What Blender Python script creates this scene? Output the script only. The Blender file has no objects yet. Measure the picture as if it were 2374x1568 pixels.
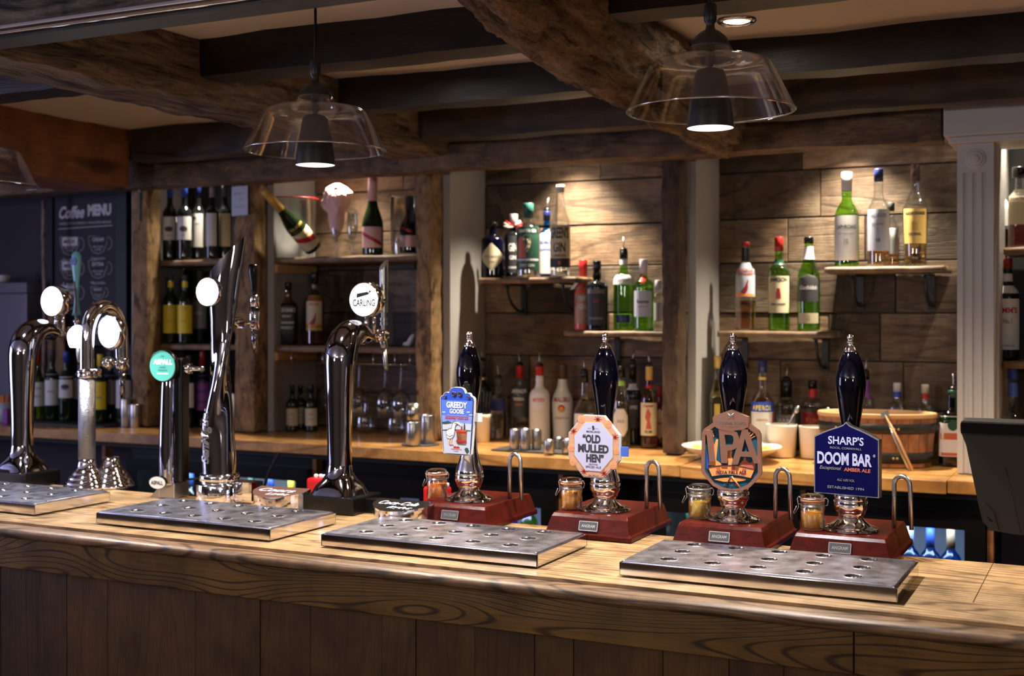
import bpy, bmesh, math, random
from math import sin, cos, pi, radians, atan2, sqrt
from mathutils import Vector, Matrix, noise
from mathutils.geometry import tessellate_polygon

S = bpy.context.scene
COL = S.collection
random.seed(11)

# ------------------------------------------------------------------ camera, world, exposure
YAW = radians(26.2)
FOC, CX, HY, CZ = 2870.0, 1187.0, 725.0, 1.57
cam_d = bpy.data.cameras.new('camera')
cam = bpy.data.objects.new('camera', cam_d)
COL.objects.link(cam)
cam.location = (0, 0, CZ)
cam.rotation_euler = (pi / 2, 0, YAW)
cam_d.sensor_width = 36
cam_d.lens = FOC / 2374 * 36
cam_d.shift_y = -(784 - HY) / 2374
cam_d.clip_start = 0.05
cam_d.dof.use_dof = True
cam_d.dof.focus_distance = 2.35
cam_d.dof.aperture_fstop = 5.0
S.camera = cam

world = bpy.data.worlds.new('world')
S.world = world
world.use_nodes = True
world.node_tree.nodes['Background'].inputs[0].default_value = (0.55, 0.6, 0.8, 1)
world.node_tree.nodes['Background'].inputs[1].default_value = 0.05

S.view_settings.view_transform = 'Standard'
S.view_settings.look = 'None'
S.view_settings.gamma = 1
S.view_settings.use_curve_mapping = False
S.view_settings.exposure = 0.1
try:
    S.cycles.use_denoising = True
    S.cycles.max_bounces = 10
    S.cycles.diffuse_bounces = 4
    S.cycles.glossy_bounces = 5
    S.cycles.transmission_bounces = 8
    S.cycles.transparent_max_bounces = 24
    S.cycles.sample_clamp_indirect = 4
    S.cycles.caustics_reflective = False
    S.cycles.caustics_refractive = False
except Exception:
    pass


def lamp(kind, loc, power, color=(1, 1, 1), radius=0.02, target=None, angle=None, blend=0.5, size=None):
    d = bpy.data.lights.new('lamp_light', kind)
    d.energy = power
    d.color = color
    if kind == 'AREA':
        d.shape = 'RECTANGLE'
        d.size, d.size_y = size
    else:
        d.shadow_soft_size = radius
    if kind == 'SPOT':
        d.spot_size = radians(angle)
        d.spot_blend = blend
    o = bpy.data.objects.new('lamp_light', d)
    COL.objects.link(o)
    o.location = loc
    if target is not None:
        o.rotation_euler = (Vector(target) - Vector(loc)).to_track_quat('-Z', 'Y').to_euler()
    return o


WARM = (1.0, 0.74, 0.48)
SOFT = (1.0, 0.83, 0.66)
COOL = (0.80, 0.86, 1.0)
# unseen fill lamps added behind the camera to brighten bar and ceiling
lamp('AREA', (-1.2, -1.3, 2.2), 16, WARM, size=(1.2, 0.5), target=(-1.2, -1.3, 0))
lamp('AREA', (1.6, -0.6, 2.2), 12, WARM, size=(0.8, 0.5), target=(1.6, -0.6, 0))
lamp('POINT', (-2.2, -0.9, 1.85), 50, (1.0, .94, .92), radius=.12)  # this one and the next are added uplight for plaster and beam undersides
lamp('POINT', (1.3, -0.9, 1.85), 42, (1.0, .92, .86), radius=.12)
# added cool fill in front of the left wall, for the purple cast
lamp('AREA', (-5.6, 1.0, 1.5), 42, (0.60, 0.60, 1.0), size=(1.3, 1.2), target=(0, 2.4, 1.2))


# ------------------------------------------------------------------ placing by eye level lines
def at(px, py, Y):
    t = (px - CX) / FOC
    q = cos(YAW) + t * sin(YAW)
    d = Y / q
    return Vector((d * (-sin(YAW) + t * cos(YAW)), Y, CZ + d * (HY - py) / FOC))


def XA(px, Y):
    return at(px, HY, Y).x


def ZA(px, py, Y):
    return at(px, py, Y).z


def MW(px, w, Y):
    """metres across the view of w pixels at column px and plane Y"""
    t = (px - CX) / FOC
    return w * Y / (cos(YAW) + t * sin(YAW)) / FOC


# ------------------------------------------------------------------ materials
MATS = {}


def _new(name):
    m = bpy.data.materials.new(name)
    m.use_nodes = True
    nt = m.node_tree
    b = nt.nodes['Principled BSDF']
    MATS[name] = m
    return m, nt, b


def N(nt, t, **kw):
    n = nt.nodes.new(t)
    for k, v in kw.items():
        if k in ('inputs',):
            for kk, vv in v.items():
                n.inputs[kk].default_value = vv
        else:
            setattr(n, k, v)
    return n


def c4(c):
    return (c[0], c[1], c[2], 1)


def pm(name, color, rough=0.5, metal=0.0, spec=0.5, trans=0.0, ior=1.45, emis=None, es=0.0, coat=0.0, bump=0.0, bscale=60, var=0.0):
    m, nt, b = _new(name)
    b.inputs['Base Color'].default_value = c4(color)
    b.inputs['Roughness'].default_value = rough
    b.inputs['Metallic'].default_value = metal
    b.inputs['Specular IOR Level'].default_value = spec
    b.inputs['Transmission Weight'].default_value = trans
    b.inputs['IOR'].default_value = ior
    b.inputs['Coat Weight'].default_value = coat
    if emis:
        b.inputs['Emission Color'].default_value = c4(emis)
        b.inputs['Emission Strength'].default_value = es
    if bump or var:
        tc = N(nt, 'ShaderNodeTexCoord')
        no = N(nt, 'ShaderNodeTexNoise', inputs={'Scale': bscale, 'Detail': 5.0})
        nt.links.new(tc.outputs['Object'], no.inputs['Vector'])
        if bump:
            bp = N(nt, 'ShaderNodeBump', inputs={'Strength': bump, 'Distance': 0.004})
            nt.links.new(no.outputs['Fac'], bp.inputs['Height'])
            nt.links.new(bp.outputs['Normal'], b.inputs['Normal'])
        if var:
            mr = N(nt, 'ShaderNodeMapRange', inputs={'From Min': 0.3, 'From Max': 0.7, 'To Min': max(0.0, rough - var), 'To Max': min(1, rough + var)})
            nt.links.new(no.outputs['Fac'], mr.inputs['Value'])
            nt.links.new(mr.outputs['Result'], b.inputs['Roughness'])
    return m


def thin_glass(name, tint, gloss=0.04, rough=0.0, edge=0.65):
    m, nt, b = _new(name)
    nt.nodes.remove(b)
    out = nt.nodes['Material Output']
    tr = N(nt, 'ShaderNodeBsdfTransparent', inputs={'Color': c4(tint)})
    gl = N(nt, 'ShaderNodeBsdfGlossy', inputs={'Roughness': rough + 0.01})
    lw = N(nt, 'ShaderNodeLayerWeight', inputs={'Blend': 0.25})
    mr = N(nt, 'ShaderNodeMapRange', inputs={'From Min': 0.0, 'From Max': 1.0, 'To Min': gloss, 'To Max': edge})
    mx = N(nt, 'ShaderNodeMixShader')
    nt.links.new(lw.outputs['Facing'], mr.inputs['Value'])
    nt.links.new(mr.outputs['Result'], mx.inputs[0])
    nt.links.new(tr.outputs[0], mx.inputs[1])
    nt.links.new(gl.outputs[0], mx.inputs[2])
    nt.links.new(mx.outputs[0], out.inputs['Surface'])
    return m


def wood(name, dark, mid, light, axis='X', scale=1.0, rough=0.5, bump=0.4, lines=18.0, stretch=9.0, line_w=0.5,
         tone=0.0, dark_mix=0.85, spec=0.4, wash=None, coat=0.0, fine=1.0, spots=0.0):
    """grain = contour lines of a stretched noise + fine fibres; tone = per-board variation attribute"""
    m, nt, b = _new(name)
    L = nt.links.new
    tc = N(nt, 'ShaderNodeTexCoord')
    vec = tc.outputs['Object']
    attr = None
    if tone:
        attr = N(nt, 'ShaderNodeAttribute', attribute_name='tone')
        sc = N(nt, 'ShaderNodeVectorMath', operation='SCALE')
        cm = N(nt, 'ShaderNodeCombineXYZ', inputs={0: 31.0, 1: 17.0, 2: 23.0})
        L(cm.outputs[0], sc.inputs[0])
        L(attr.outputs['Fac'], sc.inputs['Scale'])
        ad = N(nt, 'ShaderNodeVectorMath', operation='ADD')
        L(vec, ad.inputs[0])
        L(sc.outputs[0], ad.inputs[1])
        vec = ad.outputs[0]
    mp = N(nt, 'ShaderNodeMapping')
    s = [scale * 2.2] * 3
    s['XYZ'.index(axis)] /= stretch / 2.0
    mp.inputs['Scale'].default_value = s
    L(vec, mp.inputs['Vector'])
    n1 = N(nt, 'ShaderNodeTexNoise', inputs={'Scale': 1.0, 'Detail': 2.0, 'Roughness': 0.45, 'Distortion': 0.15})
    L(mp.outputs[0], n1.inputs['Vector'])
    ml = N(nt, 'ShaderNodeMath', operation='MULTIPLY', inputs={1: lines * 2 * pi / 3})
    L(n1.outputs['Fac'], ml.inputs[0])
    sn = N(nt, 'ShaderNodeMath', operation='SINE')
    L(ml.outputs[0], sn.inputs[0])
    mp2 = N(nt, 'ShaderNodeMapping')
    s2 = [scale * 120 * fine] * 3
    s2['XYZ'.index(axis)] /= 22
    mp2.inputs['Scale'].default_value = s2
    L(vec, mp2.inputs['Vector'])
    n2 = N(nt, 'ShaderNodeTexNoise', inputs={'Scale': 1.0, 'Detail': 4.0, 'Roughness': 0.6})
    L(mp2.outputs[0], n2.inputs['Vector'])
    n3 = N(nt, 'ShaderNodeTexNoise', inputs={'Scale': scale * 5.0, 'Detail': 4.0, 'Roughness': 0.6})
    L(vec, n3.inputs['Vector'])
    # lines
    r1 = N(nt, 'ShaderNodeMapRange', inputs={'From Min': 1.0 - line_w, 'From Max': 1.0, 'To Min': 0.0, 'To Max': 1.0})
    L(sn.outputs[0], r1.inputs['Value'])
    r2 = N(nt, 'ShaderNodeMapRange', inputs={'From Min': 0.35, 'From Max': 0.7, 'To Min': 0.0, 'To Max': 1.0})
    L(n2.outputs['Fac'], r2.inputs['Value'])
    mixa = N(nt, 'ShaderNodeMix', data_type='RGBA')
    mixa.inputs[6].default_value = c4(light)
    mixa.inputs[7].default_value = c4(mid)
    L(r2.outputs['Result'], mixa.inputs[0])
    mixb = N(nt, 'ShaderNodeMix', data_type='RGBA')
    mixb.inputs[7].default_value = c4(dark)
    mu = N(nt, 'ShaderNodeMath', operation='MULTIPLY', inputs={1: dark_mix})
    L(r1.outputs['Result'], mu.inputs[0])
    L(mu.outputs[0], mixb.inputs[0])
    L(mixa.outputs[2], mixb.inputs[6])
    col = mixb.outputs[2]
    # large stains
    r3 = N(nt, 'ShaderNodeMapRange', inputs={'From Min': 0.35, 'From Max': 0.65, 'To Min': 0.62, 'To Max': 1.2})
    L(n3.outputs['Fac'], r3.inputs['Value'])
    mm = N(nt, 'ShaderNodeMix', data_type='RGBA', blend_type='MULTIPLY', inputs={0: 1.0})
    L(col, mm.inputs[6])
    L(r3.outputs['Result'], mm.inputs[7])
    col = mm.outputs[2]
    if tone:
        r4 = N(nt, 'ShaderNodeMapRange', inputs={'From Min': 0.0, 'From Max': 1.0, 'To Min': 1.0 - tone, 'To Max': 1.0 + tone})
        L(attr.outputs['Fac'], r4.inputs['Value'])
        m4 = N(nt, 'ShaderNodeMix', data_type='RGBA', blend_type='MULTIPLY', inputs={0: 1.0})
        L(col, m4.inputs[6])
        L(r4.outputs['Result'], m4.inputs[7])
        col = m4.outputs[2]
    if wash:
        n5 = N(nt, 'ShaderNodeTexNoise', inputs={'Scale': 3.3, 'Detail': 6.0, 'Roughness': 0.7, 'Distortion': 0.6})
        L(vec, n5.inputs['Vector'])
        r5 = N(nt, 'ShaderNodeMapRange', inputs={'From Min': 0.52, 'From Max': 0.72, 'To Min': 0.0, 'To Max': 0.75})
        L(n5.outputs['Fac'], r5.inputs['Value'])
        m5 = N(nt, 'ShaderNodeMix', data_type='RGBA')
        L(r5.outputs['Result'], m5.inputs[0])
        L(col, m5.inputs[6])
        m5.inputs[7].default_value = c4(wash)
        col = m5.outputs[2]
    if spots:
        mp9 = N(nt, 'ShaderNodeMapping')
        s9 = [22.0] * 3
        s9['XYZ'.index(axis)] = 9.0
        mp9.inputs['Scale'].default_value = s9
        L(vec, mp9.inputs['Vector'])
        n9 = N(nt, 'ShaderNodeTexNoise', inputs={'Scale': 1.0, 'Detail': 5.0, 'Roughness': 0.7, 'Distortion': 0.3})
        L(mp9.outputs[0], n9.inputs['Vector'])
        r9 = N(nt, 'ShaderNodeMapRange', inputs={'From Min': 0.53, 'From Max': 0.62, 'To Min': 0.0, 'To Max': spots})
        L(n9.outputs['Fac'], r9.inputs['Value'])
        m9 = N(nt, 'ShaderNodeMix', data_type='RGBA')
        L(r9.outputs['Result'], m9.inputs[0])
        L(col, m9.inputs[6])
        m9.inputs[7].default_value = c4(dark)
        col = m9.outputs[2]
    L(col, b.inputs['Base Color'])
    b.inputs['Roughness'].default_value = rough
    b.inputs['Specular IOR Level'].default_value = spec
    b.inputs['Coat Weight'].default_value = coat
    if bump:
        ab = N(nt, 'ShaderNodeMath', operation='SUBTRACT')
        L(n2.outputs['Fac'], ab.inputs[0])
        m6 = N(nt, 'ShaderNodeMath', operation='MULTIPLY', inputs={1: 0.35})
        L(r1.outputs['Result'], m6.inputs[0])
        L(m6.outputs[0], ab.inputs[1])
        bp = N(nt, 'ShaderNodeBump', inputs={'Strength': bump, 'Distance': 0.003})
        L(ab.outputs[0], bp.inputs['Height'])
        L(bp.outputs['Normal'], b.inputs['Normal'])
    return m


def rough_bark(name, dark, light, bump=1.0, scale=14, rough=0.8, axis='Y', st=0.28):
    m, nt, b = _new(name)
    L = nt.links.new
    tc = N(nt, 'ShaderNodeTexCoord')
    mp = N(nt, 'ShaderNodeMapping')
    s = [1.0] * 3
    s['XYZ'.index(axis)] = st
    mp.inputs['Scale'].default_value = s
    L(tc.outputs['Object'], mp.inputs['Vector'])
    n1 = N(nt, 'ShaderNodeTexNoise', inputs={'Scale': scale, 'Detail': 9.0, 'Roughness': 0.72, 'Distortion': 0.4})
    L(mp.outputs[0], n1.inputs['Vector'])
    vo = N(nt, 'ShaderNodeTexNoise', inputs={'Scale': scale * 2.4, 'Detail': 5.0, 'Roughness': 0.8, 'Distortion': 1.0})
    L(mp.outputs[0], vo.inputs['Vector'])
    mx = N(nt, 'ShaderNodeMath', operation='ADD')
    L(n1.outputs['Fac'], mx.inputs[0])
    L(vo.outputs['Fac'], mx.inputs[1])
    r = N(nt, 'ShaderNodeMapRange', inputs={'From Min': 0.8, 'From Max': 1.2, 'To Min': 0.0, 'To Max': 1.0})
    L(mx.outputs[0], r.inputs['Value'])
    mc = N(nt, 'ShaderNodeMix', data_type='RGBA')
    mc.inputs[6].default_value = c4(dark)
    mc.inputs[7].default_value = c4(light)
    L(r.outputs['Result'], mc.inputs[0])
    L(mc.outputs[2], b.inputs['Base Color'])
    b.inputs['Roughness'].default_value = rough
    b.inputs['Specular IOR Level'].default_value = 0.3
    bp = N(nt, 'ShaderNodeBump', inputs={'Strength': bump, 'Distance': 0.03})
    L(mx.outputs[0], bp.inputs['Height'])
    L(bp.outputs['Normal'], b.inputs['Normal'])
    return m


def emit(name, color, s):
    m, nt, b = _new(name)
    b.inputs['Base Color'].default_value = (0.8, 0.8, 0.8, 1)
    b.inputs['Emission Color'].default_value = c4(color)
    b.inputs['Emission Strength'].default_value = s
    return m


M_plank = wood('reclaimed_plank', (0.020, 0.011, 0.006), (0.080, 0.047, 0.026), (0.155, 0.100, 0.060), axis='X', scale=2.2, lines=38,
               line_w=0.28, stretch=14, rough=0.6, bump=0.6, tone=0.78, wash=(0.25, 0.19, 0.13), dark_mix=.5, spots=.35)
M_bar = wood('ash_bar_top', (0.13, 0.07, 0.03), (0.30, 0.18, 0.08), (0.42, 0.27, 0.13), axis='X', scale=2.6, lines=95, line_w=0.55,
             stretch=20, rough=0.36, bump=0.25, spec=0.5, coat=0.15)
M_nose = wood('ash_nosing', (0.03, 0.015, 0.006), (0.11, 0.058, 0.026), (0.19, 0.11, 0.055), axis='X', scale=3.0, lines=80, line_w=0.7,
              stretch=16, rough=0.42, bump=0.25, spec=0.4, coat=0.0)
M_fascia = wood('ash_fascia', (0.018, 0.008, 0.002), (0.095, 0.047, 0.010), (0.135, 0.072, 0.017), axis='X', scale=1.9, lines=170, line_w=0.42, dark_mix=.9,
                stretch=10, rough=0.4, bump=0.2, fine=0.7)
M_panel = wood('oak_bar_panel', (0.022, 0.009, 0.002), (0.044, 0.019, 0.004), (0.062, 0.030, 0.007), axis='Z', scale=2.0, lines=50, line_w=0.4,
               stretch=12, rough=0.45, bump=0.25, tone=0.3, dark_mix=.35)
M_counter = wood('beech_counter', (0.33, 0.14, 0.035), (0.50, 0.245, 0.070), (0.60, 0.33, 0.11), axis='X', scale=2.0, lines=30, line_w=0.3,
                 stretch=14, rough=0.33, bump=0.08, spec=0.5, coat=0.2)
M_shelf = wood('shelf_board', (0.05, 0.03, 0.017), (0.16, 0.092, 0.05), (0.26, 0.17, 0.10), axis='X', scale=3.0, lines=10, line_w=0.4,
               stretch=12, rough=0.55, bump=0.3)
M_post = wood('old_post', (0.024, 0.013, 0.006), (0.20, 0.115, 0.048), (0.38, 0.235, 0.11), axis='Z', scale=3.6, lines=22, line_w=0.35,
              stretch=9, rough=0.7, bump=0.9, wash=(0.36, 0.23, 0.11), dark_mix=.35, spots=.8)
M_postdark = wood('dark_post', (0.014, 0.009, 0.006), (0.062, 0.036, 0.021), (0.11, 0.067, 0.040), axis='Z', scale=3.2, lines=22, line_w=0.35,
                  stretch=9, rough=0.7, bump=0.9, dark_mix=.35, spots=.6)
M_lintel = wood('old_lintel', (0.022, 0.012, 0.007), (0.105, 0.062, 0.036), (0.20, 0.125, 0.075), axis='X', scale=2.6, lines=20, line_w=0.35,
                stretch=9, rough=0.65, bump=0.9, dark_mix=.4, spots=.6)
M_orange = wood('orange_beam', (0.05, 0.018, 0.008), (0.19, 0.075, 0.028), (0.28, 0.12, 0.05), axis='Y', scale=2.2, lines=9, line_w=0.5,
                stretch=8, rough=0.42, bump=0.5)
M_oak = rough_bark('hewn_oak', (0.020, 0.013, 0.010), (0.42, 0.32, 0.25), bump=1.0, scale=15, axis='Y', st=.12)
M_oakx = rough_bark('hewn_oak_dark', (0.010, 0.008, 0.008), (0.26, 0.21, 0.20), bump=1.0, scale=14, axis='X', st=.12)
M_trunk = rough_bark('gnarled_oak', (0.03, 0.016, 0.009), (0.44, 0.30, 0.20), bump=1.0, scale=11, axis='Y')
M_joist = wood('black_joist', (0.006, 0.005, 0.006), (0.012, 0.010, 0.011), (0.020, 0.016, 0.016), axis='X', scale=3, lines=8, line_w=0.4,
               stretch=8, rough=0.36, bump=0.5, spec=0.5)
M_joistb = wood('brown_joist', (0.012, 0.007, 0.004), (0.035, 0.020, 0.012), (0.065, 0.038, 0.023), axis='X', scale=3, lines=8, line_w=0.4,
                stretch=8, rough=0.5, bump=0.6)
M_plaster = pm('ceiling_plaster', (0.82, 0.80, 0.92), 0.75, bump=0.5, bscale=25)
M_white = pm('white_painted_wood', (0.50, 0.49, 0.48), 0.5, bump=0.25, bscale=40)
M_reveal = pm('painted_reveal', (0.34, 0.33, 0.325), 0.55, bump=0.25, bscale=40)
M_darkwall = pm('dark_plum_wall', (0.045, 0.04, 0.062), 0.7)
M_roomwall = pm('room_wall', (0.20, 0.17, 0.15), 0.8)
M_floor = wood('floor_boards', (0.03, 0.016, 0.008), (0.09, 0.05, 0.025), (0.14, 0.08, 0.04), axis='X', rough=0.5)
M_black = pm('black_gloss', (0.003, 0.003, 0.0035), 0.25)
M_blackm = pm('black_matt', (0.006, 0.0055, 0.0055), 0.55)
M_cooler = pm('cooler_black', (0.003, 0.003, 0.0035), 0.35, spec=0.3)
M_iron = pm('black_iron', (0.012, 0.011, 0.012), 0.4, bump=0.4)
M_chrome = pm('chrome', (0.86, 0.86, 0.88), 0.055, metal=1.0)
M_darkchrome = pm('smoked_chrome', (0.34, 0.34, 0.38), 0.05, metal=1.0)
M_steel = pm('brushed_steel', (0.46, 0.45, 0.45), 0.30, metal=1.0, var=0.05, bscale=30)
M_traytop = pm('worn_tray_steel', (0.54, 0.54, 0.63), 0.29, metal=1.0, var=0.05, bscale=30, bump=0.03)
M_trayshade = pm('shaded_hole_steel', (0.30, 0.29, 0.30), 0.22, metal=1.0)  # tray steel with the shade inside the holes put into its colour
M_trayside = pm('tray_side_steel', (0.74, 0.72, 0.72), 0.09, metal=1.0, var=0.03, bscale=14)
M_copper = pm('rose_copper', (0.78, 0.42, 0.30), 0.33, metal=1.0)
M_mahog = wood('mahogany', (0.018, 0.0018, 0.001), (0.045, 0.0035, 0.002), (0.060, 0.0055, 0.003), axis='X', scale=5, lines=60, line_w=0.25,
               stretch=7, rough=0.28, bump=0.06, spec=0.14, coat=0.0, dark_mix=.4)
M_handle = pm('glossy_navy_handle', (0.0006, 0.0006, 0.0022), 0.07, spec=0.5, coat=0.2)
M_cone = pm('black_lamp_cone', (0.022, 0.020, 0.020), 0.42)
M_coneinner = pm('lamp_cone_inside', (0.85, 0.85, 0.83), 0.5)
M_bulb = emit('bulb_glow', (1.0, 0.97, 0.93), 14)
M_led = emit('led_glow', (0.86, 0.9, 1.0), 3.5)
M_ledprint = emit('printed_led_glow', (0.9, 0.93, 1.0), 0.9)
M_ledsoft = emit('led_glow_soft', (0.9, 0.92, 1.0), 2.2)
M_spot = emit('spot_glow', (1.0, 0.9, 0.75), 60)
M_shade = thin_glass('shade_glass', (0.985, 0.985, 0.99), 0.035, edge=0.55)
M_clear = thin_glass('clear_glass', (0.90, 0.92, 0.92), 0.07, edge=0.8)
M_green = thin_glass('green_glass', (0.46, 0.78, 0.20), 0.05, edge=0.5)
M_dgreen = thin_glass('dark_green_glass', (0.05, 0.16, 0.05), 0.05, edge=0.5)
M_olive = thin_glass('olive_glass', (0.45, 0.5, 0.08), 0.05, edge=0.5)
M_blue = thin_glass('blue_glass', (0.12, 0.42, 0.9), 0.05, edge=0.5)
M_brown = thin_glass('brown_glass', (0.75, 0.5, 0.3), 0.05, edge=0.5)
M_darkb = pm('black_wine_glass', (0.006, 0.007, 0.008), 0.05, spec=0.6)
M_wineg = pm('green_wine_glass', (0.010, 0.020, 0.008), 0.05, spec=0.6)
M_whiteb = pm('white_bottle', (0.60, 0.58, 0.55), 0.12)
M_pinkb = pm('pink_bottle', (0.8, 0.13, 0.10), 0.12)


def liq(name, c, ior=1.36, tr=1.0):
    return pm(name, c, 0.0, trans=tr, ior=ior)


M_amber = liq('amber_liquid', (0.95, 0.50, 0.13))
M_ale = liq('amber_ale', (1.0, 0.38, 0.05), tr=.3)
M_whisky = liq('whisky_liquid', (0.78, 0.33, 0.08))
M_gold = liq('golden_liquid', (0.97, 0.66, 0.22))
M_water = liq('clear_liquid', (0.95, 0.96, 0.95))
M_redl = liq('red_liquid', (0.8, 0.12, 0.04))
M_redale = liq('red_ale', (1.0, 0.24, 0.04), tr=.3)
M_paleale = liq('pale_ale', (1.0, 0.56, 0.08), tr=.3)
M_lemonl = liq('cloudy_lemon_liquid', (0.75, 0.72, 0.35))
M_greenl = liq('green_spirit', (0.74, 0.92, 0.42))
for nm, c, r in [('paper', (0.62, 0.60, 0.56), 0.6), ('cream', (0.60, 0.53, 0.36), 0.6), ('white', (0.64, 0.64, 0.64), 0.45),
                 ('ink', (0.02, 0.02, 0.025), 0.5), ('red', (0.38, 0.013, 0.013), 0.4), ('deepred', (0.25, 0.01, 0.015), 0.35),
                 ('yellow', (0.85, 0.66, 0.04), 0.5), ('gold', (0.62, 0.42, 0.12), 0.35), ('navy', (0.01, 0.015, 0.10), 0.35),
                 ('blue', (0.02, 0.06, 0.38), 0.35), ('teal', (0.015, 0.085, 0.07), 0.4), ('greenp', (0.015, 0.06, 0.04), 0.4),
                 ('purple', (0.22, 0.05, 0.30), 0.5), ('grey', (0.22, 0.20, 0.21), 0.5), ('orange', (0.85, 0.28, 0.07), 0.45),
                 ('rust', (0.45, 0.10, 0.05), 0.45), ('pink', (0.75, 0.45, 0.42), 0.5), ('sky', (0.06, 0.13, 0.50), 0.4),
                 ('snow', (0.43, 0.46, 0.55), 0.4), ('lilac', (0.41, 0.40, 0.54), 0.4), ('peach', (0.47, 0.25, 0.17), 0.45),
                 ('chalk', (0.62, 0.60, 0.66), 0.8), ('board', (0.028, 0.026, 0.04), 0.7), ('frameblack', (0.008, 0.008, 0.012), 0.5),
                 ('ceramic', (0.74, 0.68, 0.60), 0.25), ('lemon', (0.85, 0.70, 0.12), 0.5), ('lime', (0.35, 0.6, 0.10), 0.5),
                 ('goldfoil', (0.70, 0.50, 0.15), 0.3), ('turq', (0.16, 0.45, 0.52), 0.35), ('rubber', (0.75, 0.28, 0.12), 0.5),
                 ('redplastic', (0.50, 0.01, 0.015), 0.25), ('copper_brown', (0.085, 0.042, 0.032), 0.3), ('floss', (0.86, 0.58, 0.55), 0.9),
                 ('tan', (0.55, 0.33, 0.15), 0.5), ('slate', (0.05, 0.05, 0.055), 0.6), ('plastic_grey', (0.022, 0.019, 0.016), 0.5),
                 ('ochre', (0.5, 0.33, 0.05), 0.5), ('midsky', (0.17, 0.23, 0.55), 0.4)]:
    pm(nm, c, r, metal=0.35 if nm == 'goldfoil' else 0.0)
g = MATS
M_face_green = pm('green_lens', (0.08, 0.40, 0.32), 0.4, emis=(0.15, 0.62, 0.50), es=0.42)
M_navyclip = pm('navy_enamel', (0.002, 0.002, 0.040), 0.16, coat=0.5)
M_petrol = pm('petrol_enamel', (0.01, 0.07, 0.11), 0.3)
M_bucket = wood('bucket_stave', (0.10, 0.035, 0.015), (0.24, 0.09, 0.04), (0.33, 0.14, 0.06), axis='Z', scale=4, lines=6, stretch=10, rough=0.4, bump=0.2)


# ------------------------------------------------------------------ mesh building
def chaikin(pts, it=2):
    pts = [tuple(p) for p in pts]
    for _ in range(it):
        q = [pts[0]]
        for a, b in zip(pts[:-1], pts[1:]):
            q.append(tuple(a[i] * .75 + b[i] * .25 for i in range(len(a))))
            q.append(tuple(a[i] * .25 + b[i] * .75 for i in range(len(a))))
        q.append(pts[-1])
        pts = q
    return pts


_txt = {}


def text_geo(s, bold=0.0, shear=0.0):
    k = (s, bold, shear)
    if k in _txt:
        return _txt[k]
    cu = bpy.data.curves.new('t', 'FONT')
    cu.body = s
    cu.size = 1.0
    cu.align_x = 'CENTER'
    cu.resolution_u = 3
    cu.offset = bold
    cu.shear = shear
    o = bpy.data.objects.new('t', cu)
    COL.objects.link(o)
    dg = bpy.context.evaluated_depsgraph_get()
    me = o.evaluated_get(dg).to_mesh()
    vs = [(v.co.x, v.co.y) for v in me.vertices]
    fs = [tuple(p.vertices) for p in me.polygons]
    o.evaluated_get(dg).to_mesh_clear()
    bpy.data.objects.remove(o)
    bpy.data.curves.remove(cu)
    if vs:
        xs = [v[0] for v in vs]
        cxm = (max(xs) + min(xs)) / 2
        vs = [(x - cxm, y) for x, y in vs]
    _txt[k] = (vs, fs)
    return _txt[k]


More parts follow.
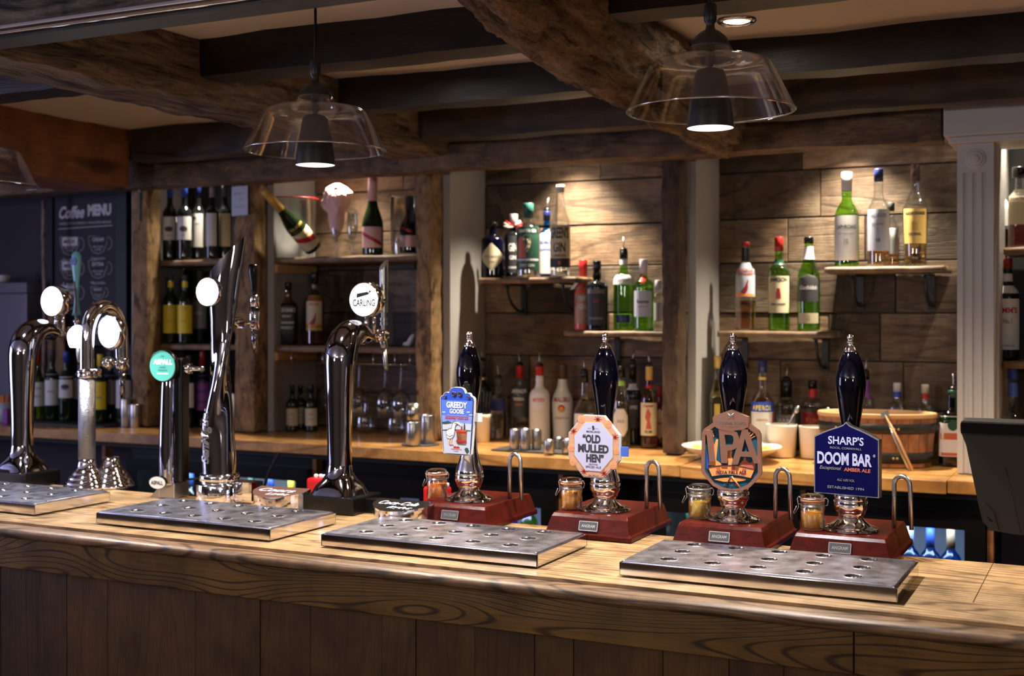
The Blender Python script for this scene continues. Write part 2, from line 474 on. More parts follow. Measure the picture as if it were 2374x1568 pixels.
class MB:
    def __init__(s):
        s.v, s.f, s.m, s.sm, s.tone = [], [], [], [], []
        s.t = 0.5

    def add(s, vs, fs, m=0, smooth=False, M=None):
        b = len(s.v)
        for p in vs:
            p = Vector(p)
            s.v.append(M @ p if M is not None else p)
            s.tone.append(s.t)
        for f in fs:
            s.f.append(tuple(b + i for i in f))
            s.m.append(m)
            s.sm.append(smooth)
        return s

    def box(s, x0, x1, y0, y1, z0, z1, m=0, M=None):
        vs = [(x, y, z) for z in (z0, z1) for y in (y0, y1) for x in (x0, x1)]
        return s.add(vs, [(0, 2, 3, 1), (4, 5, 7, 6), (0, 1, 5, 4), (2, 6, 7, 3), (0, 4, 6, 2), (1, 3, 7, 5)], m, False, M)

    def lathe(s, prof, n=32, m=0, M=None, smooth=True, sq=None, cap=True):
        vs, fs = [], []
        for r, z in prof:
            for k in range(n):
                a = 2 * pi * k / n
                q = r
                if sq:
                    q = r / ((abs(cos(a)) ** sq + abs(sin(a)) ** sq) ** (1 / sq))
                vs.append((q * cos(a), q * sin(a), z))
        for i in range(len(prof) - 1):
            for k in range(n):
                k2 = (k + 1) % n
                fs.append((i * n + k, i * n + k2, (i + 1) * n + k2, (i + 1) * n + k))
        if cap:
            if prof[0][0] > 1e-5:
                fs.append(tuple(reversed(range(n))))
            if prof[-1][0] > 1e-5:
                fs.append(tuple((len(prof) - 1) * n + k for k in range(n)))
        return s.add(vs, fs, m, smooth, M)

    def tube(s, pts, r, n=10, m=0, M=None, cap=True):
        pts = [Vector(p) for p in pts]
        rs = r if isinstance(r, (list, tuple)) else [r] * len(pts)
        vs, fs = [], []
        up = Vector((0, 0, 1))
        d0 = (pts[1] - pts[0]).normalized()
        if abs(d0.dot(up)) > 0.9:
            up = Vector((0, 1, 0)) if abs(d0.y) < 0.9 else Vector((1, 0, 0))
        u = d0.cross(up).normalized()
        for i, p in enumerate(pts):
            a = pts[max(0, i - 1)]
            b = pts[min(len(pts) - 1, i + 1)]
            d = (b - a).normalized()
            u = (u - d * u.dot(d)).normalized()
            w = d.cross(u)
            for k in range(n):
                an = 2 * pi * k / n
                vs.append(p + (u * cos(an) + w * sin(an)) * rs[i])
        for i in range(len(pts) - 1):
            for k in range(n):
                k2 = (k + 1) % n
                fs.append((i * n + k, i * n + k2, (i + 1) * n + k2, (i + 1) * n + k))
        if cap:
            fs.append(tuple(reversed(range(n))))
            fs.append(tuple((len(pts) - 1) * n + k for k in range(n)))
        return s.add(vs, fs, m, True, M)

    def prism(s, outer, y0, y1, m=0, holes=(), M=None, mside=None, back=True):
        """polygon in (x,z), from y0 (front, facing -y) to y1"""
        loops = [outer] + list(holes)
        pl = [[Vector((x, z, 0)) for x, z in l] for l in loops]
        tris = tessellate_polygon(pl)
        flat = [p for l in loops for p in l]
        n = len(flat)
        vs = [(x, y0, z) for x, z in flat] + [(x, y1, z) for x, z in flat]
        fr = []
        for t in tris:
            a, b, c = [flat[i] for i in t]
            ar = (b[0] - a[0]) * (c[1] - a[1]) - (b[1] - a[1]) * (c[0] - a[0])
            fr.append(tuple(t) if ar > 0 else tuple(reversed(t)))
        s.add(vs, fr + ([tuple(n + i for i in reversed(t)) for t in fr] if back else []), m, False, M)
        sd = []
        b = 0
        for l in loops:
            k = len(l)
            area = sum(l[i][0] * l[(i + 1) % k][1] - l[(i + 1) % k][0] * l[i][1] for i in range(k))
            for i in range(k):
                j = (i + 1) % k
                q = (b + i, b + j, n + b + j, n + b + i)
                if (area > 0) != (l is loops[0]):
                    q = tuple(reversed(q))
                if l is not loops[0]:
                    pass
                sd.append(tuple(reversed(q)))
            b += k
        return s.add(vs, sd, m if mside is None else mside, False, M)

    def text(s, txt, h, x, z, y=0.0, m=1, sx=1.0, bold=0.0, shear=0.0, width=None, M=None, fn=None, depth=0.0, rot=0.0):
        """h = capital height in metres; width = total width wanted"""
        vs, fs = text_geo(txt, bold, shear)
        if not vs:
            return s
        k = h / 0.70
        w = max(v[0] for v in vs) - min(v[0] for v in vs)
        kx = k * sx if width is None else width / w
        out = []
        for a, b in vs:
            px, pz = a * kx, b * k
            if rot:
                px, pz = px * cos(rot) - pz * sin(rot), px * sin(rot) + pz * cos(rot)
            px += x
            pz += z
            out.append(fn(px, pz) if fn else (px, y, pz))
        if depth and not fn:
            n = len(out)
            b2 = [(p[0], p[1] + depth, p[2]) for p in out]
            cnt = {}
            for f in fs:
                for i in range(len(f)):
                    e = (f[i], f[(i + 1) % len(f)])
                    cnt[e] = 1
            side = [(a, b, b + n, a + n) for (a, b) in cnt if (b, a) not in cnt]
            return s.add(out + b2, [tuple(f) for f in fs] + [tuple(reversed(q)) for q in side], m, False, M)
        return s.add(out, fs, m, False, M)

    def build(s, name, mats, parent=None, bevel=0.0, segs=2, smooth_all=None, subsurf=0, loc=None, rz=None):
        me = bpy.data.meshes.new(name)
        me.from_pydata(s.v, [], s.f)
        if not isinstance(mats, (list, tuple)):
            mats = [mats]
        for mt in mats:
            me.materials.append(mt)
        me.polygons.foreach_set('material_index', s.m)
        me.polygons.foreach_set('use_smooth', s.sm if smooth_all is None else [smooth_all] * len(s.f))
        if len(set(s.tone)) > 1:
            at_ = me.attributes.new('tone', 'FLOAT', 'POINT')
            at_.data.foreach_set('value', s.tone)
        me.update()
        o = bpy.data.objects.new(name, me)
        COL.objects.link(o)
        if parent is not None:
            o.parent = parent
        if loc is not None:
            o.location = loc
        if rz is not None:
            o.rotation_euler = (0, 0, rz)
        if bevel:
            b = o.modifiers.new('bevel', 'BEVEL')
            b.width = bevel
            b.segments = segs
            b.limit_method = 'ANGLE'
            b.angle_limit = radians(40)
        if subsurf:
            q = o.modifiers.new('sub', 'SUBSURF')
            q.levels = q.render_levels = subsurf
        return o


def smooth_angle(o):
    """mark sharp edges over 40 degrees on a smooth-shaded mesh"""
    bm = bmesh.new()
    bm.from_mesh(o.data)
    for e in bm.edges:
        if len(e.link_faces) == 2 and e.calc_face_angle(0) > radians(38):
            e.smooth = False
    bm.to_mesh(o.data)
    bm.free()
    return o


def tag(o, label, cat, group=None, kind=None):
    o['label'] = label
    if kind != 'structure' or cat:
        if cat:
            o['category'] = cat
    if group:
        o['group'] = group
    if kind:
        o['kind'] = kind
    return o


def thing(name, label, cat, loc=(0, 0, 0), rz=0.0, group=None, kind=None):
    o = bpy.data.objects.new(name, None)
    o.empty_display_size = 0.05
    COL.objects.link(o)
    o.location = loc
    o.rotation_euler = (0, 0, rz)
    return tag(o, label, cat, group, kind)


def struct(o, label):
    o['kind'] = 'structure'
    o['label'] = label
    return o


def circle(r, n, cx=0, cz=0, a0=0.0, sx=1.0):
    return [(cx + sx * r * cos(a0 + 2 * pi * k / n), cz + r * sin(a0 + 2 * pi * k / n)) for k in range(n)]


def rot_face(X, Y, f=1.0):
    return atan2(-X, Y) * f

# ================================================================== THE SETTING
def rough_box(mb, b, seg, amp=0.008, freq=5.0, m=0, seed=0.0, rnd=0.012):
    """subdivided box whose faces wander, corners worn round"""
    x0, x1, y0, y1, z0, z1 = b
    L = (x1 - x0, y1 - y0, z1 - z0)
    nx, ny, nz = seg
    idx, vs, fs = {}, [], []

    def vert(i, j, k):
        if (i, j, k) in idx:
            return idx[(i, j, k)]
        p = Vector((x0 + L[0] * i / nx, y0 + L[1] * j / ny, z0 + L[2] * k / nz))
        c = Vector(((x0 + x1) / 2, (y0 + y1) / 2, (z0 + z1) / 2))
        q = p * freq + Vector((seed, seed * .7, -seed))
        d = noise.noise_vector(q) * amp + noise.noise_vector(q * 3.1) * amp * 0.45
        e = sum([i in (0, nx), j in (0, ny), k in (0, nz)])
        if e >= 2:
            s = Vector((1 if i == nx else -1 if i == 0 else 0, 1 if j == ny else -1 if j == 0 else 0, 1 if k == nz else -1 if k == 0 else 0))
            d -= s * rnd * (0.6 + 0.8 * abs(noise.noise(q * 2)))
        idx[(i, j, k)] = len(vs)
        vs.append(p + d)
        return idx[(i, j, k)]

    for i in range(nx):
        for j in range(ny):
            fs.append((vert(i, j, 0), vert(i, j + 1, 0), vert(i + 1, j + 1, 0), vert(i + 1, j, 0)))
            fs.append((vert(i, j, nz), vert(i + 1, j, nz), vert(i + 1, j + 1, nz), vert(i, j + 1, nz)))
    for i in range(nx):
        for k in range(nz):
            fs.append((vert(i, 0, k), vert(i + 1, 0, k), vert(i + 1, 0, k + 1), vert(i, 0, k + 1)))
            fs.append((vert(i, ny, k), vert(i, ny, k + 1), vert(i + 1, ny, k + 1), vert(i + 1, ny, k)))
    for j in range(ny):
        for k in range(nz):
            fs.append((vert(0, j, k), vert(0, j, k + 1), vert(0, j + 1, k + 1), vert(0, j + 1, k)))
            fs.append((vert(nx, j, k), vert(nx, j + 1, k), vert(nx, j + 1, k + 1), vert(nx, j, k + 1)))
    mb.add(vs, fs, m, True)
    return mb


def beam(name, b, seg, mat, label, amp=0.006, freq=4.0, seed=0.0, rnd=0.01):
    return struct(smooth_angle(rough_box(MB(), b, seg, amp, freq, seed=seed, rnd=rnd).build(name, mat)), label)


ZB = 1.10      # both worktops
ZC = 2.27      # plaster
YW = 4.25      # face of the wall cladding
YP = 3.87      # front of the posts
YF = 3.65      # front of the back counter

struct(MB().box(-6.5, 3.0, -4.0, 4.5, -0.1, 0.0).build('floor', M_floor), 'dark boarded pub floor')
cm = MB()
nx, ny = 60, 56
vs = [(-6.5 + 9.5 * i / nx, -4 + 8.4 * j / ny, ZC + 0.012 * noise.noise(Vector((i * .5, j * .5, 0)))) for j in range(ny + 1) for i in range(nx + 1)]
cm.add(vs, [(j * (nx + 1) + i, (j + 1) * (nx + 1) + i, (j + 1) * (nx + 1) + i + 1, j * (nx + 1) + i + 1) for j in range(ny) for i in range(nx)], 0, True)
cm.box(-6.5, 3.0, -4.0, 4.5, ZC + 0.05, ZC + 0.1)
struct(cm.build('ceiling', M_plaster), 'uneven off-white plaster between dark joists')
struct(MB().box(-6.5, 3.0, YW + 0.03, YW + 0.13, 0, ZC + 0.05).build('wall_back', M_darkwall), 'dark plum painted wall behind the bar')
struct(MB().box(-6.5, 3.0, -4.1, -4.0, 0, ZC + 0.05).build('wall_front', M_roomwall), 'pub room wall')
struct(MB().box(3.0, 3.1, -4.0, 4.5, 0, ZC + 0.05).build('wall_right', M_roomwall), 'pub side wall')
wl = MB()
wl.box(-6.6, -6.5, -4.0, 0.2, 0, ZC + .05).box(-6.6, -6.5, 1.8, 4.5, 0, ZC + .05).box(-6.6, -6.5, 0.2, 1.8, 0, 0.85).box(-6.6, -6.5, 0.2, 1.8, 2.1, ZC + .05)
struct(wl.build('wall_left', M_roomwall), 'pub side wall with the added window')
wf = MB()
for y in (0.2, 0.98, 1.74):
    wf.box(-6.56, -6.5, y, y + 0.06, 0.85, 2.1)
for z in (0.85, 1.45, 2.04):
    wf.box(-6.56, -6.5, 0.2, 1.8, z, z + 0.06)
struct(wf.build('added_window_1', M_white), 'unseen white framed sash window added for the cool light')  # out of view, put in as a reason for the cool light at left

# ---- beams
beam('ceiling_beam', (-6.4, 2.9, 1.60, 1.66, 2.075, 2.29), (260, 4, 8), [M_oakx], 'rough dark beam above the customers side of the bar', 0.006, 9, 1, .005)
struct(MB().box(-6.4, 2.9, 1.602, 1.668, 2.066, 2.085).build('trim_1', M_joist), 'black painted board under the near beam')
struct(MB().tube([(-6.4, 1.588, 2.078), (2.9, 1.588, 2.078)], 0.009, 12).build('trim_2', M_chrome), 'chrome rail fixed along the near beam')
beam('ceiling_beam', (-2.34, -2.12, 1.68, 3.84, 2.116, 2.30), (10, 110, 8), [M_oak], 'heavy hewn oak beam crossing from the bar to the back bar', 0.014, 5, 3, .018)
beam('ceiling_beam', (-2.13, -1.06, 2.49, 2.61, 2.17, 2.30), (60, 3, 3), [M_joist], 'black painted joist behind the middle pendant lamp', 0.004, 4, 5, .006)
beam('ceiling_beam', (-1.14, 2.9, 2.49, 2.61, 2.212, 2.31), (100, 3, 3), [M_joist], 'black painted joist behind the right pendant lamp', 0.004, 4, 15, .006)
beam('ceiling_beam', (-6.4, -2.33, 2.45, 2.57, 2.17, 2.30), (80, 3, 3), [M_joist], 'black painted joist left of the hewn beam', 0.004, 4, 6, .006)
beam('ceiling_beam', (-2.13, 2.9, 3.11, 3.22, 2.17, 2.30), (120, 3, 3), [M_joist], 'glossy black joist over the back counter', 0.004, 4, 7, .006)
beam('ceiling_beam', (-3.40, 2.9, 3.60, 3.70, 2.145, 2.30), (120, 3, 4), [M_joistb], 'brown joist in front of the lintel', 0.005, 4, 8, .006)
beam('ceiling_beam', (-3.74, -3.405, 1.72, 3.62, 2.045, 2.29), (8, 70, 6), [M_orange], 'orange brown varnished beam at the far left', 0.006, 3, 9, .01)
xr = XA(2187, 3.76)
beam('lintel_beam', (-6.4, xr - .005, 3.80, 3.92, 2.07, 2.19), (170, 3, 4), [M_lintel], 'old timber lintel across the back bar bays', 0.007, 4, 10, .008)
beam('lintel_beam', (-6.4, xr - .005, 3.76, 3.90, 2.185, 2.25), (150, 3, 3), [M_joistb], 'dark timber plate resting above the lintel', 0.005, 4, 12, .006)

# ---- gnarled brace
tm = MB()
path = [(-1.10, 1.72, 2.36, .15), (-1.12, 2.10, 2.335, .15), (-1.13, 2.45, 2.285, .148), (-1.12, 2.72, 2.245, .135), (-1.10, 2.95, 2.215, .118), (-1.10, 3.25, 2.20, .112),
        (-1.12, 3.55, 2.175, .105), (-1.14, 3.86, 2.15, .09)]
path = chaikin(path, 3)
# resample evenly
pp = [Vector(p[:3]) for p in path]
rr = [p[3] for p in path]
NL, NK = 190, 72
cum = [0]
for a, b in zip(pp[:-1], pp[1:]):
    cum.append(cum[-1] + (b - a).length)
vs, fs = [], []
for i in range(NL + 1):
    t = cum[-1] * i / NL
    j = max(k for k in range(len(cum)) if cum[k] <= t + 1e-9)
    j = min(j, len(pp) - 2)
    u = (t - cum[j]) / max(1e-9, cum[j + 1] - cum[j])
    p = pp[j].lerp(pp[j + 1], u)
    r = rr[j] * (1 - u) + rr[j + 1] * u
    for k in range(NK):
        a = 2 * pi * k / NK
        q = Vector((cos(a), 0, sin(a)))
        s_ = Vector((p.x * 3 + q.x * 1.1, p.y * 3.2, p.z * 3 + q.z * 1.1))
        big = noise.noise(s_ * 1.0) * 0.16 + noise.noise(s_ * 2.4) * 0.10
        ridg = (1 - abs(noise.noise(Vector((q.x * 3.2, p.y * 1.6, q.z * 3.2)) * 1.3))) ** 6
        fine = noise.fractal(s_ * 9, 0.8, 2.1, 5) * 0.045
        rad = r * (1 + big + fine - ridg * 0.20)
        vs.append(p + q * rad)
for i in range(NL):
    for k in range(NK):
        k2 = (k + 1) % NK
        fs.append((i * NK + k, (i + 1) * NK + k, (i + 1) * NK + k2, i * NK + k2))
fs.append(tuple(reversed(range(NK))))
fs.append(tuple(NL * NK + k for k in range(NK)))
struct(tm.add(vs, fs, 0, True).build('ceiling_beam', M_trunk), 'gnarled crooked oak branch beam between the two pendants')

# ---- posts
BX0 = -3.70
posts = [(303, 341, 'leftmost rough timber post beside the coffee menu'), (541, 590, 'timber post between the wine shelves and the champagne shelves'),
         (961, 1001, 'scarred timber post right of the champagne shelves'), (1531, 1575, 'dark timber post between the two plank bays')]
PX = []
for i, (a, b, lb) in enumerate(posts):
    x0, x1 = XA(a, YP), XA(b, YP)
    PX.append((x0, x1))
    beam('timber_post', (x0, x1, YP, YP + .09, ZB + 0.002, 2.08), (5, 4, 70), [M_postdark if i == 3 else M_post], lb, 0.005, 8, 20 + i, .006)
for i, (x0, x1) in enumerate(PX):
    if i == 0:
        x1 = BX0 - .022
    o = MB().box(x1 + .001, x1 + .022, YP + .085, YW, ZB + .002, 2.2).box(x1 + .001, x1 + .03, YP + .082, YP + .10, ZB + .002, 2.2)
    struct(o.build('trim_%d' % (3 + i), M_reveal), 'white painted side of the bay')
# back of bays behind posts, left sides of posts
# ---- reclaimed planks
pk = MB()
rows = [1.10, 1.245, 1.407, 1.568, 1.742, 1.895, 2.058, 2.21, 2.26]
rnd = random.Random(5)
for (xa, xb) in [(PX[1][1] + .02, PX[2][0] + .03), (PX[2][1] + .02, PX[3][0] + .03), (PX[3][1] + .02, xr + .06)]:
    for z0, z1 in zip(rows[:-1], rows[1:]):
        x = xa
        while x < xb - 0.01:
            w = rnd.uniform(0.16, 0.52)
            x1 = min(xb, x + w)
            if xb - x1 < .1:
                x1 = xb
            pk.t = rnd.random()
            yo = rnd.uniform(0, .008)
            g_ = .0016
            pk.box(x + g_, x1 - g_, YW - .012 + yo, YW + .03, z0 + .0022 + rnd.uniform(0, .002), z1 - .0022)
            x = x1
    pk.t = .0
struct(pk.build('wall_cladding', M_plank, bevel=.0015, segs=1), 'reclaimed timber planks lining the back bar bays')
struct(MB().box(BX0 - .02, 1.6, YW + .0, YW + .029, ZB, 2.26).build('wall_shade_lining', M_blackm), 'dark lining behind the planks, standing in for shade in the wine bay')  # its black also stands in for the shadow at the back of the wine bay

# ---- white header and fluted pilaster on the right
hd = MB()
zt, zb = ZA(2187, 205, 3.76), ZA(2187, 317, 3.76)
hd.box(xr, 1.6, 3.76, 3.98, zb, zt)
hd.box(xr + .012, 1.6, 3.775, 3.98, zb - .02, zb)
struct(hd.build('trim_8', M_white, bevel=.004), 'white painted boxed header over the right hand bay')
px0, px1 = XA(2219, 3.80), XA(2304, 3.80)
pl = MB()
w = px1 - px0
out = [(0, 0)]
xs = []
nfl = 3
pr = [(0.0, 0.0)]
m0, fw = w * 0.16, w * 0.165
gap = (w - 2 * m0 - nfl * fw) / (nfl - 1)
for k in range(nfl):
    a = m0 + k * (fw + gap)
    for q in range(9):
        an = pi * q / 8
        pr.append((a + fw / 2 - fw / 2 * cos(an), 0.007 * sin(an)))
pr += [(w, 0), (w, .11), (0, .11)]
ztop, zf0 = 2.062, ZA(2260, 400, 3.8)
vs = []
for z in (ZB + .003, zf0):
    vs += [(px0 + a, 3.80 + b, z) for a, b in pr]
n = len(pr)
fs = [(i, (i + 1) % n, n + (i + 1) % n, n + i) for i in range(n)]
pl.add(vs, fs)
pl.box(px0, px1, 3.80, 3.91, zf0, ztop)
for r_, d_ in ((.030, .004), (.022, .007), (.012, .010)):
    pl.lathe([(r_, 0), (r_, .003), (r_ - .004, .004), (0.0001, .004)], 28, M=Matrix.Translation(((px0 + px1) / 2, 3.80 - d_ + .006, ZA(2255, 368, 3.8))) @ Matrix.Rotation(pi / 2, 4, 'X'))
struct(pl.build('pilaster_column', M_white), 'white fluted pilaster right of the plank bays')
struct(MB().box(px1 - .01, px1 + .006, 3.9, YW, ZB + .003, 2.1).build('trim_9', M_white), 'white side board behind the pilaster')

# ---- back counter
bc = thing('back_counter', 'long pale beech worktop of the back bar in three lengths', 'counter', ((-1.5), YF, 0))


def local(o, p):
    o.location = -Vector(p.location)
    return o


xs = [-6.4, XA(1577, YF), XA(2195, YF), 1.6]
th = 0.038
for i, dz in enumerate((0.0, -.002, .0005)):
    o = MB().box(xs[i] + .001, xs[i + 1] - .001, YF - (0 if i != 1 else .004), YW, ZB - th + dz, ZB + dz).build('worktop', M_counter, bc, bevel=.003)
    local(o, bc)
o = MB().box(-6.4, 1.6, YF + .06, YF + .08, ZB - .061, ZB - th - .004).build('apron_rail', M_blackm, bc)
local(o, bc)
for p_, lb in ((240, 'brown upright under the back counter behind the knurled font'), (729, 'brown upright under the back counter left of the swan neck column'),
               (1300, 'brown upright under the back counter left of the octagonal clip'), (1861, 'brown upright under the back counter near the copper clip'), (2296, 'brown upright under the back counter below the till')):
    x = XA(p_, 3.72)
    tag(MB().box(x - .008, x + .008, 3.72, 3.76, 0, ZB - th - .005).build('counter_upright', M_orange), lb, 'upright', 'uprights under the back counter')

# ---- under counter bottle coolers
cool_specs = [(292, 714, 'wide black bottle cooler under the counter behind the tall chrome fonts', 0.955, (.10, .9, 1.0)),
              (744, 1289, 'long black bottle cooler behind the first hand pump', 0.925, (.4, .45, 1.0)),
              (1506, 1850, 'black bottle cooler with green bottles behind the second hand pump', 0.945, (.7, .9, 1.0)),
              (1872, 2284, 'black bottle cooler with glass door below the ice bucket', 0.955, (.35, .55, 1.0))]
for ci, (a, b, lb, zt_, tint) in enumerate(cool_specs):
    x0, x1 = XA(a, 3.70), XA(b, 3.70)
    t_ = thing('bottle_cooler', lb, 'cooler', ((x0 + x1) / 2, 3.95, 0), group='under counter coolers')
    hw = (x1 - x0) / 2
    mb = MB()
    mb.box(-hw, hw, -.22, .28, .04, .12).box(-hw, hw, -.22, .28, zt_ + .03, 1.035).box(-hw, -hw + .03, -.22, .28, .12, zt_ + .03)
    mb.box(hw - .03, hw, -.22, .28, .12, zt_ + .03)
    mb.box(-hw, hw, .25, .28, .12, zt_ + .03, m=1)
    mb.build('body', [M_cooler, g['white']], t_, bevel=.002)
    nd = 2 if hw > .4 else 1
    for d in range(nd):
        u0 = -hw + d * 2 * hw / nd
        u1 = u0 + 2 * hw / nd
        fr = .055
        mb = MB()
        mb.prism([(u0, .10), (u1, .10), (u1, 1.0), (u0, 1.0)], -.25, -.222, holes=[[(u0 + fr, .16), (u0 + fr, zt_), (u1 - fr, zt_), (u1 - fr, .16)]])
        dr = mb.build('door', M_cooler, t_, bevel=.002)
        MB().box(u0 + fr - .01, u1 - fr + .01, -.238, -.232, .15, zt_ + .01).build('pane', M_clear, dr)
        MB().tube([(u0 + .02, -.262, .25), (u0 + .02, -.262, .8)], .006).build('handle', M_steel, dr)
    MB().box(-hw + .05, hw - .05, -.205, -.19, zt_ + .0, zt_ + .012).build('light_strip', M_led, t_)
    MB().box(-hw + .031, hw - .031, -.18, .24, .67, .68).build('shelf', M_steel, t_)
    L = lamp('AREA', ((x0 + x1) / 2, 3.80, zt_ + .015), 3.0 * hw / .4, tint if ci else (.6, .8, 1.0), size=(1.6 * hw, .05), target=((x0 + x1) / 2, 3.9, 0))

# ---- the bar itself
bar = thing('bar_counter', 'long ash topped bar with oak panelled front and rounded nosing', 'bar', (-1.5, 2.2, 0))
X0, X1 = -5.0, 1.3


def bpart(mb, name, mat, **k):
    return local(mb.build(name, mat, bar, **k), bar)


seam = XA(2280, 2.3)
mb = MB()
mb.t = .5
mb.box(X0, seam - .0008, 2.0, 2.24, ZB - .03, ZB)
mb.t = .52
mb.box(X0, seam - .0008, 2.2402, 2.48, ZB - .03, ZB)
mb.t = .9
mb.box(seam + .0008, X1, 2.13, 2.48, ZB - .03, ZB)
mb.t = .51
mb.box(seam - .0008, X1, 2.0, 2.1298, ZB - .03, ZB)
bpart(mb, 'worktop', M_bar)
# nosing profile in (y,z)
pr = [(2.0, ZB - .006), (1.966, ZB - .0062), (1.960, ZB - .0075), (1.955, ZB - .0115), (1.9535, ZB - .017), (1.955, ZB - .0225), (1.96, ZB - .0265), (1.968, ZB - .028), (2.0, ZB - .028)]
vs = [(x, y, z) for x in (X0, X1) for y, z in pr]
n = len(pr)
mb = MB().add(vs, [(i, i + 1, n + i + 1, n + i) for i in range(n - 1)], 0, True)
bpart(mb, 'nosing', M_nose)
xf = XA(1980, 1.975)
mb = MB()
mb.t = .2
mb.box(X0, xf - .001, 1.972, 2.0, 1.003, ZB - .0281)
mb.t = .8
mb.box(xf + .001, X1, 1.972, 2.0, 1.003, ZB - .0281)
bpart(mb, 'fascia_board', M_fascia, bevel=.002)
mb = MB()
lines = [-260, -120, 0, 94, 156, 250, 454, 604, 720, 886, 965, 1101, 1240, 1330, 1537, 1690, 1817, 2050, 2200, 2374, 2700]
rr_ = random.Random(3)
xs_ = [X0] + [XA(p_, 1.99) for p_ in lines] + [X1]
for a, b in zip(xs_[:-1], xs_[1:]):
    mb.t = rr_.random()
    mb.box(a + .0007, b - .0007, 1.988 + rr_.uniform(0, .002), 2.02, 0.12, 1.003)
mb.t = .4
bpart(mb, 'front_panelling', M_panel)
bpart(MB().box(X0, X1, 1.98, 2.02, 0, .12), 'plinth', M_panel)
bpart(MB().box(X0, X1, 2.02, 2.05, 0.12, ZB - .031).box(X0, X1, 2.36, 2.40, 0, ZB - .031), 'carcass', M_blackm)

# ---- ceiling downlight by the right pendant and its siblings along the joist bay
for k, (x, y, lb) in enumerate([(-0.823, 2.887, 'small recessed spotlight glowing beside the right pendant'),
                                (-1.75, 2.86, 'recessed ceiling spotlight between the hewn beam and the gnarled one'), (.35, 2.88, 'recessed ceiling spotlight right of the bar')]):
    t_ = thing('ceiling_spotlight', lb, 'spotlight', (x, y, ZC), group='recessed ceiling spotlights')
    MB().lathe([(.047, 0.004), (.047, -.006), (.040, -.010), (.033, -.006), (.031, .010)], 40, cap=False).build('bezel', M_chrome, t_)
    MB().lathe([(.031, -.004), (.0001, -.005)], 32, cap=False).build('bulb', M_spot, t_)
    lamp('SPOT', (x, y, ZC - .012), 85, (1.0, .78, .54), radius=.02, angle=115, blend=.7, target=(x, y + .05, 0))

# ================================================================== ON THE BAR
def copy_tree(o, parent=None):
    c = o.copy()
    COL.objects.link(c)
    c.parent = parent
    for ch in list(o.children):
        copy_tree(ch, c)
    return c


# ---- drip trays
def rrect(x0, x1, z0, z1, r, n=5):
    out = []
    for cx_, cz_, a0 in ((x1 - r, z1 - r, 0), (x0 + r, z1 - r, pi / 2), (x0 + r, z0 + r, pi), (x1 - r, z0 + r, 3 * pi / 2)):
        for k in range(n + 1):
            a = a0 + pi / 2 * k / n
            out.append((cx_ + r * cos(a), cz_ + r * sin(a)))
    return out


FL = Matrix.Rotation(-pi / 2, 4, 'X')   # (x, y, z) -> (x, z, -y): a polygon in x,z laid flat


def make_tray():
    W, D, H = .478, .235, .027
    t_ = thing('drip_tray', '', 'drip tray')
    mb = MB()
    w, d = W / 2, D / 2
    mb.prism([(-w, -d), (w, -d), (w, d), (-w, d)], -H, -.002, holes=[[(-w + .004, -d + .004), (-w + .004, d - .004), (w - .004, d - .004), (w - .004, -d + .004)]], M=FL @ Matrix.Rotation(pi, 4, 'X') if False else None)
    # build flat directly instead: walls
    mb = MB()
    for a in ((-w, w, -d, -d + .003), (-w, w, d - .003, d), (-w, -w + .003, -d, d), (w - .003, w, -d, d)):
        mb.box(a[0], a[1], a[2], a[3], .003, H - .0008)
    mb.box(-w, w, -d, d, .003, .005)
    mb.build('tray_body', M_trayside, t_, bevel=.0007)
    # perforated lid
    cols = [-w + .075 + .081 * i for i in range(5)]
    rws = [-d + .05, -d + .128, -d + .203]
    outer = rrect(-w + .005, w - .005, -d + .005, d - .005, .004, 3)
    holes = []
    for c_ in cols:
        for r_ in rws:
            holes.append(list(reversed(circle(.0185, 20, c_, r_))))
    pl = [[Vector((x, y, 0)) for x, y in l] for l in [outer] + holes]
    tris = tessellate_polygon(pl)
    flat = [p for l in [outer] + holes for p in l]
    fs = []
    for t in tris:
        a, b, c = [flat[i] for i in t]
        ar = (b[0] - a[0]) * (c[1] - a[1]) - (b[1] - a[1]) * (c[0] - a[0])
        fs.append(tuple(t) if ar > 0 else tuple(reversed(t)))
    zt_ = H + .0022
    mb = MB().add([(x, y, zt_) for x, y in flat], fs)
    n = len(outer)
    o2 = rrect(-w + .0038, w - .0038, -d + .0038, d - .0038, .004, 3)
    mb.add([(x, y, zt_) for x, y in outer] + [(x, y, zt_ - .0012) for x, y in o2] + [(x, y, H - .003) for x, y in o2],
           [(i, n + i, n + (i + 1) % n, (i + 1) % n) for i in range(n)] + [(n + i, 2 * n + i, 2 * n + (i + 1) % n, n + (i + 1) % n) for i in range(n)], 0, True)
    for c_ in cols:
        for r_ in rws:
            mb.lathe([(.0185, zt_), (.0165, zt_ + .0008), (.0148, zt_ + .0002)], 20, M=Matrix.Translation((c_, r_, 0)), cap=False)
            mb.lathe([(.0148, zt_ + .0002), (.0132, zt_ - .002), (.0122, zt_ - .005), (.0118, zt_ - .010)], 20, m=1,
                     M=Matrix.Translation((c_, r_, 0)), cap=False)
    mb.build('tray_lid', [M_traytop, M_trayshade], t_)
    for x in (-w + .03, w - .03):
        for y in (-d + .03, d - .03):
            MB().lathe([(.008, 0), (.008, .0035)], 12).build('foot', M_blackm, t_, loc=(x, y, 0))
    return t_


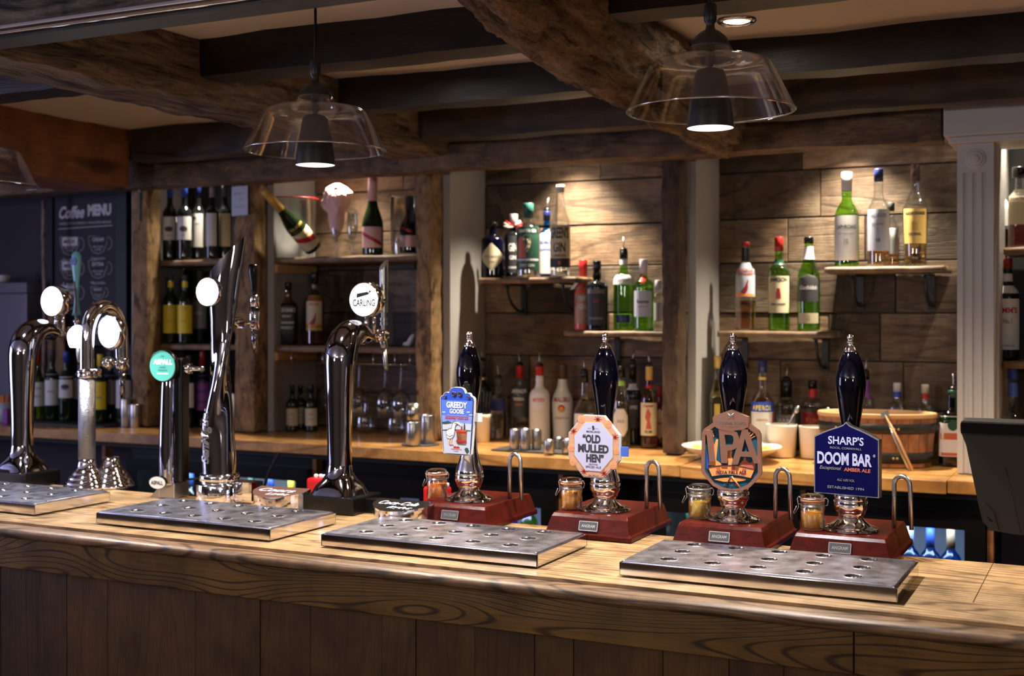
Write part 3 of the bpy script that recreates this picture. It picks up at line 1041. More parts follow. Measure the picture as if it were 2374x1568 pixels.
tray0 = make_tray()
specs = [(-2.485, 2.195, 'perforated steel drip tray at the left edge below the knurled font', -.012),
         (-1.800, 2.172, 'perforated steel drip tray below the tall twisted chrome font', -.006),
         (-1.198, 2.172, 'perforated steel drip tray in front of the white goose pump clip', 0.0),
         (-0.562, 2.177, 'perforated steel drip tray in front of the copper and dark blue pump clips', 0.002)]
for i, (x, y, lb, rz) in enumerate(specs):
    o = tray0 if i == 0 else copy_tree(tray0)
    o.location = (x, y, ZB)
    o.rotation_euler = (0, 0, rz)
    tag(o, lb, 'drip tray', 'steel drip trays along the bar')


# ---- hand pumps
def make_pump():
    t_ = thing('hand_pump', '', 'hand pump')
    # mahogany base: ledge and chamfered body; local origin at the chrome column foot
    mb = MB()
    a, b, f, k = .098, .090, -.088, .165

    def ring(dx, y0, y1, z):
        return [(-dx + .0, y0, z), (dx, y0, z), (dx, y1, z), (-dx, y1, z)]
    def ring(dx, y0, y1, z):
        return [(-dx - .006, y0, z), (dx - .006, y0, z), (dx - .006, y1, z), (-dx - .006, y1, z)]
    lev = [ring(a, f, k, .0015), ring(a, f, k, .012), ring(a - .004, f + .004, k - .004, .014), ring(b - .004, f + .013, k - .010, .043), ring(b - .007, f + .019, k - .014, .050)]
    vs = [p for l in lev for p in l]
    fs = []
    for i in range(len(lev) - 1):
        for j in range(4):
            fs.append((i * 4 + j, i * 4 + (j + 1) % 4, (i + 1) * 4 + (j + 1) % 4, (i + 1) * 4 + j))
    fs += [(3, 2, 1, 0), tuple(4 * (len(lev) - 1) + j for j in range(4))]
    mb.add(vs, fs)
    mb.box(-.018, .018, .150, .158, -.13, .001)
    base = mb.build('base', M_mahog, t_, bevel=.002)
    # maker plate on the sloping front
    M = Matrix.Translation((-.004, f + .0065, .028)) @ Matrix.Rotation(radians(-17), 4, 'X')
    mb = MB()
    mb.prism(rrect(-.021, .021, -.010, .010, .0015, 2), -.0022, .0, 0, M=M)
    mb.prism(rrect(-.0195, .0195, -.0085, .0085, .001, 2), -.0026, -.002, 1, M=M)
    mb.text('ANGRAM', .0062, 0, -.0031, y=-.0030, m=0, width=.030, bold=.02, M=M)
    mb.build('maker_plate', [M_steel, g['slate']], base)
    # chrome column
    z0 = .050
    pr = [(.0001, z0), (.052, z0), (.0535, z0 + .002), (.052, z0 + .005), (.046, z0 + .0075), (.043, z0 + .008), (.036, z0 + .012), (.027, z0 + .019), (.0225, z0 + .025),
          (.0235, z0 + .028), (.0265, z0 + .031), (.0268, z0 + .034), (.0285, z0 + .038), (.0315, z0 + .044), (.0325, z0 + .052), (.0318, z0 + .057), (.0312, z0 + .0585), (.0318, z0 + .060),
          (.0300, z0 + .068), (.0262, z0 + .080), (.0225, z0 + .092), (.0195, z0 + .104), (.018, z0 + .116), (.0175, z0 + .15), (.0175, z0 + .185)]
    ch = MB().lathe(pr, 48).build('chrome_column', M_chrome, t_)
    smooth_angle(ch)
    # handle and finial
    h0 = z0 + .185
    hp = chaikin([(.0175, h0 - .01), (.0172, h0 + .004), (.018, h0 + .02), (.0235, h0 + .055), (.0292, h0 + .088), (.0290, h0 + .110), (.0225, h0 + .140), (.0145, h0 + .157), (.0105, h0 + .161)], 3)
    hp = [(.0001, h0 - .01)] + hp + [(.0001, h0 + .161)]
    hd_ = MB().lathe(hp, 48).build('handle', M_handle, t_)
    z = h0 + .157
    fp = [(.0122, z), (.0128, z + .001), (.0128, z + .006), (.0118, z + .007), (.0112, z + .009), (.0085, z + .012), (.006, z + .0145), (.005, z + .017), (.006, z + .0185), (.0072, z + .020), (.0072, z + .022),
          (.0055, z + .0235), (.0062, z + .026), (.0072, z + .0285), (.0070, z + .0315), (.0055, z + .034), (.003, z + .0355), (.0001, z + .036)]
    fin = MB().lathe(fp, 32).build('finial', M_chrome, hd_)
    # return loop tube at the right back
    pts = [(.072, .058, .0505), (.0725, .058, .12)] + [(.072 + .0155 * (1 - cos(a_)), .058 - .004 * (1 - cos(a_)), .135 + .017 * sin(a_)) for a_ in [pi * q / 10 for q in range(11)]] + [(.104, .049, .12), (.106, .049, .0505)]
    MB().tube(pts, .0045, 12).build('steel_loop', M_steel, t_)
    return t_


pump0 = make_pump()
PUMPS = [(-1.3095, 2.445, 'hand pump with white goose picture clip on a mahogany base', 0),
         (-.984, 2.448, 'hand pump with pale octagonal clip on a worn mahogany base', 0),
         (-.706, 2.450, 'hand pump with copper shield clip spelling IPA on a mahogany base', 0),
         (-.469, 2.435, 'rightmost hand pump with dark blue clip on a mahogany base', 0)]
pumps = []
for i, (x, y, lb, rz) in enumerate(PUMPS):
    o = pump0 if i == 0 else copy_tree(pump0)
    o.location = (x, y, ZB)
    tag(o, lb, 'hand pump', 'row of hand pumps')
    pumps.append(o)


def clip_frame(i, px, pz0, pz1, Y=2.385, rz=0.0):
    """an empty-free helper: centre of the clip in the pump's own coordinates"""
    p = at(px, (pz0 + pz1) / 2, Y)
    h = ZA(px, pz0, Y) - ZA(px, pz1, Y)
    return p - Vector(pumps[i].location), h


def clip_bracket(par, c, w):
    MB().box(-.008, .008, .004, .045, -.012, .012).build('clip_bracket', M_blackm, par, loc=c)


# 1: goose clip
c, h = clip_frame(0, 1062, 898, 1056)
w = .088
s = h / .155
ol = []
half = [(.0, .0775), (.010, .0775), (.018, .073), (.021, .066), (.021, .064), (.028, .066), (.034, .0635), (.036, .058), (.041, .057), (.0445, .052), (.0445, .046), (.0425, .0), (.037, -.072), (.033, -.0765), (0, -.0775)]
half = chaikin(half, 1)
right = [(x * w / .088, z * s) for x, z in half]
ol = list(reversed(right)) + [(-x, z) for x, z in right[1:-1]]


def grow(poly, k):
    cx_ = sum(p[0] for p in poly) / len(poly)
    cz_ = sum(p[1] for p in poly) / len(poly)
    return [(cx_ + (p[0] - cx_) * (1 - k / .045), cz_ + (p[1] - cz_) * (1 - k / .075)) for p in poly]


mb = MB()
mb.prism(ol, -.004, .004, 0)
mb.prism(grow(ol, .0012), -.0045, -.004, 1)
mb.prism(grow(ol, .0028), -.0049, -.0044, 2)
mb.prism([(-.041, .046), (.041, .046), (.0395, .012), (-.0395, .012)], -.0053, -.0048, 3)
mb.prism([(-.0395, .012), (.0395, .012), (.0380, -.004), (-.0380, -.004)], -.0053, -.0048, 14)
mb.prism([(-.0380, -.004), (.0380, -.004), (.0335, -.071), (-.0335, -.071)], -.0053, -.0048, 4)
mb.text('GREEDY', .0125, 0, .030, y=-.0057, m=5, width=.054, bold=.035)
mb.text('GOOSE', .0095, 0, .0175, y=-.0057, m=5, width=.037, bold=.03)
mb.text('ALC 4.2% VOL  0.8 UNITS PER PINT', .0016, 0, .0125, y=-.0057, m=4, width=.05)
mb.prism([(-.030, .0104), (.030, .0104), (.030, .0110), (-.030, .0110)], -.0057, -.0053, 6)
mb.text('HONKINGLY GOOD ALE!', .0042, 0, .0045, y=-.0057, m=6, width=.060, bold=.03)
mb.text('DRINK IT QUICK BEFORE IT FLIES', .0014, 0, .001, y=-.0057, m=7, width=.052)
# landscape, goose, barrel
mb.prism([(-.038, -.003), (-.022, .000), (-.012, -.004), (-.030, -.007), (-.0375, -.007)], -.0057, -.0053, 8)
mb.prism([(-.0375, -.020), (-.010, -.017), (.036, -.018), (.0362, -.0195), (-.0375, -.0215)], -.0057, -.0053, 8)
goose = chaikin([(-.028, -.022), (-.020, -.016), (-.012, -.016), (-.012, -.006), (-.006, .001), (.004, .001), (.012, -.004), (.016, -.012), (.010, -.010), (.004, -.005), (-.002, -.006), (-.005, -.014),
                 (-.005, -.026), (-.010, -.036), (-.018, -.040), (-.026, -.036)], 2)
mb.prism(goose, -.0060, -.0053, 5)
mb.tube([(-.0055, -.0062, -.004), (-.001, -.0062, -.0035), (.004, -.0062, -.006)], .0004, 5, 9)
mb.tube([(-.026, -.0062, -.030), (-.018, -.0062, -.034), (-.010, -.0062, -.030)], .0004, 5, 9)
gl_ = [(x, -.0062, z) for x, z in goose[::3]]
mb.tube(gl_ + [gl_[0]], .00035, 5, 9)
for dx in (-.019, -.013):
    mb.tube([(dx, -.006, -.039), (dx - .001, -.006, -.050), (dx + .004, -.006, -.052)], .0007, 6, 10)
mb.prism([(-.001, -.018), (.026, -.018), (.0235, -.049), (.002, -.049)], -.0063, -.0053, 11)
for z in (-.025, -.045):
    mb.prism([(-.001, z), (.025, z), (.025, z + .004), (-.001, z + .004)], -.0066, -.0060, 6)
mb.prism([(.018, -.018), (.0215, -.018), (.0215, -.008), (.020, -.002), (.0185, -.008)], -.0060, -.0053, 9)
mb.prism([(.010, -.018), (.016, -.018), (.013, -.011)], -.0062, -.0053, 6)
mb.text('HOOK NORTON', .0028, -.001, -.0625, y=-.0057, m=6, width=.027, bold=.02)
mb.text('BREWERY', .0018, -.001, -.0665, y=-.0057, m=6, width=.012, bold=.02)
mb.prism([(-.009, -.0575), (-.005, -.054), (0, -.0555), (.004, -.054), (.008, -.0575), (.006, -.0585), (-.007, -.0585)], -.0057, -.0053, 6)
mb.prism([(.020, -.060), (.024, -.056), (.029, -.057), (.032, -.064), (.027, -.070), (.023, -.066)], -.0057, -.0053, 8)
for sx_ in (-1, 1):
    sp = [(sx_ * (.0085 + .0062 * (1 - q / 20) * cos(q * .55 + 2.6)), -.0062, .0610 + .0062 * (1 - q / 20) * sin(q * .55 + 2.6)) for q in range(17)]
    mb.tube(sp, .0010, 6, 13)
    sp = [(sx_ * (.031 + .0042 * (1 - q / 20) * cos(q * .55 + 2.0)), -.0062, .0535 + .0042 * (1 - q / 20) * sin(q * .55 + 2.0)) for q in range(17)]
    mb.tube(sp, .0008, 6, 13)
for (cx_, cz_) in ((-.034, .019), (.030, .0215), (.036, .0155)):
    mb.prism(circle(.001, 12, cx_, cz_, sx=4.5), -.0057, -.0053, 5)
o = mb.build('pump_clip', [g['white'], g['ink'], g['blue'], g['sky'], g['snow'], g['white'], g['red'], g['sky'], g['greenp'], g['ink'], g['orange'], M_bucket, g['rust'], g['copper_brown'], g['midsky']], pumps[0], loc=c, rz=radians(-4))
o['label'] = 'blue and white clip with a goose drinking from a barrel'
clip_bracket(pumps[0], c, w)
MB().box(-.012, .008, -.002, .004, -.009, .009).build('price_tag', g['white'], pumps[0], loc=c + Vector((.050, 0, .010)))

# 2: octagon
c, h = clip_frame(1, 1378, 963, 1108)
w = .117


def octo(w, h, k=.30):
    a, b = w / 2, h / 2
    return [(a * (1 - 2 * k) * 1.0, b), (-a * (1 - 2 * k), b), (-a, b * (1 - 2 * k)), (-a, -b * (1 - 2 * k)), (-a * (1 - 2 * k), -b), (a * (1 - 2 * k), -b), (a, -b * (1 - 2 * k)), (a, b * (1 - 2 * k))]


mb = MB()
mb.prism(octo(w, h), -.003, .006, 0)
mb.prism(octo(w - .003, h - .003), -.0036, -.003, 1)
mb.prism(octo(w - .005, h - .005), -.0042, -.0036, 2)
mb.prism(octo(w * .77, h * .80), -.0047, -.0041, 1)
mb.prism(octo(w * .745, h * .775), -.0052, -.0046, 3)
rs_ = random.Random(4)
for (cx_, cz_) in [(-.028, .056), (.010, .057), (.034, .048), (-.046, .030), (.049, .022), (-.051, -.005), (.051, -.006), (-.047, -.034), (.045, -.036), (-.022, -.053), (.024, -.054)]:
    kind = rs_.choice((0, 1))
    if kind:
        for q in range(8):
            a = q * pi / 4
            mb.prism([(cx_ + .0012 * cos(a + 1.57), cz_ + .0012 * sin(a + 1.57)), (cx_ + .0092 * cos(a), cz_ + .0092 * sin(a)), (cx_ - .0012 * cos(a + 1.57), cz_ - .0012 * sin(a + 1.57))], -.0046, -.0042, 4)
    else:
        mb.prism(circle(.0085, 18, cx_, cz_), -.0045, -.0042, 5)
        mb.prism(circle(.0074, 18, cx_, cz_), -.0047, -.0043, 2)
        for q in range(5):
            a = q * pi / 2.5
            mb.prism([(cx_, cz_), (cx_ + .005 * cos(a), cz_ + .005 * sin(a)), (cx_ + .005 * cos(a + .7), cz_ + .005 * sin(a + .7))], -.0050, -.0046, 5)
k = dict(y=-.0056, m=6)
mb.text('MORLAND', .0042, 0, .029, width=.031, bold=.01, **k)
mb.text('EST     1711', .0022, 0, .0365, width=.024, **k)
mb.prism([(-.0025, .035), (.002, .035), (.003, .039), (.001, .041), (.0025, .043), (-.002, .0435), (-.003, .041), (-.0015, .038)], -.0056, -.0052, 6)
mb.text('\u201cOLD', .0155, -.004, .0085, width=.041, bold=.045, **k)
mb.text('MULLED', .0155, 0, -.0115, width=.070, bold=.045, **k)
mb.text('HEN\u201d', .0155, .004, -.0315, width=.040, bold=.045, **k)
mb.text('FESTIVE', .0032, 0, -.0385, width=.020, bold=.01, **k)
mb.text('SPICED ALE', .0044, 0, -.0445, width=.035, bold=.01, **k)
mb.text('Alc 5% vol', .0032, 0, -.0615, width=.025, y=-.0048, m=6, shear=.3, bold=.015)
o = mb.build('pump_clip', [g['snow'], g['ochre'], g['peach'], g['lilac'], g['deepred'], g['orange'], g['ink']], pumps[1], loc=c, rz=radians(-3))
o['label'] = 'pale octagonal clip with orange spice border and black lettering'
clip_bracket(pumps[1], c, w)
MB().box(-.012, .007, -.002, .004, -.010, .010).build('price_tag', g['sky'], pumps[1], loc=c + Vector((.067, .002, -.008)))

# 3: copper shield
c, h = clip_frame(2, 1696, 950, 1141)
w = .119
mb = MB()
a, b = w / 2, h / 2
body = [(a * .97, b * .42), (a * .90, b * .52), (.026, b * .76), (-.026, b * .76), (-a * .90, b * .52), (-a * .97, b * .42), (-a, -b * .50), (-a * .96, -b * .58), (-a * .62, -b * .86), (-a * .3, -b * .97), (0, -b),
        (a * .3, -b * .97), (a * .62, -b * .86), (a * .96, -b * .58), (a, -b * .50)]
inner = [(x * .88, z * .90 - .002) for x, z in body]
mb.prism(body, -.006, .008, 0, holes=[list(reversed(inner))])
mb.prism(inner, -.001, .004, 1)
# orange ornament under the letters
mb.prism([(-.046, -.030), (-.040, -.008), (-.030, .022), (-.026, .022), (-.030, -.02), (-.012, -.032)], -.0022, -.0008, 2)
mb.prism(chaikin([(-.006, -.035), (-.006, -.014), (-.016, -.018), (-.015, -.006), (-.008, -.004), (-.004, .008), (.000, .008), (.002, -.002), (.000, -.012), (.012, -.035)], 1), -.0024, -.0008, 2)
mb.prism(chaikin([(.012, -.036), (.016, -.024), (.024, -.018), (.024, -.012), (.029, -.012), (.029, -.018), (.038, -.024), (.044, -.014), (.048, -.016), (.046, -.036)], 1), -.0024, -.0008, 3)
mb.prism([(-.048, .02), (-.036, .034), (-.034, .028), (-.046, .012)], -.0022, -.0008, 2)
for q in range(6):
    a_ = .5 + q * .32
    mb.tube([(.030, -.0022, .020), (.030 + .024 * cos(a_), -.0022, .020 + .028 * sin(a_))], .0012, 6, 2 if q % 2 else 3)
mb.prism([(-.048, -.006), (-.044, -.002), (-.046, -.040), (-.050, -.036)], -.0022, -.0008, 4)
# ribbon
rib = [(-.046 + .092 * q / 12, -.034 + .006 * sin(pi * q / 12)) for q in range(13)]
rib2 = [(-.038 + .076 * q / 12, -.052 + .005 * sin(pi * q / 12)) for q in range(13)]
mb.prism(rib2 + list(reversed(rib)), -.0040, -.0008, 2)
for q in (2, 6, 9):
    mb.prism([rib2[q], rib2[q + 1], rib[q + 1], rib[q]], -.0044, -.0038, 3)
mb.tube([(x, -.0044, z) for x, z in rib], .0009, 6, 5)
mb.tube([(x, -.0044, z) for x, z in rib2], .0009, 6, 5)
lens = chaikin([(-.034, -.058), (-.015, -.053), (.015, -.052), (.034, -.055), (.015, -.060), (-.015, -.0615)], 2)
mb.prism(lens, -.0030, -.0008, 2)
mb.tube([(-.001, -.004, -.050), (-.012, -.004, -.073)], .0012, 6, 5)
mb.tube([(.001, -.004, -.050), (.019, -.004, -.073)], .0016, 6, 2)
mb.text('INDIA PALE ALE', .0068, 0, -.0455, y=-.0048, m=5, width=.060, bold=.02, rot=.04)
mb.text('ALC 3.6% VOL', .0045, 0, -.069, y=-.0030, m=6, width=.032, bold=.02)
mb.text('HANDCRAFTED PREMIUM CASK ALES', .0030, 0, -.0795, y=-.0064, m=5, width=.050)
# top cap with the brewer's name
cap_ = [(0, b), (-.034, b * .84), (-.036, b * .79), (-.034, b * .60), (-.024, b * .53), (0, b * .49), (.024, b * .53), (.034, b * .60), (.036, b * .79), (.034, b * .84)]
mb.prism(cap_, -.010, .008, 0)
mb.text('GREENE KING', .0062, 0, b * .645, y=-.0106, m=6, width=.058, bold=.015, depth=.0006)
mb.text('BURY ST EDMUNDS', .0024, 0, b * .575, y=-.0106, m=6, width=.036)
mb.tube([(-.007, -.0108, b * .78), (.007, -.0108, b * .93)], .0007, 6, 6)
mb.tube([(.007, -.0108, b * .78), (-.007, -.0108, b * .93)], .0007, 6, 6)
mb.prism([(-.006, b * .82), (.006, b * .82), (.007, b * .88), (.003, b * .86), (0, b * .90), (-.003, b * .86), (-.007, b * .88)], -.0112, -.0100, 6)
o = mb.build('pump_clip', [M_copper, M_petrol, g['orange'], g['rust'], g['blue'], g['ink'], M_steel], pumps[2], loc=c, rz=radians(6), bevel=0)
o['label'] = 'copper framed petrol blue clip'
# raised letters
mb = MB()
lt = [[(-.050, .040), (-.036, .040), (-.036, .033), (-.031, -.022), (-.043, -.022), (-.048, .030), (-.055, .033)]]
for l in lt:
    mb.prism(l, -.0085, -.001, 0)
P_out = [(-.024, .042), (.002, .042), (.012, .038), (.016, .028), (.015, .014), (.009, .005), (-.001, .001), (-.006, .001), (-.007, -.024), (-.019, -.024)]
P_in = [(-.0125, .032), (.000, .032), (.0045, .029), (.0055, .021), (.003, .013), (-.002, .011), (-.010, .011)]
mb.prism(P_out, -.0085, -.001, 0, holes=[list(reversed(P_in))])
A_out = [(.0225, .044), (.033, .044), (.056, -.022), (.045, -.022), (.041, -.010), (.019, -.010), (.014, -.026), (.001, -.026)]
A_in = [(.0275, .026), (.0215, .000), (.036, .000)]
mb.prism(A_out, -.0085, -.001, 0, holes=[list(reversed(A_in))])
mb.build('raised_lettering', M_copper, pumps[2], loc=c, rz=radians(6), bevel=.0009, segs=2)
clip_bracket(pumps[2], c, w)

# 4: dark blue
c, h = clip_frame(3, 1964, 978, 1148)
w = .126
a, b = w / 2, h / 2
arc = [(x, b - .030 * (abs(x) / a) ** .62 + .004 * sin(pi * abs(x) / a)) for x in [a * (1 - q / 12) for q in range(25)]]
body = [(x, z) for x, z in arc] + [(-a, -b), (a, -b)]
mb = MB()
mb.prism(body, -.006, .010, 0)
inner = [(x * .965, z * .97 - .0005) for x, z in body]
mb.prism(inner, -.0068, -.006, 1)
k = dict(y=-.0078, depth=.001)
mb.text("SHARP'S", .0145, 0, .0265, m=2, width=.069, bold=.015, **k)
mb.text('ROCK, CORNWALL', .0038, 0, .0175, m=3, width=.061, **k)
mb.text('DOOM BAR', .0215, -.003, -.0115, m=2, width=.106, bold=.035, **k)
mb.text('\u00ae', .005, .0545, .006, m=2, width=.0045, **k)
mb.text('Exceptional', .0068, -.030, -.0225, m=3, width=.043, shear=.35, **k)
mb.text('AMBER ALE', .0064, .022, -.0235, m=4, width=.051, bold=.025, **k)
mb.text('ALC 4.0% VOL', .0042, 0, -.043, m=3, width=.034, **k)
mb.text('ESTABLISHED 1994', .0048, 0, -.058, m=3, width=.071, **k)
o = mb.build('pump_clip', [M_steel, M_navyclip, g['lilac'], g['grey'], g['rust']], pumps[3], loc=c, rz=radians(-9))
o['label'] = 'dark blue enamel clip with raised silver lettering'
clip_bracket(pumps[3], c, w)


# ---- little swing top jars of ale
def make_jar(lid_mat, liquid_mat, level, gasket, lbl, x, y):
    t_ = thing('swing_top_jar', lbl, 'jar', (x, y, ZB + .0505), group='sample jars on the pump bases')
    R = .0235
    body = [(R * .6, .0008), (R * .93, .0008), (R, .004), (R, .040), (R * .97, .044), (R * .88, .047), (R * .88, .050), (R * .97, .051), (R * .97, .053), (R * .86, .054)]
    inn = [(R * .80, .053), (R * .80, .047), (R * .92, .040), (R * .93, .005), (R * .8, .003), (.0001, .003)]
    MB().lathe(body + inn, 40, cap=False).build('jar_body', M_clear, t_)
    MB().lathe([(.0001, .0034), (R * .9, .0034), (R * .918, .006), (R * .918, level), (.0001, level)], 40).build('ale', liquid_mat, t_)
    MB().lathe([(R * .78, .0542), (R * .98, .0542), (R * 1.0, .0555), (R * .98, .057), (R * .78, .057)], 40, cap=False).build('gasket', gasket, t_)
    lid = [(.0001, .0575), (R * .97, .0575), (R * 1.0, .060), (R * .97, .0625), (R * .9, .066), (R * .8, .0675), (R * .6, .0665), (.0001, .066)]
    MB().lathe(lid, 40).build('lid', M_clear, t_)
    mb = MB()
    for z in (.0455, .0475):
        mb.tube([(R * .93 * cos(q * pi / 16), R * .93 * sin(q * pi / 16), z) for q in range(33)], .0009, 6)
    for sx_ in (-1, 1):
        mb.tube([(sx_ * R * .93, 0, .046), (sx_ * (R + .005), 0, .048), (sx_ * (R + .0065), 0, .057), (sx_ * (R + .003), 0, .062), (sx_ * R, -.004, .0605)], .0009, 6)
    mb.tube([(R * 1.02 * cos(q * pi / 16), -R * .95 * sin(q * pi / 16) - .002, .0605) for q in range(17)], .0009, 6)
    mb.tube([(-R - .0065, .002, .056), (-R - .004, .002, .040), (-R - .013, 0, .026), (-R - .0145, 0, .028), (-R - .007, -.003, .043)], .0009, 6)
    mb.build('wire_bail', M_steel, t_)
    return t_


zj = ZB + .0505


def onz(px, py, z):
    t = (px - CX) / FOC
    d = (z - CZ) * FOC / (HY - py)
    return Vector((d * (-sin(YAW) + t * cos(YAW)), d * (cos(YAW) + t * sin(YAW)), z))


for px, py, lm, lv, gk, lb in [(1009, 1157, M_redale, .036, g['rubber'], 'small swing-top jar of reddish ale beside the goose pump'),
                               (1325, 1181, M_ale, .039, g['rubber'], 'small swing-top jar of amber ale beside the octagonal clip pump'),
                               (1622, 1200, M_paleale, .033, M_clear, 'small swing-top jar of pale golden ale with clear seal'),
                               (1884, 1227, M_ale, .034, g['rubber'], 'small swing-top jar of copper ale beside the dark blue clip pump')]:
    p = onz(px, py, zj)
    make_jar(None, lm, lv, gk, lb, p.x + (.005 if px < 1100 else 0), p.y)


# ---- swan neck lager fonts
def swan_font(loc, lbl, handle, face_fn):
    t_ = thing('beer_font', lbl, 'beer tap', loc)
    MB().box(-.078, .078, -.062, .062, .001, .040).build('base', M_black, t_, bevel=.003)
    # round flare from a squarish foot
    pr = [(.064, .0405), (.062, .046), (.050, .060), (.038, .074), (.031, .090), (.0285, .110), (.0275, .13)]
    mb = MB()
    vs, fs, nn = [], [], 48
    for i, (r, z) in enumerate(pr):
        e = 5.0 - 3.0 * min(1, i / 4.0)
        for q in range(nn):
            a_ = 2 * pi * q / nn
            rr_ = r / ((abs(cos(a_)) ** e + abs(sin(a_)) ** e) ** (1 / e)) * (0.88 if i < 2 else 1)
            vs.append((rr_ * cos(a_), rr_ * sin(a_), z))
    for i in range(len(pr) - 1):
        for q in range(nn):
            fs.append((i * nn + q, i * nn + (q + 1) % nn, (i + 1) * nn + (q + 1) % nn, (i + 1) * nn + q))
    mb.add(vs, fs, 0, True)
    mb.tube(chaikin([(0, 0, .085), (0, 0, .20), (0, .000, .32), (0, .003, .375), (0, .022, .412), (0, .060, .424), (0, .092, .420)], 3),
            0.0285) if False else None
    path = chaikin([(0, 0, .085, .0285), (0, 0, .20, .0295), (0, .000, .31, .035), (0, .004, .375, .040), (0, .028, .414, .037), (0, .072, .424, .030), (0, .112, .413, .022)], 3)
    mb.tube([p[:3] for p in path], [p[3] for p in path], 40)
    col_ = mb.build('column', M_darkchrome, t_)
    # arm and tap
    mb = MB()
    mb.tube([(0, .108, .413), (0, .124, .413)], .016, 24)
    mb.tube([(0, .124, .413), (0, .160, .413)], .0115, 24)
    mb.tube([(0, .160, .413), (0, .190, .413)], .017, 24)
    mb.tube([(0, .188, .413), (0, .208, .413)], .010, 20)
    tp = mb.build('tap_body', M_chrome, t_)
    MB().tube([(0, .190, .415), (0, .198, .385), (0, .200, .382)], .0095, 16).tube([(0, .198, .385), (0, .206, .335), (0, .208, .322)], [.0065, .0055, .005], 16).build('spout', M_steel, t_)
    handle(t_)
    # lens
    MB().tube([(-.007, .128, .418), (-.007, .128, .470)], .006, 12).tube([(.008, .138, .418), (.008, .138, .470)], .005, 12).build('lens_stem', M_chrome, t_)
    Ml = Matrix.Translation((0, .136, .502)) @ Matrix.Rotation(pi / 2, 4, 'X')
    R = .043
    ln = MB().lathe([(R - .003, .0), (R, .002), (R, .030), (R - .002, .032), (R - .003, .032)], 56, M=Ml, cap=False).lathe([(.0001, .001), (R - .003, .001)], 40, M=Ml, cap=False).build('lens_housing', M_chrome, t_)
    face_fn(ln, Matrix.Translation((0, .136 - .0325, .502)), R - .0025)
    return t_


def carling_face(par, M, R):
    mb = MB()
    mb.prism(circle(R, 48), 0, .006, 0, M=M)
    mb.prism([(-.020, .004), (-.019, .0145), (.012, .019), (.013, .0165), (.0155, .0172), (.0165, .0215), (.021, .0222), (.021, .018), (.017, .017), (.0145, .0125)], -.0006, 0, 1, M=M)
    mb.text('CARLING', .0165, .0015, -.016, y=-.0012, m=1, width=.064, bold=.022, M=M)
    mb.build('lens_face', [M_ledprint, g['ink']], par)


def plain_face(par, M, R):
    MB().prism(circle(R, 48), 0, .006, 0, M=M).build('lens_face', [M_led], par)


def steel_handle(par):
    mb = MB()
    n = 24
    vs = [(.0105 * cos(2 * pi * k / n), .196 + .0105 * sin(2 * pi * k / n), .470) for k in range(n)]
    vs += [(.0115 * cos(2 * pi * k / n), .196 + .0115 * sin(2 * pi * k / n), .590 + 1.1 * .0115 * (sin(2 * pi * k / n) + .4 * cos(2 * pi * k / n))) for k in range(n)]
    mb.add(vs, [(k, (k + 1) % n, n + (k + 1) % n, n + k) for k in range(n)] + [tuple(reversed(range(n))), tuple(range(n, 2 * n))], 0, True)
    mb.tube([(0, .196, .415), (0, .196, .470)], .006, 16)
    mb.tube([(0, .196, .438), (0, .196, .446)], .0095, 16).tube([(0, .196, .449), (0, .196, .457)], .0098, 16)
    smooth_angle(mb.build('tap_handle', M_steel, par))


def paddle_handle(par):
    mb = MB()
    pr = [(.016, .462), (.012, .475), (.0085, .50), (.0075, .525), (.010, .56), (.0155, .595), (.0175, .615), (.0165, .632), (.011, .643), (.0001, .647)]
    vs, fs, n = [], [], 24
    for r, z in pr:
        for k in range(n):
            a_ = 2 * pi * k / n
            vs.append((r * cos(a_), .196 + r * .6 * sin(a_), z))
    for i in range(len(pr) - 1):
        for k in range(n):
            fs.append((i * n + k, i * n + (k + 1) % n, (i + 1) * n + (k + 1) % n, (i + 1) * n + k))
    fs.append(tuple(reversed(range(n))))
    mb.add(vs, fs, 0, True)
    mb.tube([(0, .196, .415), (0, .196, .463)], .0055, 12, 1).tube([(0, .196, .44), (0, .196, .45)], .0095, 16, 1)
    hnd = mb.build('tap_handle', [g['turq'], M_chrome], par)
    hnd['label'] = 'turquoise paddle handle with red stripe'
    MB().prism(circle(.0115, 24, 0, .617), .1835, .186, 0).text('PRAVHA', .0035, 0, .616, y=.1832, m=1, width=.015).tube([(-.002, .1895, .56), (.002, .1912, .50), (.004, .1880, .468)], .0013, 6, 2).build(
        'handle_badge', [g['sky'], g['ink'], g['red']], hnd)


swan_font((-1.666, 2.458, ZB), 'tall chrome swan neck font with round lit sign, on a black base', steel_handle, carling_face)
swan_font((-2.69, 2.44, ZB), 'chrome swan neck font at the left edge with turquoise tap handle', paddle_handle, plain_face)


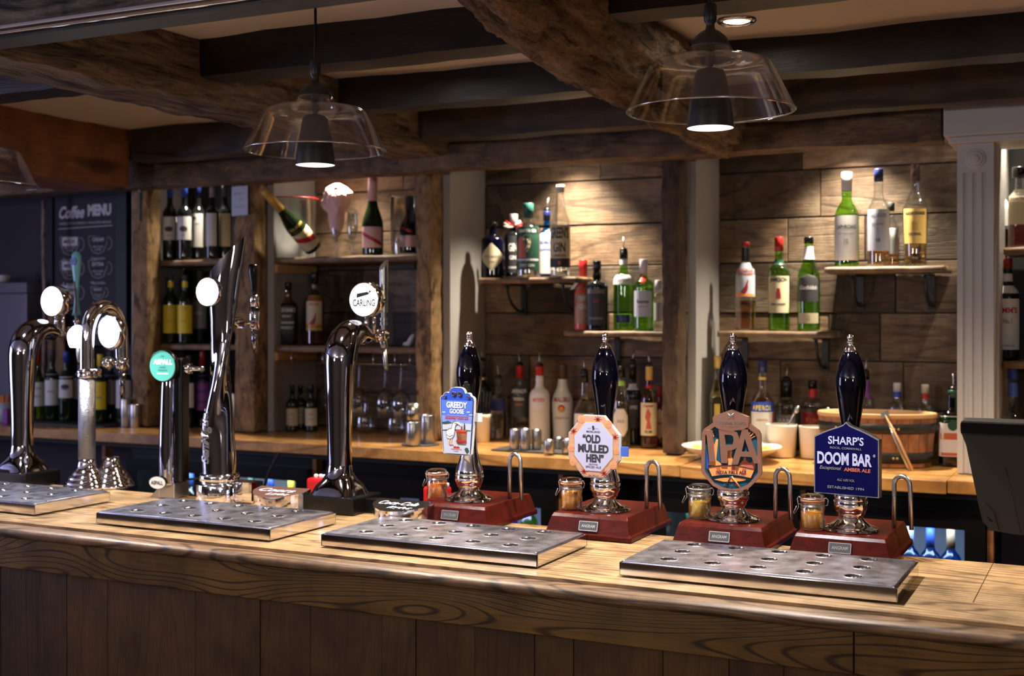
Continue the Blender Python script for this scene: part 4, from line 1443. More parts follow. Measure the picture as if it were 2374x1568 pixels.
# ---- twisted tall font
def twisted_font(loc):
    t_ = thing('beer_font', 'very tall twisted chrome font with slanted scoop top and white round light', 'beer tap', loc)
    MB().lathe([(.056, .001), (.0565, .003), (.0565, .044), (.055, .047), (.046, .0475), (.046, .052), (.049, .053), (.050, .056), (.050, .066), (.048, .070), (.044, .072)], 56).box(
        .03, .10, .0, .045, .002, .052).build('base', M_chrome, t_)
    secs = [(.070, .0430, .0385, 0), (.13, .042, .036, 0), (.20, .039, .031, 0), (.27, .0345, .0265, .001), (.34, .0290, .0225, .003), (.40, .0270, .0215, .006),
            (.45, .0300, .0235, .008), (.50, .0370, .0250, .011), (.54, .0430, .0250, .016), (.575, .0460, .0235, .022)]
    n, vs, fs = 72, [], []
    import bisect
    zs = [s_[0] for s_ in secs]
    rx, ry = cos(YAW), sin(YAW)

    def sect(z):
        j = max(0, min(len(zs) - 2, bisect.bisect(zs, z) - 1))
        u = (z - zs[j]) / (zs[j + 1] - zs[j])
        return [secs[j][k] * (1 - u) + secs[j + 1][k] * u for k in range(1, 4)]

    def surf(z, th, off=0.0):
        """point of the column at height z in direction th (angle in the plan)"""
        a_, b_, s_ = sect(z)
        tw = YAW - pi * 1.05 * (1 - min(1, (z - .07) / .40))
        lo = th - tw
        r = a_ * b_ / sqrt((b_ * cos(lo)) ** 2 + (a_ * sin(lo)) ** 2)
        fl = min(1, (z - .07) * 7) * max(0, min(1, (.52 - z) * 10))
        r *= 1 + .085 * cos(3 * lo + .6) * fl
        r += off
        return Vector((r * cos(th) + rx * s_, r * sin(th) + ry * s_, z))

    NZ = 80
    for q in range(NZ + 1):
        z = .070 + (.575 - .070) * q / NZ
        a_, b_, s_ = sect(z)
        for k in range(n):
            p = surf(z, 2 * pi * k / n)
            tip = max(0.0, (z - .455) / .12)
            if tip > 0:
                f = ((p.x - rx * s_) * rx + (p.y - ry * s_) * ry) / a_
                p.z += tip ** 1.5 * (.046 * f + .040)
            vs.append(p)
    for i in range(NZ):
        for k in range(n):
            fs.append((i * n + k, i * n + (k + 1) % n, (i + 1) * n + (k + 1) % n, (i + 1) * n + k))
    # hollow scoop: the lip turns in and down
    base_ = len(vs) - n
    cen = sum((vs[base_ + k] for k in range(n)), Vector()) / n
    for (kk, dz) in ((.93, -.001), (.86, -.012), (.55, -.045), (.05, -.058)):
        b0 = len(vs)
        for k in range(n):
            v_ = vs[base_ + k]
            vs.append(cen + (v_ - cen) * kk + Vector((0, 0, dz)))
        prev = b0 - n
        for k in range(n):
            fs.append((prev + k, prev + (k + 1) % n, b0 + (k + 1) % n, b0 + k))
    mb = MB().add(vs, fs, 0, True)
    o = mb.build('column', M_darkchrome, t_)
    smooth_angle(o)
    mb = MB()
    for off in (.0030, ):
        mb.text('SanMiguel', .021, 0, 0, m=0, width=.135, shear=.25, bold=.03, fn=lambda a_, b_: surf(.165 + a_, -pi / 2 - .28 - (b_ - .010) / .037, off))
        mb.text('SanMiguel', .021, 0, 0, m=0, width=.135, shear=.25, bold=.045, fn=lambda a_, b_: surf(.165 + a_, -pi / 2 - .28 - (b_ - .010) / .037, off - .0015))
    mb.build('raised_lettering', M_steel, t_)
    # light
    Ml = Matrix.Translation((-.010, -.020, .521)) @ Matrix.Rotation(pi / 2, 4, 'X')
    ln = MB().lathe([(.030, -.01), (.036, 0), (.0375, .010), (.036, .014)], 48, M=Ml, cap=False).build('lens_housing', M_chrome, t_)
    MB().lathe([(.0001, .0175), (.02, .0165), (.034, .0135)], 40, M=Ml, cap=False).build('lens_face', M_led, ln)
    # tap
    mb = MB()
    mb.tube([(0, .012, .443), (0, .080, .443)], .016, 24).tube([(0, .080, .443), (0, .090, .443), (0, .112, .443), (0, .132, .443)], [.011, .009, .007, .009], 20)
    mb.tube([(0, .140, .425), (0, .140, .432), (0, .140, .470), (0, .140, .478)], [.010, .0135, .0135, .011], 24)
    mb.tube([(0, .140, .482), (0, .140, .512), (0, .140, .516)], [.0125, .0115, .009], 24)
    mb.build('tap_body', M_chrome, t_)
    MB().tube([(0, .140, .476), (0, .140, .484)], .0132, 24).tube([(0, .140, .514), (0, .139, .53), (0, .136, .575), (0, .135, .592), (0, .135, .596)], [.006, .008, .0125, .0125, .009], 24).build('tap_handle', M_black, t_)
    MB().tube([(0, .140, .426), (0, .141, .40), (0, .144, .366)], [.009, .0085, .0055], 18).build('spout', M_darkchrome, t_)
    return t_


twisted_font((-2.012, 2.44, ZB))


# ---- squat cider font
def cider_font(loc):
    t_ = thing('beer_font', 'chrome and black cider font with round green lens, left of the twisted font', 'beer tap', loc, rz=radians(4))
    MB().box(-.022, .026, -.028, .032, .001, .04).prism([(-.022, .0), (-.022, .030), (-.046, .006), (-.052, .0)], -.025, -.002).build('base', M_steel, t_, bevel=.002)
    pts = chaikin([(0, -.016, .035, .023), (0, -.018, .12, .024), (0, -.016, .22, .022), (0, -.012, .31, .021), (0, -.004, .345, .018)], 2)
    MB().tube([p[:3] for p in pts], [p[3] for p in pts], 36).build('column', M_darkchrome, t_)
    MB().box(-.002, .038, -.016, .022, .040, .355).build('back_spine', M_black, t_, bevel=.008, segs=3)
    Ml = Matrix.Translation((-.002, -.030, .336)) @ Matrix.Rotation(pi / 2, 4, 'X') @ Matrix.Rotation(radians(4), 4, 'X')
    ln = MB().lathe([(.030, -.012), (.041, -.004), (.042, .006), (.039, .009)], 48, M=Ml, cap=False).lathe([(.0001, -.012), (.030, -.012)], 30, M=Ml, cap=False).build('lens_housing', M_black, t_)
    Mf = Matrix.Translation((-.002, -.0395, .336))
    mb = MB().prism(circle(.0385, 48), 0, .004, 0, M=Mf)
    mb.text('ASPALL', .0115, .002, .004, y=-.0006, m=1, width=.058, bold=.03, M=Mf)
    mb.text('HARRY', .0045, .002, -.006, y=-.0006, m=2, width=.020, M=Mf)
    mb.text('SPARROW', .0045, .002, -.0135, y=-.0006, m=2, width=.028, M=Mf)
    mb.text('SUFFOLK CYDER', .003, .002, -.021, y=-.0006, m=1, width=.034, M=Mf)
    mb.text('1728', .004, 0, .022, y=-.0006, m=2, width=.010, M=Mf)
    mb.build('lens_face', [M_face_green, M_ledsoft, g['teal']], ln)
    Mo = Matrix.Translation((-.012, -.044, .042))
    mb = MB().prism(circle(.0165, 36, sx=1.6), -.002, .002, 0, M=Mo).prism(circle(.0150, 36, sx=1.6), -.0028, -.0018, 1, M=Mo).text('ASPALL', .0095, 0, -.0045, y=-.0034, m=2, width=.037, bold=.02, M=Mo)
    mb.build('name_badge', [M_darkchrome, g['paper'], g['ink']], t_)
    MB().tube([(.030, .005, .328), (.050, .008, .328)], .014, 20).tube([(.050, .008, .328), (.060, .010, .328), (.085, .014, .328)], [.010, .006, .006], 16).build('side_arm', M_chrome, t_)
    MB().tube([(.03, .0, .045), (.06, .004, .049), (.10, .010, .055)], .003, 8).build('cable', M_blackm, t_)
    return t_


cider_font((-2.165, 2.445, ZB))


# ---- knurled column font with arch
def arch_font(loc):
    t_ = thing('beer_font', 'knurled steel font with arched pipe, oval light and small lobed light', 'beer tap', loc)
    rings = [(.060, .001), (.062, .006), (.058, .012), (.056, .013), (.056, .018), (.051, .024), (.048, .025), (.048, .030), (.044, .036), (.040, .037), (.040, .042), (.034, .048), (.027, .056), (.0235, .068), (.0225, .08)]
    MB().lathe(rings, 48).lathe(rings, 48, M=Matrix.Translation((.036, .050, 0))).build('base', M_chrome, t_)
    m, nt, b = MATS['knurled_steel'], None, None
    MB().lathe([(.0222, .062), (.0222, .298)], 40).build('column', m, t_)
    MB().lathe([(.0245, .296), (.0265, .300), (.0265, .304), (.0245, .307), (.0265, .310), (.0265, .315), (.022, .320)], 40).lathe([(.0245, .296), (.0265, .300), (.0265, .304), (.0245, .307), (.0265, .310), (.0265, .315), (.022, .320)], 40, M=Matrix.Translation((.004, .012, 0))).build('collar', M_chrome, t_)
    arch = [(0, 0, .315), (0, 0, .40), (0, .003, .428), (0, .020, .468), (0, .055, .490), (0, .090, .482), (0, .118, .452), (0, .128, .415), (0, .130, .345)]
    MB().tube(chaikin(arch, 3), .0185, 28).build('arch_pipe', M_chrome, t_)
    # lens in the arch
    Ml = Matrix.Translation((.028, .064, .418)) @ Matrix.Rotation(pi / 2, 4, 'X') @ Matrix.Scale(1.12, 4, (0, 1, 0))
    ln = MB().lathe([(.0001, -.015), (.036, -.015), (.043, -.006), (.0445, .006), (.042, .013), (.038, .014)], 48, M=Ml, cap=False).build('lens_housing', M_chrome, t_)
    mf = MB().lathe([(.0001, .0155), (.02, .015), (.0375, .0125)], 40, M=Ml, cap=False)
    mf.tube([(.014, .0475, .424), (.022, .0475, .428)], .0007, 5, 1).tube([(.034, .0475, .428), (.042, .0475, .424)], .0007, 5, 1).tube([(.012, .0475, .411), (.044, .0475, .411)], .0006, 5, 1)
    mf.build('lens_face', [M_led, g['grey']], ln)
    # lobed light in front
    lob = []
    for q in range(48):
        a_ = 2 * pi * q / 48
        r = .034 + .0022 * abs(sin(2.5 * a_ + .8))
        lob.append((r * cos(a_) * 1.0, max(-.027, r * sin(a_))))
    Mf = Matrix.Translation((-.022, -.012, .402))
    lb_ = MB().prism(lob, 0, .022, 0, M=Mf).build('lens_housing', M_chrome, t_)
    MB().prism([(x * .95, z * .95) for x, z in lob], -.003, 0, 0, M=Mf).build('lens_face', M_led, lb_)
    MB().tube([(-.01, .0, .385), (0, .0, .385)], .012, 16).build('side_arm', M_chrome, t_)
    mb = MB().tube([(0, .130, .352), (0, .130, .335), (0, .130, .318), (0, .130, .308)], [.014, .020, .019, .011], 28)
    mb.tube([(0, .125, .333), (-.002, .090, .333)], .0045, 12).lathe([(.0001, -.018), (.010, -.016), (.017, -.007), (.0185, 0), (.017, .007), (.010, .016), (.0001, .018)], 24, M=Matrix.Translation((-.002, .078, .333)))
    mb.build('tap_body', M_chrome, t_)
    MB().tube([(0, .130, .31), (0, .131, .27), (0, .132, .232)], [.010, .008, .006], 18).build('spout', M_darkchrome, t_)
    return t_


m, nt, b = _new('knurled_steel')
b.inputs['Base Color'].default_value = (.25, .25, .28, 1)
b.inputs['Metallic'].default_value = 1
b.inputs['Roughness'].default_value = .38
tc = N(nt, 'ShaderNodeTexCoord')
vo = N(nt, 'ShaderNodeTexVoronoi', inputs={'Scale': 420.0})
nt.links.new(tc.outputs['Object'], vo.inputs['Vector'])
bp = N(nt, 'ShaderNodeBump', inputs={'Strength': 1.0, 'Distance': .001})
nt.links.new(vo.outputs['Distance'], bp.inputs['Height'])
nt.links.new(bp.outputs['Normal'], b.inputs['Normal'])
arch_font((-2.478, 2.465, ZB))


# ---- low taps with half round lettered tops
def low_tap(loc, lbl, top_mat, t1, t2, rz):
    t_ = thing('lettered_tap_head', lbl, 'tap head', loc, rz)
    hw = .068
    fr = [(-hw + 2 * hw * q / 24, -.052 * sin(pi * q / 24) ** .7 - 0.0) for q in range(25)]
    out = fr + [(hw, .030), (-hw, .030)]
    lo, hi = [], []
    n = len(out)
    vs = [(x, y, .001) for x, y in out] + [(x, y, .034 + (y + .05) * .16) for x, y in out]
    mb = MB().add(vs, [(i, (i + 1) % n, n + (i + 1) % n, n + i) for i in range(n)], 0, False)
    mb.build('body', M_chrome, t_)
    o2 = [(x * 1.03, y * 1.03) for x, y in out]
    vs = [(x, y, .034 + (y + .05) * .16) for x, y in o2] + [(x, y, .0385 + (y + .05) * .16) for x, y in o2]
    mb = MB().add(vs, [(i, (i + 1) % n, n + (i + 1) % n, n + i) for i in range(n)], 1, False)
    mb.add(vs[n:], [tuple(range(n))], 0, False)

    def fn(px, pz):
        return (px, pz, .0392 + (pz + .05) * .16)
    mb.text(t1, .022, -.004, -.008, m=2, width=.10, shear=.35, bold=.02, fn=fn)
    mb.text(t2, .015, .014, -.032, m=2, width=.062, shear=.35, bold=.02, fn=fn)
    mb.build('top_plate', [top_mat, M_chrome, g['snow']], t_)


p = onz(646, 1145, ZB + .04)
low_tap((p.x, p.y, ZB), 'half round brown metal tap head with raised script, beside the black base', g['copper_brown'], 'Coors', 'Light', radians(3))
p = onz(928, 1176, ZB + .04)
low_tap((p.x, p.y, ZB), 'half round black metal tap head with raised script, left of the goose pump', M_black, 'Coca-Cola', 'light', 0)
MB_ = MB().box(-.02, .02, -.022, .022, .001, .042).build('tap_block', M_black, None, bevel=.002, loc=(XA(690, 2.44), 2.445, ZB))
tag(MB_, 'small black block between the brown tap head and the black font base', 'block')
MB_ = MB().box(-.045, .045, -.015, .015, .001, .034).build('tap_block', M_black, None, bevel=.002, loc=(XA(875, 2.47), 2.465, ZB))
tag(MB_, 'long black block between the black font base and the black tap head', 'block')
# red caddies
for px, lb in ((742, 'red plastic caddy with white tips behind the black font base'), (1014, 'red plastic caddy with white tips behind the reddish ale jar')):
    t_ = thing('plastic_caddy', lb, 'caddy', (XA(px, 2.56), 2.56, ZB - .02))
    mb = MB().box(-.030, .030, -.020, .020, .0, .078)
    mb.build('caddy_body', g['redplastic'], t_, bevel=.008, segs=3)
    for q in range(4):
        MB().lathe([(.0055, .076), (.0055, .084), (.004, .086), (.0001, .087)], 12).build('tip', g['white'], t_, loc=(-.012 + .012 * q, .004 * (q % 2), 0))
    MB().box(-.034, .034, -.024, .024, -.12, .0).build('bracket', M_blackm, t_)

# ---- till screen seen from behind
t_ = thing('till_screen', 'black touch screen till seen from behind at the right edge of the bar', 'till', (-.10, 2.262, ZB))
Mt = Matrix.Translation((0, -.01, .095)) @ Matrix.Rotation(radians(7), 4, 'X')
ol = [(-.146, .186), (-.142, .192), (.24, .192), (.24, 0.0), (-.062, .0), (-.100, .004), (-.112, .018), (-.118, .045), (-.137, .150), (-.146, .175)]
mb = MB().prism(ol, .0, .030, 0, M=Mt)
mb.box(-.144, .24, -.012, .0, .172, .192, 1, M=Mt).box(.0, .12, -.002, .0, .085, .125, 1, M=Mt)
mb.build('screen_housing', [g['plastic_grey'], M_black], t_, bevel=.003)
mb = MB().prism([(-.144, .19), (.24, .19), (.24, .004), (-.060, .004), (-.104, .010), (-.136, .15)], .030, .040, 0, M=Mt)
mb.build('screen', M_black, t_, bevel=.002)
mb = MB().tube([(-.075, -.0005, .115), (-.052, -.0005, .003)], .0006, 5, M=Mt).prism([(-.108, .052), (-.094, .036), (-.086, .005), (-.100, .006), (-.110, .02), (-.114, .045)], -.003, .0, 0, M=Mt)
mb.prism(chaikin([(-.106, .030), (-.098, .024), (-.094, .019), (-.101, .021)], 1), -.0036, -.0028, 1, M=Mt)
mb.build('side_port', [g['plastic_grey'], M_black], t_)
vs = [(-.028, -.040, .002), (.14, -.040, .002), (.14, .07, .002), (-.028, .07, .002), (-.028, -.040, .016), (.14, -.040, .016), (.14, .07, .016), (-.028, .07, .016)]
mb = MB().add(vs, [(3, 2, 1, 0), (0, 1, 5, 4), (1, 2, 6, 5), (2, 3, 7, 6), (3, 0, 4, 7), (4, 5, 6, 7)])
vs = [(-.024, -.036, .016), (.13, -.036, .016), (.13, .05, .016), (-.024, .05, .016), (.006, -.006, .10), (.09, -.006, .10), (.09, .03, .10), (.006, .03, .10)]
mb.add(vs, [(3, 2, 1, 0), (0, 1, 5, 4), (1, 2, 6, 5), (2, 3, 7, 6), (3, 0, 4, 7), (4, 5, 6, 7)])
mb.box(.0, .10, -.008, .028, .095, .17)
mb.build('stand', M_black, t_, bevel=.004, segs=3)


# ---- pendant lamps
M_rim = thin_glass('shade_rim_glass', (.9, .9, .92), .35, rough=.15, edge=.8)


def make_pendant():
    t_ = thing('pendant_lamp', '', 'pendant lamp')
    outer = chaikin([(.150, 0), (.1485, .003), (.136, .030), (.122, .058), (.112, .076), (.107, .084), (.098, .0895), (.084, .0915), (.062, .0905), (.050, .0900), (.0455, .0925), (.0435, .099), (.039, .110), (.035, .1165)], 1)
    inner = [(max(.001, r - .0022), z - .0018) for r, z in reversed(outer)]
    MB().lathe(outer + inner + [outer[0]], 88, cap=False).build('glass_shade', M_shade, t_)
    MB().lathe([(.1488, -.0006), (.1502, -.0012), (.1512, .0006), (.1500, .002), (.1488, .0012), (.1488, -.0006)], 88, cap=False).build('shade_rim', M_rim, t_)
    MB().lathe([(.0345, .113), (.0345, .1165), (.0335, .122), (.028, .132), (.018, .141), (.009, .146), (.0075, .152), (.0075, .156), (.0105, .160), (.0115, .165), (.0115, .188), (.010, .192), (.004, .194), (.0035, .200)], 36, cap=False).build('cap', M_cone, t_)
    MB().lathe([(.0001, .118), (.0085, .118), (.0085, .086), (.005, .082), (.005, .076)], 20).build('lamp_holder', M_blackm, t_)
    co = [(.0415, -.030), (.0405, -.010), (.037, .012), (.031, .045), (.0275, .066), (.024, .073), (.012, .077), (.0001, .078)]
    cone = MB().lathe(co, 48, cap=False).build('lamp_cone', M_cone, t_)
    ci = [(.0412, -.0302), (.0385, -.020), (.034, .005), (.028, .035), (.0001, .04)]
    MB().lathe(ci, 48, cap=False).build('cone_lining', M_coneinner, cone)
    MB().lathe([(.0001, -.006), (.012, -.004), (.020, .006), (.021, .016), (.012, .03)], 32).build('bulb', M_bulb, t_)
    MB().tube([(0, 0, .19), (.0008, 0, .25), (0, 0, .31), (0, 0, .352)], .003, 10).build('cord', M_blackm, t_)
    return t_


pen = make_pendant()
for i, (x, y, z, lb) in enumerate([(-.659, 2.142, 1.930, 'right hand glass pendant lamp with black cone, in front of the gnarled beam'),
                                   (-1.538, 2.178, 1.914, 'middle glass pendant lamp with black cone, below the black joist'),
                                   (-2.545, 2.160, 1.885, 'leftmost glass pendant lamp, cut by the picture edge')]):
    o = pen if i == 0 else copy_tree(pen)
    o.location = (x, y, z)
    tag(o, lb, 'pendant lamp', 'glass pendant lamps over the bar')
    lamp('SPOT', (x, y, z - .012), (60, 64, 64)[i], (.95, .95, 1.0) if i != 1 else (1.0, .93, .86), radius=.018, angle=118, blend=.5, target=(x, y, 0))

# ================================================================== BACK BAR SHELVES
def shelf(name, xa, xb, y0, y1, ztop, th, lbl, mat=None, group=None, brackets=()):
    t_ = thing(name, lbl, 'shelf', ((xa + xb) / 2, (y0 + y1) / 2, ztop), group=group)
    hx, hy = (xb - xa) / 2, (y1 - y0) / 2
    rough_box(MB(), (-hx, hx, -hy, hy, -th, 0), (40, 5, 2), .0018, 9, seed=xa, rnd=.002).build('board', mat or M_shelf, t_)
    for bx in brackets:
        x = bx - (xa + xb) / 2
        mb = MB()
        mb.box(x - .011, x + .011, hy - .008, hy - .001, -th - .115, -th)
        mb.box(x - .011, x + .011, -hy * .55, hy - .001, -th - .006, -th - .0005)
        pts = [(x, -hy * .5 + (hy * 1.45) * (1 - cos(q * pi / 16)) * .98, -th - .006 - .098 * sin(q * pi / 16)) for q in range(9)]
        mb.tube(pts, .0055, 8)
        mb.lathe([(.0055, 0), (.004, .003), (.0001, .0035)], 10, M=Matrix.Translation((x, hy - .008, -th - .095)) @ Matrix.Rotation(pi / 2, 4, 'X'))
        mb.build('bracket', M_iron, t_)
    return t_


Z1, Z2 = 1.787, 1.441
YS = 3.955
e = .024
SH = {}
shelf('wall_shelf', BX0 + .003, PX[1][0] - .001, YS, YW - .0125, Z1, .024, 'upper wooden shelf of red wine bottles', group='shelves between the posts')
shelf('wall_shelf', BX0 + .003, PX[1][0] - .001, YS, YW - .0125, Z2, .024, 'lower wooden shelf with the yellow labelled bottles', group='shelves between the posts')
shelf('wall_shelf', PX[1][1] + e, PX[2][0] - .001, YS, YW - .0125, Z1, .024, 'wooden shelf holding the champagne and flutes', group='shelves between the posts')
sh4 = shelf('wall_shelf', PX[1][1] + e, PX[2][0] - .001, YS, YW - .0125, Z2, .026, 'wooden shelf with whiskeys and a glass rack beneath', group='shelves between the posts')
for z in (Z1, Z2):
    for x in (PX[1][1] + .024, ):
        tag(MB().box(x, x + .022, YS + .002, YW - .03, z - .060, z - .0275).build('shelf_batten', g['tan']), 'short pale batten carrying the %s champagne bay shelf' % ('upper' if z == Z1 else 'lower'), 'batten')
ya, yb = 4.045, YW - .013
za = ZA(1220, 643, ya)
shelf('wall_shelf', XA(1106, ya), XA(1337, ya), ya, yb, za, .022, 'floating rustic shelf of gins on iron brackets', brackets=(XA(1178, 4.1), XA(1307, 4.1)))
zbb = ZA(1420, 768, ya)
shelf('wall_shelf', XA(1306, ya), PX[3][0] - .002, ya, yb, zbb, .020, 'floating shelf under the green gin bottles', brackets=(XA(1400, 4.1),))
zc = ZA(1800, 768, ya)
shelf('wall_shelf', XA(1662, ya), XA(1934, ya), ya, yb, zc, .022, 'lower floating shelf of the right plank bay', brackets=(XA(1702, 4.1), XA(1893, 4.1)))
zd = ZA(2050, 617, ya)
shelf('wall_shelf', XA(1911, ya), XA(2191, ya), ya, yb, zd, .022, 'upper floating shelf of the right plank bay', brackets=(XA(1977, 4.1), XA(2146, 4.1)))
z5a, z5b = ZA(2340, 572, 3.95), ZA(2340, 837, 3.95)
shelf('wall_shelf', px1 + .012, 1.2, 3.95, YW - .02, z5a, .024, 'upper shelf right of the white pilaster', group='shelves right of the pilaster')
shelf('wall_shelf', px1 + .012, 1.2, 3.95, YW - .02, z5b, .024, 'lower shelf right of the white pilaster', group='shelves right of the pilaster')

# ---- glass rack under the shelf
t_ = thing('glass_rack', 'chrome wire stemware rack under the whiskey shelf', 'glass rack', ((PX[1][1] + PX[2][0]) / 2, 4.0, Z2 - .026))
x0 = t_.location.x
for p_ in (672, 745, 815, 862, 912, 947):
    x = XA(p_, 3.97) - x0
    MB().tube([(x, -.02, 0), (x, -.02, -.035), (x, -.018, -.040), (x, .20, -.040)], .0022, 8).build('rail', M_chrome, t_)
MB().tube([(XA(655, 3.98) - x0, -.0, -.042), (XA(952, 3.98) - x0, 0, -.042)], .0016, 8).build('cross_wire', M_chrome, t_)

# ================================================================== BOTTLES
PROF = {
    'bordeaux': [(0, .86), (.012, .97), (.03, 1), (.58, 1), (.655, .97), (.70, .80), (.735, .52), (.77, .40), (.80, .37), (.985, .35), (1, .36)],
    'burgundy': [(0, .86), (.012, .97), (.03, 1), (.46, 1), (.55, .93), (.64, .68), (.73, .46), (.80, .37), (.985, .33), (1, .34)],
    'champagne': [(0, .84), (.015, .97), (.035, 1), (.40, 1), (.50, .95), (.60, .75), (.70, .52), (.80, .40), (.9, .36), (.985, .36), (1, .36)],
    'spirit': [(0, .88), (.012, .98), (.03, 1), (.60, 1), (.67, .96), (.715, .78), (.745, .50), (.78, .38), (.985, .35), (1, .36)],
    'laphroaig': [(0, .88), (.012, .98), (.03, 1), (.54, 1), (.60, .98), (.66, .83), (.71, .60), (.75, .42), (.80, .40), (.86, .43), (.985, .36), (1, .36)],
    'tall': [(0, .88), (.012, .98), (.03, 1), (.56, 1), (.64, .90), (.72, .62), (.80, .45), (.88, .38), (.985, .36), (1, .38)],
    'squat': [(0, .9), (.015, .98), (.03, 1), (.66, 1), (.72, .95), (.76, .75), (.785, .45), (.81, .36), (.985, .34), (1, .35)],
    'gmorangie': [(0, .86), (.012, .92), (.05, .86), (.20, .86), (.48, 1), (.60, 1), (.68, .82), (.74, .52), (.80, .34), (.985, .30), (1, .31)],
    'malibu': [(0, .80), (.012, .86), (.10, .84), (.35, .94), (.52, 1), (.62, .90), (.72, .58), (.80, .42), (.985, .39), (1, .40)],
    'aperol': [(0, .86), (.012, .97), (.03, 1), (.54, 1), (.62, .90), (.67, .55), (.71, .38), (.80, .34), (.985, .32), (1, .33)],
    'jd': [(0, .92), (.012, .99), (.03, 1), (.62, 1), (.68, .90), (.72, .60), (.76, .40), (.81, .36), (.985, .34), (1, .35)],
    'bulb': [(0, .80), (.012, .92), (.05, 1), (.36, 1), (.46, .98), (.56, .80), (.64, .50), (.70, .34), (.80, .30), (.985, .30), (1, .31)],
    'hend': [(0, .92), (.012, .99), (.03, 1), (.66, 1), (.72, .97), (.765, .80), (.785, .42), (.80, .34), (.985, .32), (1, .33)],
}


def bottle(lbl, px, w, ytop, Y, zb, prof, glass, liquid=None, level=.5, cap=None, caph=.12, capr=1.12, labels=(), texts=(), pourer=None, sq=None,
           group=None, name='spirit_bottle', cat='bottle', neck=None, rz=None, loc=None, H=None, R=None, extra=None, foil=None, base_px=None):
    """labels: (z0, z1, halfwidth in R, mat) in fractions of the height; texts: (string, z, height, mat, width)"""
    if loc is None:
        x = XA(px, Y)
        loc = Vector((x, Y, zb + .0005))
        H = ZA(px, ytop, Y) - zb
        R = MW(px, w, Y) / 2
    R *= .96
    rzz = rot_face(loc[0], loc[1], .75) if rz is None else rz
    t_ = thing(name, lbl, cat, loc, rzz, group)
    ch = caph if cap else 0
    G = 1 - (ch * .35 if cap else 0)      # glass reaches up inside the cap
    pr = chaikin([(z * H * G, r * R) for z, r in PROF[prof]], 2)
    prof_rz = [(r, z) for z, r in pr]
    MB().lathe([(.0001, .0005)] + prof_rz + [(.0001, prof_rz[-1][1])], 36, sq=sq).build('glass_body', glass, t_)

    def rad(z):
        for (r0, z0), (r1, z1) in zip(prof_rz[:-1], prof_rz[1:]):
            if z0 <= z <= z1:
                return r0 + (r1 - r0) * (z - z0) / max(1e-9, z1 - z0)
        return prof_rz[-1][0]

    if liquid:
        lv = level * H
        lp = [(max(.0005, r * .93 - .0006), z) for r, z in prof_rz if .006 < z < lv]
        lp = [(.0001, .006)] + [(lp[0][0] * .96, .006)] + lp + [(max(.0006, rad(lv) * .93 - .0006), lv), (.0001, lv)]
        MB().lathe(lp, 32, sq=sq).build('liquid', liquid, t_)

    def wrap(s, z, off=.0007):
        r = rad(z)
        a = s / max(1e-6, rad(min(z, H * .5)) if False else r)
        ang = -pi / 2 + a
        q = r
        if sq:
            q = r / ((abs(cos(ang)) ** sq + abs(sin(ang)) ** sq) ** (1 / sq))
        q += off
        return (q * cos(ang), q * sin(ang), z)

    for li, L_ in enumerate(labels):
        z0, z1, hw_, mt = L_[:4]
        shape = L_[4] if len(L_) > 4 else None
        tx = [t for t in texts if (t[5] if len(t) > 5 else 0) == li]
        mb = MB()
        nr = 14 if shape else 5
        nc = 18
        vs = []
        for i in range(nr + 1):
            u = i / nr
            z = (z0 + (z1 - z0) * u) * H
            k = 1.0
            if shape == 'diamond':
                k = max(.02, 1 - abs(2 * u - 1) ** 1.25)
            elif shape == 'arch':
                k = 1 if u < .72 else max(.02, sqrt(max(0, 1 - ((u - .72) / .28) ** 2)))
            elif shape == 'oval':
                k = max(.02, sqrt(max(0, 1 - (2 * u - 1) ** 2)))
            elif shape == 'hex':
                k = min(1, .45 + 2.2 * min(u, 1 - u))
            for j in range(nc + 1):
                vs.append(wrap(R * hw_ * k * (2 * j / nc - 1), z))
        fs = [(i * (nc + 1) + j, i * (nc + 1) + j + 1, (i + 1) * (nc + 1) + j + 1, (i + 1) * (nc + 1) + j) for i in range(nr) for j in range(nc)]
        mb.add(vs, fs, 0, True)
        mats = [mt]
        for s_ in tx:
            if s_[3] not in mats:
                mats.append(s_[3])
            mb.text(s_[0], s_[2] * H, 0, s_[1] * H, m=mats.index(s_[3]), width=s_[4] * R, bold=.03, shear=(s_[6] if len(s_) > 6 else 0), fn=lambda a_, b_: wrap(a_, b_, .0011))
        if extra and li == 0:
            for (poly, m_) in extra:
                if m_ not in mats:
                    mats.append(m_)
                pts = [(p[0] * R, p[1] * H) for p in poly]
                tr = tessellate_polygon([[Vector((a_, b_, 0)) for a_, b_ in pts]])
                wide = (max(p[0] for p in pts) - min(p[0] for p in pts)) / R
                tl = [tuple(pts[i] for i in t) for t in tr]
                for _ in range(3 if wide > .5 and len(pts) < 8 else 2 if wide > .5 else 1):
                    nt_ = []
                    for a, b, c in tl:
                        ab, bc_, ca = [((u[0] + v[0]) / 2, (u[1] + v[1]) / 2) for u, v in ((a, b), (b, c), (c, a))]
                        nt_ += [(a, ab, ca), (ab, b, bc_), (ca, bc_, c), (ab, bc_, ca)]
                    tl = nt_
                vv = [wrap(p[0], p[1], .0012) for t in tl for p in t]
                mb.add(vv, [(3 * i, 3 * i + 1, 3 * i + 2) for i in range(len(tl))], mats.index(m_))
        mb.build('label_sheet', mats, t_)
    if neck:
        for (z0, z1, mt) in neck:
            pts = [(rad(z0 * H * G + (z1 - z0) * H * G * q / 6) + .0008, (z0 + (z1 - z0) * q / 6) * H * G) for q in range(7)]
            MB().lathe(pts, 28, cap=False).build('neck_band', mt, t_)
    if cap:
        rc = prof_rz[-1][0] * capr
        MB().lathe([(rc, H * (1 - caph)), (rc, H - .002), (rc * .93, H), (.0001, H)], 28).build('cap', cap, t_)
